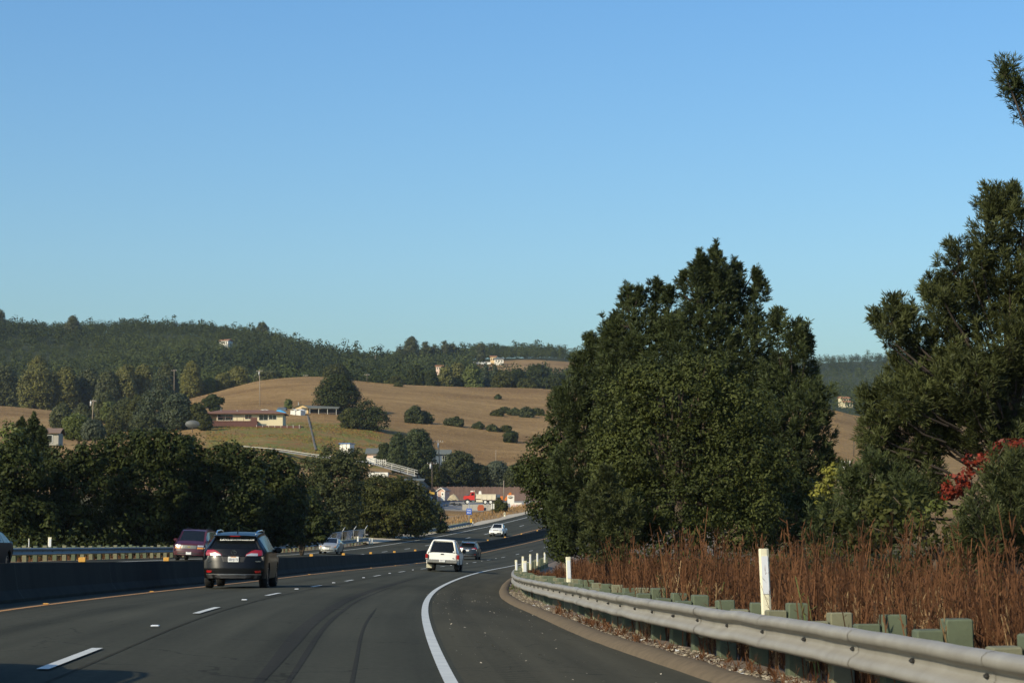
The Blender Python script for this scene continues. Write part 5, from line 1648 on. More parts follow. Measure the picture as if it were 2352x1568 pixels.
# ---------------------------------------------------------------- black crossover (the hero)
def crossover(name, label, body_m, hero=False, cat="car", group=None):
    root = empty(name, label=label, cat=cat, group=group)
    prof = [(-2.33, .30, .80, 'bumper'), (-2.375, .42, .845, 'bumper'), (-2.385, .58, .86, 'body'), (-2.35, .74, .87, 'body'), (-2.315, .88, .868, 'body'), (-2.255, 1.05, .845, 'body'),
            (-2.20, 1.155, .775, 'rear_window'), (-1.83, 1.50, .60, 'body'), (-1.80, 1.545, .605, 'roof'), (-1.2, 1.635, .64, 'roof'), (-.3, 1.668, .655, 'roof'), (.45, 1.60, .64, 'windshield'),
            (1.15, 1.13, .74, 'hood'), (1.75, 1.04, .76, 'hood'), (2.2, .90, .74, 'body'), (2.36, .72, .72, 'body'), (2.39, .5, .70, 'bumper'), (2.33, .28, .66, 'bumper')]
    # keep the rear overhang monotonic: the lowest rows tuck in under the bumper
    prof[0] = (-2.388, .30, .80, 'bumper'); prof[1] = (-2.387, .42, .85, 'bumper'); prof[2] = (-2.385, .60, .868, 'body')
    prof[-2] = (2.385, .5, .70, 'bumper'); prof[-1] = (2.39, .28, .66, 'bumper')
    sh = Shell(prof, 1.885, 1.08, .26, .34, wheels=(-1.33, 1.41), rock=.30, arch=.43, wins=((-1.72, -1.0), (-.93, -.05), (.03, .86)), yr=-1.5, plan=(1.6, .07))
    sh.build(root, dict(body=body_m, bumper=body_m, rear_window=M_glass2, windshield=M_glass, side_window=M_glass2))
    for (x, y) in ((-.80, -1.33), (.80, -1.33), (-.80, 1.41), (.80, 1.41)):
        wheel_at(root, x, y, .375, .24)
    # spoiler over the rear window
    sp = MB()
    sp.sheet([[(-.64, -1.80, 1.555), (-.3, -1.845, 1.575), (.3, -1.845, 1.575), (.64, -1.80, 1.555)], [(-.615, -1.97, 1.535), (-.3, -2.03, 1.55), (.3, -2.03, 1.55), (.615, -1.97, 1.535)],
              [(-.60, -1.965, 1.495), (-.3, -2.02, 1.505), (.3, -2.02, 1.505), (.60, -1.965, 1.495)], [(-.58, -1.82, 1.46), (-.3, -1.85, 1.475), (.3, -1.85, 1.475), (.58, -1.82, 1.46)]])
    sp.build("spoiler", body_m, root, smooth=False)
    MB().box((0, -2.028, 1.528), (.30, .012, .022)).build("brake_light", M_tail, root)
    # lamps: wide clear and red clusters wrapping the corners
    tl = [(-.345, .955), (-.36, 1.0), (-.50, 1.10), (-.60, 1.135), (-.80, 1.125), (-.835, 1.02), (-.825, .965), (-.62, .95)]
    inner = [(-.355, .955), (-.37, .995), (-.50, 1.04), (-.70, 1.035), (-.70, .955)]
    for k, pl in enumerate((tl, mirror(tl))):
        t = sh.patch("taillight", pl, M_tail if k else M_tail, root, proud=.02)
        sh.patch("reversing_lens", inner if k == 0 else mirror(inner), M_clear, t, proud=.028)
    # red reflectors, number plate recess, chrome bar, badges
    for s in (-1, 1):
        pl = [(-.79, .465), (-.64, .465), (-.615, .525), (-.79, .535)]
        sh.patch("reflector", pl if s < 0 else mirror(pl), M_tail, root, proud=.02)
    sh.patch("plate_recess", [(-.30, .775), (.30, .775), (.36, .94), (-.36, .94)], M_plast, root, proud=.006)
    sh.patch("garnish", [(-.33, .945), (.33, .945), (.31, .975), (-.31, .975)], body_m if hero else M_chrome, root, proud=.03)
    plate(sh, root, 0, .855, txt="6BHJ173" if hero else None)
    # the oval emblem: a ring and a slanted stroke
    em = MB()
    ring = [(.075 * math.cos(a), 0, .052 * math.sin(a)) for a in np.linspace(0, 2 * math.pi, 19)]
    em.tube(ring, .009, 5, cap=False)
    em.tube([(.03, -.004, .048), (-.028, -.004, -.022), (.045, -.004, -.022)], .009, 5)
    em.build("emblem", M_chrome, root, loc=(0, sh.rear_y(0, 1.055) - .012, 1.055))
    # lower valance with a bright line
    sh.patch("valance", [(-.74, .30), (.74, .30), (.80, .405), (-.80, .405)], M_plast, root, proud=.015)
    sh.patch("bright_trim", [(-.80, .405), (.80, .405), (.80, .435), (-.80, .435)], M_rim, root, proud=.02)
    # roof rails, aerial, mirrors, wiper
    for s in (-1, 1):
        rr = MB()
        rr.tube([(s * .58, -1.72, 1.575), (s * .585, -1.60, 1.635), (s * .60, -1.35, 1.675), (s * .62, -.4, 1.71), (s * .615, .15, 1.68), (s * .60, .32, 1.625)], [.02, .026, .024, .022, .024, .02], 6)
        rr.build("roof_rail", M_rim if not hero else M_chrome, root, smooth=True)
    MB().prism([(-1.42, 1.60), (-1.26, 1.61), (-1.38, 1.685)], 'x', -.014, .014).build("aerial", body_m, root)
    mirrors(root, .62, 1.12, .90, body_m)
    if hero:
        # white web address across the top of the rear window
        lean = math.atan2(.37, .345)
        zz = 1.425; yy = sh.rear_y(0, zz) - .014
        rot = (math.pi / 2 - lean, 0, 0)
        M_vinyl = mat("white_vinyl", (.8, .79, .74), .5)
        text("LEXUS", .115, M_vinyl, root, (-.27, yy + .01, zz), rot, sx=1.12, shear=.15, offset=.004)
        text("OFSTEVENSCREEK.COM", .098, M_vinyl, root, (.235, yy + .01, zz), rot, sx=.60, offset=.0035)
        for s in (-1, 1):
            MB().box((s * .70 if s > 0 else -.66, sh.rear_y(.66, .80) - .005, .80), (.17, .01, .028)).build("badge", M_chrome, root)
    return root, sh

hero, hero_sh = crossover("crossover_car", "black crossover in the left lane with a white web address on its rear window", M_black, hero=True)
place(hero, 61.3 + 2.38, -2.17, roll=.010)
dark2, sh2 = crossover("crossover_car", "dark grey crossover ahead, half hidden by the white pickup's mirror", M_dgrey)
place(dark2, 180 + 2.38, -1.75, roll=.046, scale=.92)
# the vehicle whose shadow falls into the lower left corner
side, sh3 = crossover("crossover_car", "dark grey crossover alongside at the left, outside the frame, shadow in the lower left corner", M_dgrey)
place(side, 16.8, -2.0, roll=.015)

# ---------------------------------------------------------------- white pickup with a camper shell
def pickup():
    root = empty("pickup_truck", label="white pickup with a camper shell and red tail lamps in the right lane", cat="pickup truck")
    prof = [(-2.42, .52, .77, 'body'), (-2.415, .62, .80, 'tailgate'), (-2.40, .98, .80, 'body'), (-2.385, 1.02, .775, 'rear_window'), (-2.16, 1.60, .60, 'body'), (-2.10, 1.70, .575, 'roof'), (-1.9, 1.735, .58, 'roof'), (-.6, 1.74, .60, 'roof'),
            (.35, 1.63, .60, 'roof'), (.55, 1.58, .60, 'windshield'), (1.15, 1.08, .70, 'hood'), (2.0, .98, .70, 'hood'), (2.3, .86, .68, 'body'), (2.36, .62, .68, 'body'), (2.38, .40, .68, 'bumper')]
    prof = [(p[0], p[1], p[2], p[3]) for p in prof]
    sh = Shell(prof, 1.76, 1.02, .05, .12, wheels=(-1.25, 1.6), rock=.40, arch=.42, wins=((-1.9, -1.2), (-1.1, -.4), (-.15, .9)), plan=(1.8, .02), yr=-2.0, lowpull=.03)
    sh.build(root, dict(body=M_wpaint, tailgate=M_wpaint, bumper=M_rim, rear_window=M_glass2, windshield=M_glass, side_window=M_glass2))
    for (x, y) in ((-.74, -1.25), (.74, -1.25), (-.74, 1.6), (.74, 1.6)):
        wheel_at(root, x, y, .36, .24)
    # bumper, lamps, handle, plate, mudflap
    MB().box((0, -2.50, .545), (1.66, .14, .20), bev=.04).build("rear_bumper", mat("brushed_steel", (.34, .32, .28), .4, .7), root)
    p = MB().box((0, -2.60, .60), (.32, .012, .16), bev=.004).build("license_plate", M_plate, root)
    text("6S43719", .09, M_plink, p, (0, -2.608, .595), (math.pi / 2, 0, 0), ext=.001, sx=.8)
    for s in (-1, 1):
        t = MB().box((s * .845, -2.415, .80), (.15, .10, .25), bev=.03).build("taillight", M_tail, root)
        MB().box((s * .845, -2.418, .665), (.13, .09, .09), bev=.02).build("reversing_lens", M_clear, t)
    MB().box((-.02, -2.432, .945), (.17, .012, .05), bev=.005).build("tailgate_handle", M_plast, root)
    MB().box((.58, -2.432, .74), (.10, .01, .035), bev=.004).build("badge", M_rim, root)
    fr = MB()
    # raised shell frame round the rear window
    fr.tube([(-.72, -2.415, 1.03), (-.585, -2.21, 1.56), (-.50, -2.165, 1.665), (.50, -2.165, 1.665), (.585, -2.21, 1.56), (.72, -2.415, 1.03)], .045, 6)
    fr.build("shell_frame", M_wpaint, root, smooth=True)
    MB().box((.60, -2.415, 1.09), (.09, .008, .08)).build("sticker", M_plate, root)
    MB().box((-.745, -1.72, .30), (.30, .015, .26)).build("mudflap", mat("bright_mudflap", (.70, .66, .50), .35, .3), root)
    MB().box((.745, -1.72, .30), (.28, .015, .26)).build("mudflap", M_plast, root)
    MB().tube([(-.5, -2.4, .32), (-.5, -1.6, .34)], .035, 8).build("exhaust_pipe", M_under, root)
    mirrors(root, .78, 1.12, .86, M_plast, (.22, .10, .20))
    return root
pk = pickup(); place(pk, 114.0 + 2.4, 1.72, roll=.046, scale=1.0)

# ---------------------------------------------------------------- oncoming cars
def van():
    root = empty("passenger_van", label="burgundy van coming towards the camera, partly hidden by the black crossover", cat="van")
    prof = [(-2.38, .45, .88, 'body'), (-2.375, .9, .90, 'body'), (-2.36, 1.1, .90, 'rear_window'), (-2.22, 1.72, .76, 'body'), (-2.1, 1.84, .74, 'roof'), (-1, 1.90, .76, 'roof'), (.4, 1.88, .76, 'roof'), (.85, 1.80, .75, 'windshield'),
            (1.62, 1.20, .86, 'hood'), (2.1, 1.06, .88, 'hood'), (2.25, .98, .88, 'body'), (2.32, .80, .90, 'body'), (2.36, .58, .90, 'bumper'), (2.38, .34, .86, 'bumper')]
    sh = Shell(prof, 1.97, 1.14, .08, .16, wheels=(-1.4, 1.42), rock=.32, arch=.42, wins=((-2.1, -1.1), (-1.0, .2), (.3, 1.3)), plan=(1.9, .05), yr=-1.9, yf=1.5)
    sh.build(root, dict(body=M_burg, bumper=M_burg, rear_window=M_glass, windshield=M_glass, side_window=M_glass))
    for (x, y) in ((-.84, -1.4), (.84, -1.4), (-.84, 1.42), (.84, 1.42)): wheel_at(root, x, y, .36, .23)
    sh.patch("grille", [(-.46, .72), (.46, .72), (.46, .93), (-.46, .93)], mat("grille_grey", (.16, .16, .14), .4, .5), root, 'front', .012)
    for s in (-1, 1):
        hl = [(.50, .84), (.86, .84), (.85, .95), (.50, .95)]
        am = [(.50, .72), (.86, .72), (.86, .82), (.50, .82)]
        sh.patch("headlight", hl if s > 0 else mirror(hl), M_clear, root, 'front', .02)
        sh.patch("indicator", am if s > 0 else mirror(am), M_amber, root, 'front', .02)
    em = MB(); y = sh.front_y(0, .83) + .02
    em.prism([(-.12, .815), (-.04, .815), (-.04, .79), (.04, .79), (.04, .815), (.12, .815), (.12, .845), (.04, .845), (.04, .87), (-.04, .87), (-.04, .845), (-.12, .845)], 'y', y, y + .015)
    em.build("emblem", mat("gold_badge", (.62, .48, .16), .3, .8), root)
    plate(sh, root, 0, .45, 'front', w=.32, h=.16)
    sh.patch("air_intake", rect(-.7, .7, .40, .47), M_plast, root, 'front', .008)
    for s in (-1, 1):
        rr = MB(); rr.tube([(s * .6, -1.8, 1.90), (s * .62, -.4, 1.965), (s * .6, .4, 1.90)], .02, 5); rr.build("roof_rail", M_plast, root)
    mirrors(root, 1.12, 1.22, .95, M_burg, (.24, .12, .18))
    # sunlit papers on the dashboard behind the windscreen
    return root
vn = van(); place(vn, 119, -12.6, True, roll=.043, scale=.93)

def sedan(name, label, body_m, L=4.6, W=1.74, H=1.40):
    M_glass = M_glass2 if body_m is M_dblue else globals()["M_glass"]
    root = empty(name, label=label, cat="car")
    k = L / 4.6; h = H / 1.40
    prof = [(-2.29, .36, .74, 'body'), (-2.285, .6, .80, 'body'), (-2.25, .86, .80, 'body'), (-2.12, .97 * h, .78, 'body'), (-1.62, 1.01 * h, .76, 'rear_window'), (-1.0, 1.33 * h, .60, 'roof'), (-.3, 1.40 * h, .60, 'roof'), (.25, 1.36 * h, .60, 'windshield'),
            (1.05, .98 * h, .72, 'hood'), (1.7, .88 * h, .74, 'hood'), (2.12, .72, .72, 'body'), (2.26, .58, .72, 'bumper'), (2.29, .42, .72, 'bumper'), (2.30, .24, .68, 'bumper')]
    prof = [(p[0] * k, p[1], p[2] * W / 1.74, p[3]) for p in prof]
    sh = Shell(prof, W, .93 * h, .16, .30, wheels=(-1.32 * k, 1.36 * k), rock=.24, arch=.37, wins=((-1.35 * k, -.5 * k), (-.42 * k, .72 * k)), yr=-1.3, plan=(1.5, .06))
    sh.build(root, dict(body=body_m, bumper=body_m, rear_window=M_glass, windshield=M_glass, side_window=M_glass))
    for (x, y) in ((-.74, -1.32 * k), (.74, -1.32 * k), (-.74, 1.36 * k), (.74, 1.36 * k)): wheel_at(root, x, y, .31, .20)
    for s in (-1, 1):
        hl = [(.34, .60), (.70, .60), (.72, .70), (.60, .72), (.36, .68)]
        hd = sh.patch("headlight", hl if s > 0 else mirror(hl), M_clear, root, 'front', .02)
        ac = [(.55, .605), (.70, .605), (.715, .69), (.60, .70)]
        sh.patch("indicator", ac if s > 0 else mirror(ac), M_amber, hd, 'front', .026)
        tl = [(.42, .74), (.76, .72), (.76, .86), (.45, .87)]
        sh.patch("taillight", tl if s > 0 else mirror(tl), M_tail, root, 'rear', .02)
    sh.patch("grille", [(-.28, .61), (.28, .61), (.26, .68), (-.26, .68)], M_plast, root, 'front', .008)
    sh.patch("air_intake", rect(-.45, .45, .30, .37), M_plast, root, 'front', .008)
    plate(sh, root, 0, .47, 'front', w=.31, h=.14)
    mirrors(root, .55 * k, 1.0 * h, .82, body_m, (.20, .11, .13))
    return root
sd = sedan("sedan_car", "silver sedan with lit up front coming round the far bend behind the barrier", M_silver)
place(sd, 172, -12.2, True, roll=.045, scale=.93)
dk = sedan("sedan_car", "dark blue car cut off by the photo's left edge beyond the barrier", M_dblue, L=4.8, W=1.8, H=1.44)
place(dk, 70.3, -11.9, True, roll=.036)
# its outline only enters the frame with the tail
def oncoming_truck():
    root = empty("pickup_truck", label="small white pickup far up the opposite lanes, with black lower bumper", cat="pickup truck")
    prof = [(-2.5, .55, .78, 'body'), (-2.49, .75, .82, 'body'), (-2.47, 1.0, .82, 'body'), (-2.40, 1.02, .80, 'body'), (-.95, 1.03, .78, 'body'), (-.90, 1.06, .74, 'rear_window'), (-.72, 1.58, .62, 'roof'), (-.2, 1.66, .63, 'roof'), (.45, 1.62, .62, 'windshield'),
            (1.1, 1.14, .74, 'hood'), (1.9, 1.02, .76, 'hood'), (2.2, .92, .76, 'body'), (2.34, .70, .78, 'bumper'), (2.36, .56, .78, 'bumper'), (2.38, .38, .76, 'bumper')]
    sh = Shell(prof, 1.82, 1.06, .06, .16, wheels=(-1.5, 1.5), rock=.42, arch=.44, wins=((-.68, -.15), (-.08, .85)), plan=(1.8, .03), yr=-2.2, yf=1.3)
    sh.build(root, dict(body=M_wpaint, bumper=M_wpaint, rear_window=M_glass, windshield=M_glass, side_window=M_glass))
    for (x, y) in ((-.78, -1.5), (.78, -1.5), (-.78, 1.5), (.78, 1.5)): wheel_at(root, x, y, .38, .25)
    sh.patch("grille", rect(-.38, .38, .78, .88), M_plast, root, 'front', .012)
    for s in (-1, 1):
        hl = [(.42, .77), (.76, .77), (.76, .89), (.42, .89)]
        sh.patch("headlight", hl if s > 0 else mirror(hl), M_clear, root, 'front', .02)
    sh.patch("lower_bumper", rect(-.72, .72, .38, .54), M_plast, root, 'front', .012)
    plate(sh, root, 0, .50, 'front')
    mirrors(root, .72, 1.18, .88, M_plast)
    return root
ot = oncoming_truck(); place(ot, 257, -7.8, True, roll=.02, pitch=.035, scale=.92)
# ================================================================== road furniture
M_galv = mat("galvanised_steel", (.35, .33, .28), .6, .2, c2=(.21, .19, .155), scale=2.6, detail=9, mix=1.0, bump=.03)
M_galvd = mat("weathered_steel", (.27, .28, .28), .6, .45, c2=(.18, .19, .19), scale=3, mix=.9)
M_post = mat("green_treated_timber", (.115, .140, .085), .9, c2=(.06, .072, .045), scale=7, mix=1.0, bump=.4)
M_post2 = mat("faded_timber", (.20, .195, .12), .9, c2=(.11, .11, .07), scale=7, mix=1.0, bump=.4)
M_delin = mat("cream_plastic", (.70, .66, .48), .5, c2=(.60, .56, .40), scale=5)
M_refl = mat("white_reflector", (.62, .64, .66), .3, c2=(.56, .58, .62), scale=9)
M_yrefl = mat("yellow_reflector", (.62, .33, .06), .45, c2=(.5, .26, .05), scale=8)
M_galvp = mat("pipe_steel", (.42, .43, .43), .45, .7, c2=(.34, .35, .35))
M_signg = mat("sign_back", (.62, .61, .55), .5, c2=(.54, .53, .48))

# W-beam cross section: (outwards towards the road, height above ground)
_wb = [(.0, .325), (.055, .330), (.086, .352), (.092, .372), (.088, .395), (.07, .420), (.018, .452), (.002, .47), (.0, .49), (.004, .515), (.02, .533), (.072, .556), (.088, .575), (.093, .598), (.088, .622), (.055, .648), (.0, .658)]
WB = []
for a_, b_ in zip(_wb[:-1], _wb[1:]):
    WB += [a_, ((a_[0] + b_[0]) / 2, (a_[1] + b_[1]) / 2)]
WB.append(_wb[-1])
def guardrail(name, label, Ys, off, side, post_off, dist=None, block=.20, mats=(M_post, M_post2), steel=M_galv, seed=1, post_h=.76):
    """off(Y) -> offset of the rail face; side=+1 posts lie to the right of it"""
    r = np.random.default_rng(seed)
    root = empty(name, rpos(Ys[0], off(Ys[0])), label=label, cat="guardrail")
    o0 = Vector(root.location)
    rows = []
    stations = np.arange(Ys[0], Ys[1], 1.905)
    def frame(Y):
        p = RP(Y, off(Y)); q = RP(Y + .4, off(Y + .4)) - RP(Y - .4, off(Y - .4))
        q.z = 0; q.normalize()
        return p, q, Vector((q.y, -q.x, 0))       # right-hand normal
    RP = (lambda Y, o: Vector((*rpos(Y, 0).xy, 0)) ) if False else rail_ground
    fine = np.arange(Ys[0], Ys[1] + .01, .635)
    dents = r.normal(0, .006, len(fine))
    for i, Y in enumerate(fine):
        p, q, n = frame(Y)
        rows.append([tuple(p + n * (-side * a) + Vector((0, 0, b + dents[i] * .6)) + n * dents[i] - o0) for a, b in WB])
    rmb = MB().sheet(rows)
    for Y in stations:
        p, q, n = frame(Y)
        c = p - o0 + n * (-side * .012)
        rmb.box((c.x, c.y, c.z + .489), (.05, .05, .035), rz=math.atan2(q.y, q.x), bev=.012)
    nsheet = (len(fine) - 1) * (len(WB) - 1)
    rl = rmb.build("rail", steel, root, smooth=True, fix=False)
    rl.data.materials.append(M_plast)
    for pl_ in rl.data.polygons:
        if pl_.index >= nsheet: pl_.material_index = 1; pl_.use_smooth = False
    # overlap joints: a doubled lap every second panel, proud of the beam
    for Y in np.arange(Ys[0] + 3.81, Ys[1] - .5, 3.81):
        p, q, n = frame(Y)
        lap = []
        for d in (-.16, .16):
            pp, q2, n2 = frame(Y + d)
            lap.append([tuple(pp + n2 * (-side * (a + .006)) + Vector((0, 0, b)) - o0) for a, b in WB])
        MB().sheet(lap).build("rail_lap", steel, rl, smooth=True, fix=False)
    pm = []
    for m_ in mats:
        pm.append(MB().box((0, 0, post_h / 2 - .15), (.205, .205, post_h + .3), bev=.012).mesh("post"))
        pm[-1].materials.append(m_)
    bm_ = [MB().box((0, 0, 0), (.20, .20, .36), bev=.012).mesh("spacer") for _ in mats]
    for b_, m_ in zip(bm_, mats): b_.materials.append(m_)
    for i, Y in enumerate(stations):
        p, q, n = frame(Y)
        k = 0 if r.random() < .62 else 1
        po = bpy.data.objects.new("post", pm[k]); col.objects.link(po); po.parent = root
        po.location = p + n * side * .33 - o0 + Vector((0, 0, r.normal(0, .018)))
        po.rotation_euler = (r.normal(0, .02), r.normal(0, .02), math.atan2(q.y, q.x) - math.pi / 2 + r.normal(0, .05))
        sp = bpy.data.objects.new("spacer", bm_[1 if r.random() < .4 else 0]); col.objects.link(sp); sp.parent = po
        sp.location = (-side * .215, 0, .505)
    return root, frame

def rail_ground(Y, o):
    return rpos_side(Y, o)
def rpos_side(Y, o):
    Y = float(Y); h = float(Dh(Y))
    if o > 0:
        cx = float(curbX(Y))
        return Vector((cx + .55, Y, CZ + float(curbZ_rel(Y)) + .01))
    return rpos(Y, o) + Vector((0, 0, -.05))

near_rail, near_frame = guardrail("guardrail", "near steel guardrail on green timber posts sweeping along the right shoulder", (6.0, 150.0), lambda Y: 1.0, 1, .33, seed=2)
far_rail, far_frame = guardrail("guardrail", "far guardrail with green posts in front of the dark trees, left of the opposite lanes", (52.0, 217.0), lambda Y: RAIL_L, -1, .33, steel=M_galvd, seed=3)
far_rail2, far_frame2 = guardrail("guardrail", "short guardrail ending at the blue call box sign", (243.0, 285.0), lambda Y: RAIL_L + .1, -1, .33, steel=M_galvd, seed=4)

# white delineator paddles
def delineator(label, loc, h=1.15, w=.115, lean=0.0, rz=0.0, dark=False, back=False, z0=0.0, group=None):
    root = empty("delineator_post", loc, (0, lean, rz), label=label, cat="marker post", group=group)
    mb = MB()
    # slightly folded flexible blade
    prof = [(-w / 2, .012), (-w * .3, 0), (w * .3, 0), (w / 2, .012)]
    mb.sheet([[(a, b, z0), ] + [] for a, b in []] or [[(a, b, z0) for a, b in prof], [(a, b, h - .01) for a, b in prof], [(a * .9, b, h) for a, b in prof]])
    mb.sheet([[(a, b + .008, z0) for a, b in reversed(prof)], [(a, b + .008, h - .01) for a, b in reversed(prof)], [(a * .9, b + .008, h) for a, b in reversed(prof)]])
    mb.build("blade", M_delin, root, smooth=False)
    if dark:
        MB().box((0, -.005, h - .22), (w * .35, .006, .28)).build("reflector", M_plast, root)
    else:
        MB().box((w * .04, -.005, h - .28), (w * .66, .006, .40)).build("reflector", M_refl, root)
    return root
def near_del(px, Y, htop_y, label, w=.115, lean=0, dx=0.0, z0=.35):
    if Y < 60:
        yy = np.linspace(12, 60, 400)
        Y = float(yy[np.argmin(np.abs(PW / 2 + 4840 * (curbX(yy) + .86) / yy - px))])
    X = (px - PW / 2) / 4840 * Y
    zt = at(px, htop_y, Y).z
    zg = CZ + float(curbZ_rel(Y))
    return delineator(label, (X, Y, zg), h=zt - zg, w=w, lean=lean, z0=z0)
near_del(1764, 18.6, 1259, "tall white marker post with a silver band, nearest behind the guardrail", w=.105, lean=-.035, z0=.45)
near_del(1309, 41.5, 1278, "white marker post with a silver band, second along the guardrail", w=.112, lean=-.03, z0=.5)
near_del(1205, 73, 1287, "scratched white marker post nearest the guardrail's bend, right one of a close pair", w=.16, lean=0.0, z0=.45)
near_del(1200, 76, 1288, "white marker post tilting left behind the scratched one at the bend", w=.10, lean=.09, z0=.5)
near_del(1187.5, 85, 1285, "white marker post furthest left at the guardrail's bend", w=.10, lean=-.03, z0=.45)
near_del(1201, 92, 1277, "short white marker post just above the tilted one at the bend", w=.10, z0=.5)
near_del(1218, 106, 1272, "white marker post right of the bend against the road, before the last two", w=.105, z0=.5)
near_del(1234, 122, 1270, "second to last white marker post along the guardrail towards the oak", w=.11, z0=.5)
near_del(1251, 138, 1268, "last white marker post along the guardrail beside the leaning oak", w=.115, z0=.5)
def far_del(px, py0, py1, Y, label, w=.13, dark=False, lean=0):
    a = at(px, py1, Y); b = at(px, py0, Y)
    return delineator(label, a, h=b.z - a.z, w=w, z0=0, dark=dark, lean=lean)
far_del(114, 1233, 1254, 104, "white marker post standing above the far guardrail at left", w=.17)
far_del(66, 1236, 1255, 106, "thin white marker post seen edge on above the far guardrail", w=.05)
far_del(822, 1231, 1243, 196, "cream marker post above the far guardrail near its end", w=.16)
far_del(849, 1235, 1250, 216, "left of two white marker posts at the far guardrail's end", w=.16)
far_del(855, 1235, 1250, 216.4, "right of two white marker posts at the far guardrail's end", w=.16)
far_del(1159, 1176, 1189, 318, "white marker post with a dark centre on the grassy bank beside the far lanes", w=.24, dark=True)
far_del(1086, 1198, 1207, 286, "small white marker at the end of the short guardrail by the call box", w=.13)

# ------------------------------------------------------------------ concrete median barrier
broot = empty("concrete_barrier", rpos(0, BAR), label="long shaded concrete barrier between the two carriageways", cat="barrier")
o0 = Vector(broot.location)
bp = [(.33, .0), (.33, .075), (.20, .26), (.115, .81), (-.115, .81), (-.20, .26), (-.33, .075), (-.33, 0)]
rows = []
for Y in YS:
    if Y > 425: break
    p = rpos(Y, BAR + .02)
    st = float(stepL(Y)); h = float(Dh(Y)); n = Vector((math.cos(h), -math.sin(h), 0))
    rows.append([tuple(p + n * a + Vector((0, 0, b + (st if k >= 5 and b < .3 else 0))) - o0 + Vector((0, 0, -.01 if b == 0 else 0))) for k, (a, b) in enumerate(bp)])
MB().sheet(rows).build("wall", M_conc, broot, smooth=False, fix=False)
rm = MB().box((0, 0, .06), (.13, .05, .13), bev=.015).mesh("reflector"); rm.materials.append(M_yrefl)
Y = 53.3 - 14.63 * 2
while Y < 330:
    p = rpos(Y, BAR + .02); p.z += .81
    ro = bpy.data.objects.new("reflector", rm); col.objects.link(ro); ro.parent = broot
    ro.location = p - o0; ro.rotation_euler = (0, 0, -float(Dh(Y)))
    ro.scale = (1.45, 1.4, 1.0)
    Y += 14.63
# expansion joints and a pale scrape
for Yj in np.arange(20, 240, 12.2):
    p = rpos(Yj, BAR + .02)
    h = float(Dh(Yj)); n = Vector((math.cos(h), -math.sin(h), 0)); t = Vector((math.sin(h), math.cos(h), 0))
    pr = [(.335, .07), (.204, .262), (.119, .80)]
    MB().sheet([[tuple(p + n * a + t * d + Vector((0, 0, b)) - o0) for a, b in pr] for d in (-.012, .012)]).build("joint", M_plast, broot, fix=False)

# raised pavement markers in the lane line and on the yellow line
sm = MB().box((0, 0, .012), (.11, .10, .022), bev=.008).mesh("road_stud"); sm.materials.append(M_refl)
ym = MB().box((0, 0, .012), (.11, .10, .022), bev=.008).mesh("road_stud"); ym.materials.append(M_yrefl)
Y = 19.0 - 14.63 + 3.66 + 5.5
while Y < 200:
    so = bpy.data.objects.new("road_stud", sm); col.objects.link(so); so.location = rpos(Y, 0, .004); so.rotation_euler = (0, 0, -float(Dh(Y)))
    tag(so, "small white road stud in the gap between two lane dashes", "road stud", "white road studs in the lane line"); Y += 14.63
Y = 41.0
while Y < 200:
    so = bpy.data.objects.new("road_stud", ym); col.objects.link(so); so.location = rpos(Y, YEL + .0, .012); so.rotation_euler = (0, 0, -float(Dh(Y)))
    tag(so, "small amber road stud on the yellow line beside the barrier", "road stud", "amber road studs on the yellow line"); Y += 14.63

# litter along the near kerb
def litter(name, label, n, seed, material, sz, Yr, orr):
    r = np.random.default_rng(seed)
    Y = Yr[0] + (Yr[1] - Yr[0]) * r.random(n) ** 1.3; o = r.uniform(orr[0], orr[1], n)
    X = curbX(Y) + o
    Z = CZ + curbZ_rel(Y) + np.where(o > .3, .075, .012 + 0 * o)
    Z = np.where(o < 0, np.array([rpos(y, float(curbX(y) - Dx(y)) + q).z for y, q in zip(Y, o)]) + .012, Z)
    P = np.stack([X, Y, Z], 1)
    N = np.tile(np.array([0, 0, 1.0]), (n, 1))
    V = leaf_quads(P, sz * r.uniform(.4, 1.5, n), r, N, .72, .6)
    me = np_mesh(name, V, np.arange(len(V), dtype=np.int32).reshape(-1, 4), face_attr=r.random(n))
    return tag(link(name, me, material), label, "litter", kind="stuff")
L_straw2 = leaf_mat("bleached_straw", (.20, .15, .09), (.58, .50, .36), trans=.1, hue_scale=1.5, spec=.05, rough=.9)
litter("dry_leaf_litter", "pale dry leaves and straw along the near kerb", 8000, 91, L_straw2, .05, (9, 75), (.33, .78))
litter("paper_litter", "scraps of white paper under the near guardrail", 46, 92, M_plate, .09, (20, 60), (.34, .75))
litter("gravel_litter", "small pale stones scattered over the near shoulder", 260, 93, M_sand, .028, (14, 70), (-2.4, -.05))

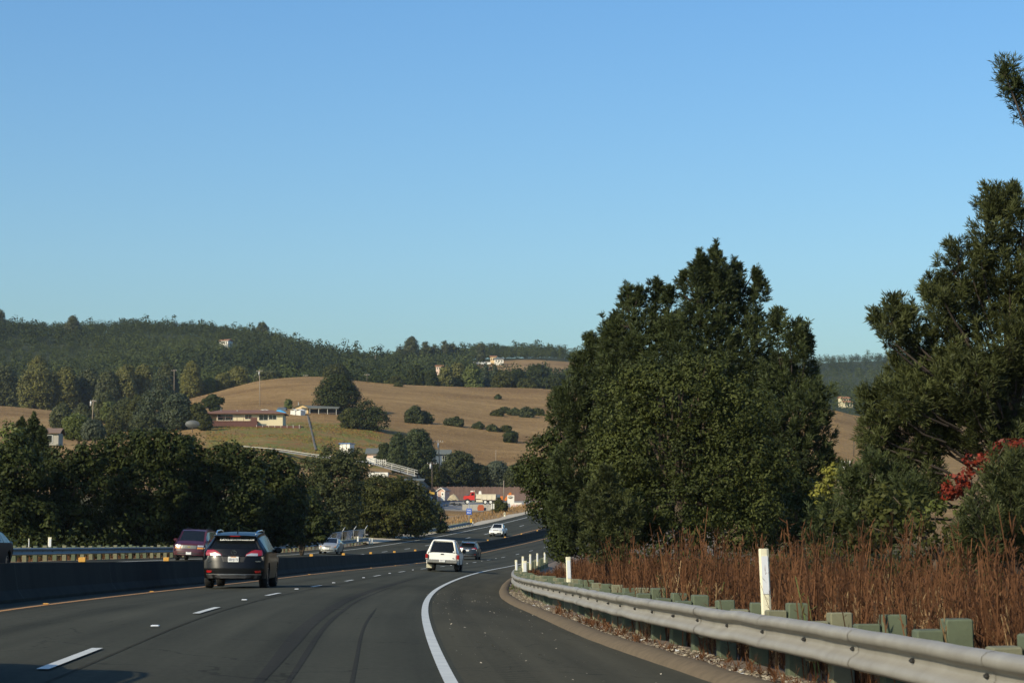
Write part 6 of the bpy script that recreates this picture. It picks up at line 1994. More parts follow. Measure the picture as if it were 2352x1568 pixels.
# ------------------------------------------------------------------ chain link fence beyond the far guardrail
froot = empty("chain_link_fence", at(690, 1252, 185), label="chain link fence with slanted post tops between the trees and the far guardrail", cat="fence")
fo = Vector(froot.location)
fp = [(690, 183), (714, 187), (738, 191), (762, 196), (786, 203), (812, 210), (838, 217)]
tops = [1227, 1225, 1222, 1220, 1216, 1213, 1211]
prev = None
wires = MB()
for i, ((px, Y), ty) in enumerate(zip(fp, tops)):
    b = on_ground(px, Y); t = at(px, ty + 4, Y)
    t.x, t.y = b.x, b.y
    MB().tube([b - fo - Vector((0, 0, .3)), t - fo, t - fo + Vector((.28, -.1, .42))], .04, 6).build("post", M_galvp, froot, smooth=True)
    if prev:
        pb, pt = prev
        L = (b - pb).length
        n = int(L / .16)
        for k in range(n * 2):
            u = k / n - .5
            for sgn in (1, -1):
                u0, u1 = u, u + sgn * .5
                h0, h1 = 0.0, 1.0
                if u0 < 0 or u0 > 1 or u1 < 0 or u1 > 1:
                    continue
                a = pb.lerp(b, u0); c = pt.lerp(t, u1)
                wires.tube([a - fo, c - fo], .007, 3, cap=False)
        wires.tube([pt - fo, t - fo], .022, 4)
        wires.tube([pb - fo + Vector((0, 0, .1)), b - fo + Vector((0, 0, .1))], .01, 4)
    prev = (b, t)
wires.build("wire_mesh", M_galvp, froot)

# ------------------------------------------------------------------ call box and signs on the bank
M_blue = mat("sign_blue", (.02, .10, .46), .4, c2=(.02, .09, .42))
M_txt = mat("sign_white", (.78, .78, .76), .5)
Yc = 285.0
pb = at(1077.5, 1206, Yc); pt = at(1077.5, 1150, Yc)
cb = empty("call_box_sign", pb, label="blue CALL BOX sign on a steel pole with a yellow box below", cat="sign")
MB().tube([(0, 0, -.6), (0, 0, pt.z - pb.z)], .06, 8).build("pole", M_galvp, cb, smooth=True)
s0, s1 = at(1071.5, 1181, Yc) - pb, at(1083.5, 1167, Yc) - pb
pc = MB().box(((s0.x + s1.x) / 2, -.09, (s0.z + s1.z) / 2), (s1.x - s0.x, .03, s1.z - s0.z), bev=.01).build("panel", M_blue, cb)
text("CALL", .27, M_txt, pc, ((s0.x + s1.x) / 2, -.112, s1.z - .24), (math.pi / 2, 0, 0), ext=.003, sx=.86, offset=.006)
text("BOX", .27, M_txt, pc, ((s0.x + s1.x) / 2, -.112, s0.z + .24), (math.pi / 2, 0, 0), ext=.003, sx=.9, offset=.006)
y0, y1 = at(1080, 1200, Yc) - pb, at(1085, 1191, Yc) - pb
MB().box(((y0.x + y1.x) / 2, -.05, (y0.z + y1.z) / 2), (y1.x - y0.x, .28, y1.z - y0.z), bev=.03).build("telephone_box", mat("call_box_yellow", (.66, .36, .03), .45), cb)

Yk = 330
kb = on_ground(1131, Yk)
ks = empty("twin_panel_sign", kb, label="pair of narrow white sign panels on a thin post, seen from behind on the bank", cat="sign")
kt = at(1131, 1157, Yk) - kb
MB().tube([(0, 0, -.5), (0, 0, kt.z + .3)], .035, 6).build("post", M_plast, ks)
for (xa, xb) in ((1127.6, 1130.6), (1132.2, 1135.4)):
    a = at(xa, 1168, Yk) - kb; b = at(xb, 1156, Yk) - kb
    MB().box(((a.x + b.x) / 2, -.05, (a.z + b.z) / 2), (b.x - a.x, .02, b.z - a.z)).build("panel", M_signg, ks)
# ================================================================== buildings and the yard
M_wallc = mat("cream_siding", (.66, .58, .37), .8, c2=(.56, .49, .32), scale=.8, stretch=(1, 1, 6))
M_wally = mat("yellow_siding", (.70, .50, .25), .8, c2=(.62, .44, .22), scale=.8, stretch=(1, 1, 6))
M_roofb = mat("brown_shingles", (.19, .095, .06), .9, c2=(.12, .062, .042), scale=1.5, mix=1.0)
M_roofg = mat("grey_green_roof", (.13, .14, .125), .8, c2=(.09, .10, .09), scale=1.2)
M_rooft = mat("terracotta_roof", (.42, .20, .10), .85, c2=(.32, .15, .08), scale=1.0)
M_trim = mat("white_trim", (.76, .74, .66), .6)
M_deck = mat("dark_red_timber", (.13, .055, .04), .85, c2=(.08, .035, .027), scale=2, mix=1.0)
M_wood = mat("weathered_wood", (.22, .15, .11), .9, c2=(.12, .08, .06), scale=3, mix=1.0, stretch=(6, 6, 1))
M_redwood = mat("redwood_fence", (.22, .14, .105), .9, c2=(.08, .05, .042), scale=1.1, mix=1.0, stretch=(3, 3, .25))
M_pole = mat("pole_wood", (.30, .25, .19), .9, c2=(.20, .16, .12), scale=4, mix=1.0)
M_poled = mat("dark_pole_wood", (.10, .075, .055), .9, c2=(.06, .045, .035), scale=4)
M_white = mat("white_siding", (.72, .68, .58), .7, c2=(.64, .60, .52))
M_pink = mat("pink_siding", (.60, .40, .31), .8, c2=(.53, .35, .27), scale=1.0, stretch=(7, 7, 1))
M_peach = mat("peach_wall", (.78, .56, .44), .8, c2=(.70, .50, .39))
M_tarp = mat("blue_tarp", (.10, .42, .66), .4, c2=(.07, .34, .58), scale=1.2, mix=1.0, bump=.3)
M_bluer = mat("blue_roof", (.03, .16, .46), .5)
M_concw = mat("pale_concrete", (.40, .37, .31), .9, c2=(.30, .28, .235), scale=1, mix=1.0)
M_orange = mat("orange_paint", (.62, .17, .02), .5)
M_rust = mat("rusty_orange", (.42, .10, .035), .8, c2=(.30, .075, .03), mix=1.0)
M_steelb = mat("blue_grey_steel", (.12, .15, .18), .5, .5)
M_insul = mat("insulator_grey", (.55, .56, .56), .4)

def local(base, rz):
    """points of the photo -> a building's own frame"""
    inv = Matrix.Rotation(-rz, 4, 'Z')
    return lambda p: inv @ (p - base)

def gable(name, mat_, parent, x0, x1, y0, y1, z0, zr, axis='x', over=.4, th=.12):
    """gabled roof; ridge along axis"""
    mb = MB()
    if axis == 'x':
        ym = (y0 + y1) / 2
        sl = (zr - z0) / ((y1 - y0) / 2)
        a, b = y0 - over, y1 + over
        za = z0 - over * sl
        poly = [(a, za), (ym, zr), (b, za), (b, za + th), (ym, zr + th), (a, za + th)]
        mb.prism(poly, 'x', x0 - over, x1 + over)
    else:
        xm = (x0 + x1) / 2
        sl = (zr - z0) / ((x1 - x0) / 2)
        a, b = x0 - over, x1 + over
        za = z0 - over * sl
        poly = [(a, za), (xm, zr), (b, za), (b, za + th), (xm, zr + th), (a, za + th)]
        mb.prism(poly, 'y', y0 - over, y1 + over)
    return mb.build(name, mat_, parent)

def window(parent, c, w, h, face='-y', frame=M_trim, glass=M_glass, mull=True):
    """framed window, pane as its sub-part, proud of the wall"""
    ax = face[1]; s = -1 if face[0] == '-' else 1
    f = MB(); t = .07
    def bx(cx, cz, sx, sz, d, off):
        if ax == 'y': return ((c[0] + cx, c[1] + s * off, c[2] + cz), (sx, d, sz))
        return ((c[0] + s * off, c[1] + cx, c[2] + cz), (d, sx, sz))
    for q in (bx(0, h / 2 + t / 2, w + 2 * t, t, .10, .03), bx(0, -h / 2 - t / 2, w + 2 * t, t, .10, .03), bx(-w / 2 - t / 2, 0, t, h, .10, .03), bx(w / 2 + t / 2, 0, t, h, .10, .03)):
        f.box(*q)
    if mull: f.box(*bx(0, 0, .05, h, .08, .03))
    fo = f.build("window", frame, parent)
    p = MB(); p.box(*bx(0, 0, w, h, .03, .015)); p.build("pane", glass, fo)
    return fo

# ---- the long ranch house
Yh = 620
A, B = at(497, 982, Yh), at(650, 979, Yh)
base = Vector((A.x, Yh, (at(497, 983, Yh).z)))
rh = empty("ranch_house", base, label="long low ranch house with a brown roof and cream walls on the hillside", cat="house")
k = m_per_px(Yh)
Lh, Dp = 153 * k, 8.5
zf, ze = 2.2, 4.3        # floor of the upper level, eave
MB().box((Lh / 2, Dp / 2, ze / 2), (Lh, Dp, ze)).build("wall", M_wallc, rh)
MB().box((-1.6, Dp / 2 + 1.2, zf + 1.05), (3.2, Dp - 2.4, 2.1)).build("side_wing", M_wallc, rh)
mb = MB()
x0, x1, y0, y1 = -4.0, Lh + .9, -1.25, Dp + 1.0
mb.add([(x0, y0, ze - .12), (x1, y0, ze - .12), (x1, y1, ze - .12), (x0, y1, ze - .12), (x0, y0, ze + .12), (x1, y0, ze + .12), (x1, y1, ze + .12), (x0, y1, ze + .12),
        (x0 + 4.5, Dp / 2, ze + 1.35), (x1 - 4.5, Dp / 2, ze + 1.35)],
       [(3, 2, 1, 0), (0, 1, 5, 4), (1, 2, 6, 5), (2, 3, 7, 6), (3, 0, 4, 7), (4, 5, 9, 8), (5, 6, 9), (6, 7, 8, 9), (7, 4, 8)])
rf = mb.build("roof", M_roofb, rh)
MB().tube([(1.0, 2.2, ze + .3), (1.0, 2.2, ze + 2.0)], .06, 6).build("vent_pipe", M_galvp, rf)
MB().box((6.0, 0.5, ze + .95), (.25, .25, .3)).build("vent_pipe", M_galvp, rf)
window(rh, (2.6, 0, 3.2), 4.4, 1.7, mull=True)
window(rh, (9.4, 0, 3.35), 1.9, 1.2)
window(rh, (13.9, 0, 3.2), 2.6, 1.6)
window(rh, (Lh - 3.0, 0, 3.25), 2.2, 1.3)
# deck in front of the left half with its railing and board skirt
dk_ = MB().box((5.4, -1.3, 1.9), (14.0, 2.5, .25)).build("deck", M_deck, rh)
MB().box((5.4, -2.42, .85), (14.0, .12, 1.9)).build("skirt", M_deck, dk_)
rl = MB()
for i in range(8): rl.box((-1.4 + i * 1.95, -2.45, 2.55), (.12, .12, 1.1))
rl.box((5.4, -2.45, 3.1), (14.0, .12, .10))
rl.build("railing", M_deck, dk_)
MB().box((11.4, -2.40, 2.5), (1.9, .06, 1.0)).build("gate", M_deck, dk_)
fn = empty("low_fence", base + Vector((12.2, -2.9, -.3)), label="low dark wire fence along the foot of the ranch house", cat="fence")
fm = MB()
for i in range(8): fm.tube([(i * 1.8, 0, -.3), (i * 1.8, .1, 1.1)], .05, 5)
fm.build("post", M_trim, fn)
MB().box((6.3, .25, .4), (13.4, .3, .95)).build("hedge_panel", M_deck, fn)
sfc = empty("board_fence", base + Vector((-4.6, -1.2, -.2)), label="dark board fence at the left end of the ranch house", cat="fence")
MB().box((1.7, 0, .95), (3.4, .12, 2.3)).build("boards", M_poled, sfc)

sp_rows = []
for px_, row_ in ((704, 957), (707, 968), (711, 985), (716, 1005), (720, 1022), (724, 1036)):
    yy_ = solve_Y(px_, row_, 610)
    q_ = on_ground(px_, yy_)
    sp_rows.append([(q_.x - .34, q_.y, q_.z - .1), (q_.x - .2, q_.y, q_.z + .3), (q_.x + .18, q_.y + .2, q_.z + .26), (q_.x + .36, q_.y + .2, q_.z - .1)])
spw = empty("stone_wall", (0, 0, 0), label="low grey stone wall running straight down the slope between the two hill houses", cat="wall")
MB().sheet(sp_rows).build("stones", mat("field_stone", (.15, .135, .105), .95, c2=(.08, .07, .055), scale=1.5, mix=1.0), spw, fix=False)

# ---- small yellow house uphill
Yy = 690
base = on_ground(673, Yy); base.z = at(673, 955, Yy).z
yh = empty("yellow_house", base, label="small yellow house with a grey roof and veranda beside the large oak", cat="house")
k = m_per_px(Yy)
wG = 32 * k
MB().box((wG / 2, 3, 1.4), (wG, 6, 2.8)).build("wall", M_wally, yh)
MB().prism([(0, 2.8), (wG, 2.8), (wG / 2, 3.75)], 'y', 0, 6).build("gable_wall", M_wally, yh)
gable("roof", M_roofg, yh, 0, wG, 0, 6, 2.82, 3.78, 'y', .45)
d = MB().box((wG * .74, -.04, 1.25), (1.1, .10, 2.1)).build("door", M_trim, yh)
MB().box((wG * .74, -.10, 1.5), (.62, .04, 1.3)).build("pane", M_glass, d)
MB().box((wG + 4.5, 3.2, 1.2), (9.0, 4.6, 2.4)).build("rear_wing", mat("veranda_shade_wall", (.035, .033, .03), .9), yh)  # wall colour blackened to stand for the shade beneath the veranda roof
rv = MB(); rv.add([(wG * .5, -.8, 2.62), (wG + 10, -.8, 2.45), (wG + 10, 6.3, 3.5), (wG * .5, 3.2, 3.72), (wG * .5, -.8, 2.5), (wG + 10, -.8, 2.32), (wG + 10, 6.3, 3.36), (wG * .5, 3.2, 3.6)],
                  [(0, 1, 2, 3), (7, 6, 5, 4), (0, 4, 5, 1), (1, 5, 6, 2), (2, 6, 7, 3), (3, 7, 4, 0)])
rv.build("veranda_roof", M_roofg, yh)
vp = MB()
for i in range(4): vp.tube([(wG + .6 + i * 2.9, -.5, 0), (wG + .6 + i * 2.9, -.5, 2.4)], .07, 6)
vp.build("veranda_post", M_trim, yh)
vr = MB(); vr.box((wG + 4.6, -.5, .95), (9.2, .06, .07)); 
for i in range(9): vr.box((wG + .3 + i * 1.1, -.5, .55), (.05, .05, .85))
vr.build("railing", M_wood, yh)
MB().box((wG + 4.6, 0, -.2), (9.4, 1.6, .3)).build("deck", M_wood, yh)
MB().tube([(1.1, 2.2, 3.2), (1.1, 2.2, 4.7)], .13, 8).build("chimney_pipe", M_galvp, yh)

def metal_shed(label, px, Y=684):
    k = m_per_px(Y)
    b = on_ground(px, Y); b.z = at(px, 957, Y).z
    s = empty("metal_shed", b, (0, 0, R(-38)), label=label, cat="shed")
    MB().box((0, 0, 1.0), (2.2, 2.2, 2.0)).build("wall", M_trim, s)
    rib = MB()
    for i in range(8): rib.box((1.115, -.95 + i * .27, 1.0), (.05, .10, 1.9))
    for i in range(8): rib.box((-.95 + i * .27, -1.115, 1.0), (.10, .03, 1.9))
    rib.build("ribs", M_insul, s)
    gable("roof", M_trim, s, -1.1, 1.1, -1.1, 1.1, 2.0, 2.5, 'y', .12, .06)
metal_shed("left white metal garden shed in front of the yellow house", 675)
metal_shed("right white metal garden shed in front of the yellow house's door", 687, 683)

tp = empty("blue_tarp", on_ground(640, 690), label="bright blue tarpaulin heaped beside a parked white vehicle on the hill", cat="tarpaulin")
bz = at(640, 952, 690)
tp.location = bz
r_ = np.random.default_rng(5)
rows = []
for i in range(9):
    row = []
    for j in range(13):
        u, v = j / 12, i / 8
        hgt = 1.5 * math.sin(math.pi * v) ** .6 * (.35 + .65 * math.sin(math.pi * min(1, u * 1.1)) ** 1.2) + r_.normal(0, .06)
        row.append((-2.6 + u * 6.2, -1.6 + v * 3.2, max(0, hgt)))
    rows.append(row)
MB().sheet(rows).build("sheet", M_tarp, tp, smooth=True, fix=False)
pv, pvs = crossover("parked_car", "white car parked at the left of the blue tarp above the ranch house", M_wpaint)
b = at(604, 952, 685); pv.location = b; pv.rotation_euler = (0, 0, R(78))
clut = empty("junk_pile", at(648, 946, 700), label="dark covered pile behind the blue tarp", cat="pile")
MB().box((0, 0, .8), (3.4, 1.6, 1.5), bev=.4, taper=.8).build("cover", M_steelb, clut)

# ---- utility poles
def pole(label, px, y_top, y_base, Y, arms=1, rad=.16, trans=False, lean=0, material=M_pole, h_extra=0.0, arm=2.2):
    b = at(px, y_base, Y); t = at(px + lean, y_top, Y)
    rt = empty("utility_pole", b, label=label, cat="utility pole")
    H = t - b
    MB().tube([(0, 0, -1.0), tuple(H * .5), tuple(H)], [rad, rad * .85, rad * .7], 8).build("pole", material, rt, smooth=True)
    for i in range(arms):
        z = H.z - .5 - i * .9
        x = H.x * z / H.z
        ca = MB().box((x, -.12, z), (arm, .12, .14)).build("crossarm", material, rt)
        ins = MB()
        for q in (-.45, -.15, .2, .45): ins.tube([(x + q * arm, -.12, z + .07), (x + q * arm, -.12, z + .32)], .05, 5)
        ins.build("insulators", M_insul, ca)
    if trans:
        tz = H.z * trans
        MB().tube([(-.42, -.1, tz - .55), (-.42, -.1, tz + .45), (-.42, -.1, tz + .55)], [.22, .22, .10], 10).build("transformer", M_insul, rt, smooth=True)
    return rt
pole("tallest utility pole on the brown hill above the ranch house", 597, 849, 934, 730, 1, .17, .9, -1.0)
pole("leaning pale utility pole between the dark trees at left", 212, 917, 965, 520, 1, .14, .80, 2.5, arm=1.5)
pole("thin brown utility pole left of the pointed eucalyptus", 400, 848, 905, 860, 1, .14)
pole("utility pole with a white transformer above the pink house's right end", 1010, 1010, 1073, 500, 1, .14, .80, -3)
pole("dark utility pole with a white transformer rising behind the pink shed", 993, 1060, 1135, 470, 1, .14, .86, -1, M_poled)
pole("thin pale pole standing alone at the foot of the brown slope", 1139, 1033, 1065, 590, 0, .10)
pole("pale pole with a cap behind the truck's bed", 1157, 1103, 1140, 480, 0, .12)
pole("tiny utility pole on the crest left of the big hill oak", 702, 860, 873, 905, 1, .10)
pole("tiny utility pole on the crest right of the big hill oak", 843, 858, 874, 900, 1, .08)
pole("utility pole standing in the far woodland above the crest", 862, 815, 838, 1380, 0, .18)
pole("thin dark pole on the brown slope between the two big pines", 1961, 1010, 1040, 500, 0, .12, material=M_poled)

# ---- satellite dish
sdh = empty("satellite_dish", at(442, 985, 560), label="grey mesh satellite dish left of the ranch house", cat="satellite dish")
n = 20; rows = []
for i in range(5):
    rr = i / 4 * 1.95
    rows.append([(rr * math.cos(2 * math.pi * q / n), -.6 + .12 * rr * rr, 1.3 + rr * .55 * math.sin(2 * math.pi * q / n)) for q in range(n + 1)])
MB().sheet(rows).build("dish", mat("dish_mesh", (.09, .095, .095), .6, .3), sdh, smooth=True, fix=False)
MB().tube([(0, 0, -1), (0, -.4, 1.2)], .08, 6).build("mast", M_poled, sdh)

# ---- pale house half hidden at far left
hb = at(113, 1022, 300)
ph = empty("pale_house", hb, label="small pale house with a sloping roof half hidden by trees at far left", cat="house")
MB().box((0, 1.5, .9), (2.6, 3, 1.8)).build("wall", M_concw, ph)
gable("roof", M_wood, ph, -1.3, 1.3, 0, 3, 1.8, 2.4, 'x', .35)
window(ph, (-.9, 0, .9), .5, .9, mull=False)
window(ph, (.1, 0, .9), .6, 1.0, mull=False)

# ---- pink house, tank, driveway below the hill
pb_ = at(897, 1066, 515)
pk_ = empty("peach_house", pb_, label="low peach house with a grey roof half hidden by the dark pine", cat="house")
MB().box((0, 3.5, -.2), (11.5, 7, 5.8)).build("wall", M_peach, pk_)
gable("roof", M_roofg, pk_, -5.75, 5.75, 0, 7, 2.7, 4.0, 'x', .5)
window(pk_, (-3.6, 0, 1.5), 1.3, 1.1); window(pk_, (.6, 0, 1.5), 1.6, 1.1)
MB().box((-4.6, -1.2, .7), (2.0, 1.2, 1.6)).build("porch", M_trim, pk_)
wf = empty("picket_fence", at(882, 1066, 478), label="short white picket fence in front of the peach house", cat="fence")
m_ = MB()
for i in range(9): m_.box((-1.9 + i * .45, 0, .5), (.14, .05, 1.3))
m_.box((-.1, .05, .9), (4.0, .05, .1)); m_.box((-.1, .05, .3), (4.0, .05, .1))
m_.build("pickets", M_trim, wf)
bb = at(1012, 1062, 548)
bh = empty("blue_house", bb, label="shaded dark blue house at the right of the dark pine", cat="house")
MB().box((0, 3, -.6), (4.6, 6, 5.8)).build("wall", M_steelb, bh)
gable("roof", M_roofg, bh, -2.3, 2.3, 0, 6, 2.3, 3.4, 'x', .5)
window(bh, (1.0, 0, 1.2), 1.1, 1.2)

tb = at(797, 1041, 470)
tk = empty("water_tank_shed", tb, (0, 0, R(-24)), label="small white shed with a blue flat roof on the hillside", cat="shed")
MB().box((0, 0, .9), (2.5, 2.2, 2.4)).build("wall", M_trim, tk)
seam = MB()
for x in (-.5, .45): seam.box((x, -1.115, .9), (.10, .03, 2.4))
seam.build("seam", M_wood, tk)
MB().box((0, 0, 2.18), (2.9, 2.6, .16), bev=.03).build("roof", M_bluer, tk)

# white railed driveway running down to the right
dv = empty("white_rail_fence", at(640, 1036, 520), label="long white rail fence running downhill along the driveway", cat="fence")
do = Vector(dv.location)
pts = [at(556, 1028, 545), at(640, 1035, 530), at(720, 1047, 505), at(765, 1052, 495)]
pts2 = [at(842, 1060, 476), at(880, 1072, 466), at(920, 1083, 456), at(952, 1092, 448)]
rl = MB(); po = MB()
for P in (pts2,):
    for hh in (.45, .95):
        rl.tube([p - do + Vector((0, -.05, hh)) for p in P], .055, 4)
        rl.tube([p - do + Vector((.6, 3.2, hh + .25)) for p in P], .055, 4)
    for i in range(len(P) - 1):
        for u in np.linspace(0, 1, 3):
            q = P[i].lerp(P[i + 1], float(u)) - do
            po.box((q.x, q.y, q.z + .5), (.14, .14, 1.3))
for hh in (.4,):
    rl.tube([p - do + Vector((0, 0, hh)) for p in pts], .10, 4)
M_rail = mat("weathered_white_rail", (.46, .45, .40), .8)
rl.build("rail", M_rail, dv); po.build("post", M_rail, dv)
ds = MB()
P = pts + [at(800, 1056, 486)] + pts2
ds.sheet([[tuple(p + Vector((0, -.3, -.15))), tuple(p + Vector((.5, 2.9, .12)))] for p in P])
tag(ds.build("driveway", M_concw, fix=False), kind="structure")

# low sheds under the driveway
lb = at(884, 1122, 440)
ls = empty("long_shed", lb, label="long low shed with a grey roof below the white rail fence", cat="shed")
MB().box((2.5, 2.5, .5), (9.0, 5, 2.4)).build("wall", M_wallc, ls)
mb = MB(); mb.add([(-3.2, -.8, 1.62), (8.2, -.8, 1.62), (8.2, 5.5, 2.2), (-3.2, 5.5, 2.2), (-3.2, -.8, 1.72), (8.2, -.8, 1.72), (8.2, 5.5, 2.3), (-3.2, 5.5, 2.3)], [(3, 2, 1, 0), (4, 5, 6, 7), (0, 1, 5, 4), (1, 2, 6, 5), (2, 3, 7, 6), (3, 0, 4, 7)])
mb.build("roof", M_roofg, ls)
tr = empty("white_trailer", at(869, 1099, 432), label="white box trailer in front of the long low shed", cat="trailer")
MB().box((0, .8, .8), (4.0, 1.8, 1.0), bev=.06).build("box", M_trim, tr)
MB().box((0, .8, .15), (3.6, 1.5, .3)).build("chassis", M_concw, tr)

# ---- pink garden shed in the yard
Ys_ = 468
sb = at(1004.5, 1149.5, Ys_)
gs = empty("pink_shed", sb, (0, 0, R(-20)), label="pink garden shed with white trim and a white door beside the red truck", cat="shed")
w_, d_, h_ = 1.75, 2.9, 2.35
fx = MB().box((.95, 1.3, h_ / 2), (w_, d_, h_)).build("wall", M_pink, gs)
MB().prism([(.95 - w_ / 2, h_), (.95 + w_ / 2, h_), (.95, h_ + .52)], 'y', 1.3 - d_ / 2, 1.3 + d_ / 2).build("gable_wall", M_pink, gs)
gable("roof", mat("grey_shingles", (.16, .15, .15), .9), gs, .95 - w_ / 2, .95 + w_ / 2, 1.3 - d_ / 2, 1.3 + d_ / 2, h_, h_ + .55, 'y', .25, .08)
t_ = MB()
yf_ = 1.3 - d_ / 2
for sx in (-1, 1):
    t_.box((.95 + sx * (w_ / 2 - .02), yf_ - .02, h_ / 2), (.14, .10, h_))
    a = (.95 + sx * (w_ / 2 + .26), h_ - .16); b = (.95, h_ + .60)
    t_.prism([(a[0], a[1]), (b[0], b[1]), (b[0], b[1] - .16), (a[0], a[1] - .16)], 'y', yf_ - .33, yf_ - .25)
t_.build("trim", M_trim, gs)
dr = MB().box((1.32, yf_ - .03, 1.0), (.66, .08, 1.9)).build("door", M_trim, gs)
MB().box((1.32, yf_ - .075, 1.45), (.26, .02, .42)).build("pane", M_glass, dr)
MB().box((.95 + w_ / 2 + .02, 1.9, 1.75), (.04, .36, .36)).build("vent", M_trim, gs)

# ---- red and cream dump truck
Yt = 466
tbp = at(1058, 1157.5, Yt)
dt = empty("dump_truck", tbp, (0, 0, R(2)), label="red cabbed dump truck with a cream bed parked in the yard", cat="truck")
def wheel_x(parent, x, y, r, w):
    """wheel whose axle runs across the truck (the truck faces -x)"""
    n = 20
    t = MB().tube([(x, y - w / 2, r), (x, y + w / 2, r)], r, n).build("wheel", M_rubber, parent, smooth=False)
    MB().tube([(x, y - w / 2 - .02, r), (x, y - w / 2 - .01, r)], r * .6, n).build("rim", M_trim, t)
    return t
for (x, r) in ((1.5, .53), (5.45, .50), (6.65, .50)):
    for y in (0.2, 2.1): wheel_x(dt, x, y, r, .34)
# bonnet with rounded nose, mudguard, cab with window
MB().prism([(.75, 1.05), (.62, 1.25), (.65, 1.72), (.82, 1.86), (2.0, 1.92), (2.0, 1.05)], 'y', .25, 2.05).build("hood", M_red, dt)
mg = [(1.5 + .70 * math.cos(a), .53 + .70 * math.sin(a)) for a in np.linspace(R(-5), R(190), 14)] + [(1.5 + .6 * math.cos(a), .53 + .6 * math.sin(a)) for a in np.linspace(R(190), R(-5), 14)]
MB().prism(mg, 'y', .02, 2.28).build("mudguard", M_plast, dt)
cb_ = MB().prism([(2.0, .95), (2.0, 1.92), (2.25, 2.62), (3.05, 2.68), (3.1, .95)], 'y', .12, 2.18).build("cab", M_red, dt)
MB().prism([(2.28, 1.98), (2.42, 2.48), (2.92, 2.52), (2.92, 1.98)], 'y', .09, .13).build("side_window", M_glass, cb_)
MB().prism([(2.03, 1.95), (2.24, 2.56), (2.19, 2.56), (1.98, 1.95)], 'y', .3, 2.0).build("windshield", M_glass, cb_)
MB().box((2.55, .9, 2.86), (.7, .8, .3), bev=.06).build("roof_unit", M_trim, cb_)
MB().box((1.55, 1.0, 2.06), (.55, .5, .32), bev=.08).build("air_filter", M_steelb, dt)
MB().box((.62, 1.15, .75), (.16, 2.2, .34), bev=.03).build("front_bumper", M_chrome, dt)
MB().tube([(3.22, .18, .9), (3.22, .18, 3.05)], .075, 8).build("exhaust_stack", M_poled, dt)
MB().box((4.9, 1.15, .72), (6.4, .9, .22)).build("chassis", M_under, dt)
MB().box((2.75, .28, .62), (.75, .5, .5), bev=.08).build("step_box", M_chrome, dt)
MB().tube([(3.45, .45, .68), (4.9, .45, .68)], .33, 12).build("fuel_tank", M_cream, dt)
bd = MB()
bd.prism([(3.35, 1.25), (3.45, 2.10), (7.85, 2.24), (7.85, .98), (5.2, .98), (4.6, 1.15)], 'y', .08, 2.28)
bed = bd.build("dump_bed", M_cream, dt)
rb = MB()
for x in (4.6, 5.7, 6.8, 7.7): rb.box((x, .05, 1.60), (.12, .08, 1.15))
rb.box((5.6, .05, 2.18), (4.4, .08, .10))
rb.build("ribs", M_cream, bed)
MB().prism([(3.35, 2.0), (3.0, 3.05), (3.15, 3.1), (3.55, 2.1)], 'y', .2, 2.2).build("cab_guard", M_cream, bed)
MB().box((4.3, .35, 2.55), (.75, .3, .75), taper=.6).build("tarp_arm", M_trim, bed)
MB().tube([(3.7, 1.4, 1.62), (4.85, 1.4, 1.62)], .5, 12).build("hydraulic_tank", M_cream, bed)
MB().box((8.35, 1.2, 1.55), (.85, 1.9, 1.25), bev=.08).build("rear_hopper", M_steelb, dt)

# ---- yard: board fence, retaining wall, boulders, machines, sign board
fb = at(1080, 1140, 498)
bf = empty("yard_fence", fb, label="long weathered redwood board fence behind the dump truck", cat="fence")
bm_ = MB(); r_ = np.random.default_rng(8)
xw = -13.5
while xw < 17:
    hgt = 2.3 + r_.normal(0, .07)
    bm_.box((xw, r_.normal(0, .015), hgt / 2 - .5), (.28, .06, hgt + 1.0)); xw += .30
bm_.build("boards", M_redwood, bf)
rw = empty("retaining_wall", at(1092, 1172, 441), label="low concrete retaining wall in front of the dump truck", cat="wall")
wm = MB(); 
for i in range(9): wm.box((-2.2 + i * 1.05, 0, .55), (1.03, .3, 1.5), bev=.02)
wm.build("wall", M_concw, rw)
rk = empty("rubble_heap", at(1052, 1160, 444), label="heap of dark broken rocks at the edge of the yard", cat="rubble")
bmr = MB()
for i in range(34):
    x = r_.normal(0, 1.6); s_ = r_.uniform(.18, .5)
    bmr.box((x - .5, r_.normal(0, .5), max(0, .62 - abs(x) * .28) * r_.random() + .05), (s_ * 1.4, s_, s_ * .8), rz=r_.uniform(0, 3), bev=s_ * .25)
bmr.build("rocks", mat("dark_rock", (.10, .098, .09), .9, c2=(.05, .05, .048), mix=1.0), rk)
rc = empty("covered_pile", at(1041, 1149, 462), label="tan covered pile between the pink shed and the red truck", cat="pile")
rows = []
for i in range(7):
    rows.append([(-1.3 + 2.6 * j / 10, -.5 + 1.7 * i / 6, max(-.2, 1.3 * math.sin(math.pi * i / 6) ** .5 * math.sin(math.pi * j / 10) ** .6 + r_.normal(0, .09))) for j in range(11)])
MB().sheet(rows).build("cover", mat("tan_canvas", (.48, .40, .25), .9, c2=(.30, .245, .15), mix=1.0), rc, smooth=True, fix=False)
orr = empty("orange_machine", at(1104, 1172, 430), label="rusty orange digger bucket standing in front of the retaining wall", cat="machine")
MB().prism([(-.55, 0), (.55, 0), (.75, .6), (.5, 1.15), (-.4, 1.2), (-.7, .5)], 'y', -.5, .5).build("bucket", M_rust, orr)
MB().box((.9, .2, .3), (.5, .6, .6), bev=.05).build("engine_block", M_steelb, orr)
og = empty("orange_boom", at(1165, 1150, 462), label="orange digger boom leaning behind the white sign board", cat="machine")
MB().prism([(-.8, .2), (.5, 1.85), (.9, 1.85), (.9, 1.4), (-.3, 0)], 'y', -.2, .2).build("boom", M_orange, og)
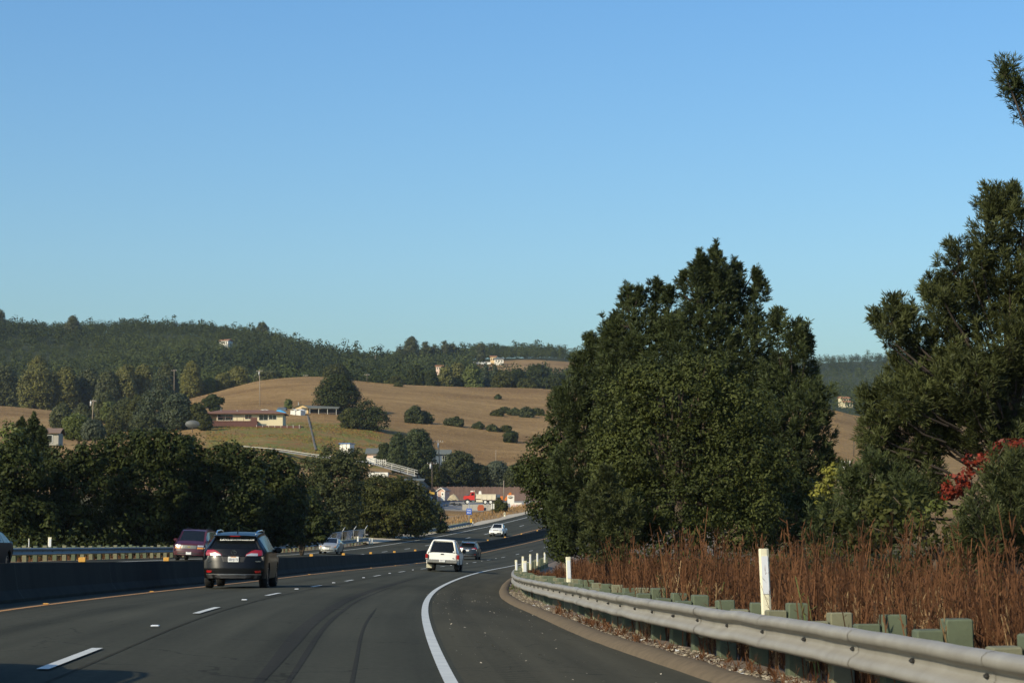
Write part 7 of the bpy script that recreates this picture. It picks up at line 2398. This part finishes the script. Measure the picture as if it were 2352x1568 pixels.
MB().box((-1.2, 0, .55), (.6, 1.2, 1.0), bev=.08).build("counterweight", M_orange, og)
yl = empty("yellow_machine", at(991, 1138, 466), label="low yellow machine parked left of the pink shed", cat="machine")
MB().box((0, 0, .5), (1.5, 1.2, .6), bev=.08).build("body", mat("machine_yellow", (.62, .38, .06), .5), yl)
MB().box((-.4, 0, 1.0), (.4, .8, .5), bev=.05).build("hood", MATS["machine_yellow"], yl)
MB().tube([(-.5, -.7, .25), (-.5, .7, .25)], .26, 10).build("roller", M_rubber, yl)
dm = empty("blue_drum", at(990, 1149, 462), label="pale blue drum standing at the left of the pink shed", cat="drum")
MB().tube([(0, 0, 0), (0, 0, .42), (0, 0, .84)], [.30, .31, .30], 12).build("barrel", mat("pale_blue_plastic", (.30, .42, .52), .5), dm, smooth=False)
mb = MB(); mb.tube([(0, 0, .80), (0, 0, .86)], .315, 12); mb.build("lid", M_trim, dm)

sg = empty("white_sign_board", at(1162, 1158, 430), label="white hand painted sign board on posts at the yard's right end", cat="sign")
k = m_per_px(430)
MB().box((1.0, 0, 1.1), (16 * k, .08, 20 * k), bev=.01).build("board", M_trim, sg)
sc_ = MB(); r_ = np.random.default_rng(12)
for i in range(7):
    z = 1.75 - .12 * i * (1 if i < 5 else .6); x = .45 + .15 * (i % 3)
    sc_.tube([(x, -.06, z), (x + .25, -.06, z + .08), (x + .5, -.06, z - .05), (x + .75, -.06, z + .06)], .022, 4)
sc_.tube([(.5, -.06, 1.55), (.9, -.06, 1.2), (1.4, -.06, 1.5)], .05, 4)
sc_.build("painted_marks", M_poled, sg)
MB().box((1.0, -.01, 1.95), (16 * k, .10, .08)).build("top_trim", M_orange, sg)
ps = MB(); ps.box((.4, .08, -.1), (.1, .1, 2.2)); ps.box((1.6, .08, -.1), (.1, .1, 2.2)); ps.build("post", M_wood, sg)
s2 = empty("low_sign_board", at(1178, 1172, 405), label="lower white sign board with red lettering beside the hand painted one", cat="sign")
MB().box((.6, 0, .75), (2.2, .08, 1.5), bev=.01).build("board", M_trim, s2)
lm = MB()
for i, x in enumerate((-.2, .1, .4, .7, 1.0, 1.3)):
    lm.box((x, -.055, 1.0), (.06, .02, .36)); 
    if i % 2: lm.box((x + .08, -.055, 1.12), (.14, .02, .06))
    else: lm.box((x + .08, -.055, .86), (.14, .02, .06))
lm.build("lettering", M_red, s2)

# ---- far houses
def far_house(name, label, px, py, Y, w, h, wallm, roofm, rz=0, d=8, two=False):
    b = at(px, py, Y)
    rt = empty(name, b, (0, 0, rz), label=label, cat="house")
    MB().box((0, d / 2, h / 2 - 1), (w, d, h + 2)).build("wall", wallm, rt)
    gable("roof", roofm, rt, -w / 2, w / 2, 0, d, h, h + w * .16, 'x', .6, .2)
    for i in range(3): window(rt, (-w * .3 + i * w * .3, 0, h * .55), w * .13, h * .34, mull=False)
    if two:
        MB().box((w * .1, -2.2, -1.2), (w * 1.1, 4.4, 3.2)).build("lower_storey", wallm, rt)
        mb = MB(); mb.add([(-w * .5, -5.2, .2), (w * .7, -5.2, .2), (w * .6, 0, 1.7), (-w * .45, 0, 1.7)], [(0, 1, 2, 3)]); mb.build("porch_roof", roofm, rt)
        for i in range(3): window(rt, (-w * .2 + i * w * .3, -4.4, -1.2), w * .15, 1.6, mull=False)
    return rt
far_house("hillside_house", "pale house half buried in the woods on the left ridge", 514, 792, 1400, 6, 3, M_white, M_rooft, R(-15))
far_house("hilltop_house", "white house beside a tree at the left of the far brown field", 1146, 834, 1590, 7, 3.2, M_white, M_roofg)
far_house("hilltop_barn", "small tan barn behind the white house on the far field", 1133, 832, 1615, 4.5, 4.5, M_wally, M_rooft)
far_house("pink_cottage", "small pink cottage among the crest trees below the far field", 1009, 852, 1060, 3.4, 2.6, M_peach, M_rooft)
far_house("villa", "two storey villa with a terracotta roof seen between the two big pines", 1941, 926, 1250, 5.2, 3.2, M_wallc, M_rooft, R(10), 5, True)
hf = empty("long_white_fence", at(1106, 836, 1585), label="long white fence left of the white house on the far field", cat="fence")
MB().box((0, 0, .7), (14, .2, 1.6)).build("boards", M_trim, hf)
bb_ = empty("panel_sign", at(1937, 1070, 190), label="white panels on posts above the yellow green shrub", cat="sign")
k = m_per_px(190)
for x in (-.55, -.05, .45): MB().box((x, 0, .1), (.38, .06, .75)).build("panel", M_trim, bb_)
mb = MB(); mb.box((-.5, .06, -.6), (.07, .07, 1.6)); mb.box((.4, .06, -.6), (.07, .07, 1.6)); mb.build("post", M_galvp, bb_)
wp = empty("white_post", at(2010, 1085, 170), label="thin white post in the gap left of the big right pine", cat="post")
MB().tube([(0, 0, -.6), (0, 0, 1.6)], .03, 6).build("shaft", M_trim, wp)
MB().box((-.06, 0, -.1), (.16, .06, .35)).build("tag_plate", M_trim, wp)

# ================================================================== air
hz0 = float(GZ.min()) - 1.5
hz1 = float(GZ.max()) + 40
hm = bpy.data.materials.new("haze_air"); hm.use_nodes = True
hn = hm.node_tree
hn.nodes.remove(hn.nodes["Principled BSDF"])
pvn = hn.nodes.new("ShaderNodeVolumePrincipled")
pvn.inputs["Color"].default_value = (.72, .86, 1.0, 1)
pvn.inputs["Density"].default_value = .00005
pvn.inputs["Anisotropy"].default_value = .2
hn.links.new(pvn.outputs["Volume"], hn.nodes["Material Output"].inputs["Volume"])
hx = float(np.abs(SX).max()) + 60
hb_ = MB().box((0, (gy[0] + gy[-1]) / 2, (hz0 + hz1) / 2), (2 * hx, gy[-1] - gy[0] + 120, hz1 - hz0))
tag(hb_.build("haze", hm), "thin bluish haze that softens the far ridges", "haze", kind="stuff")
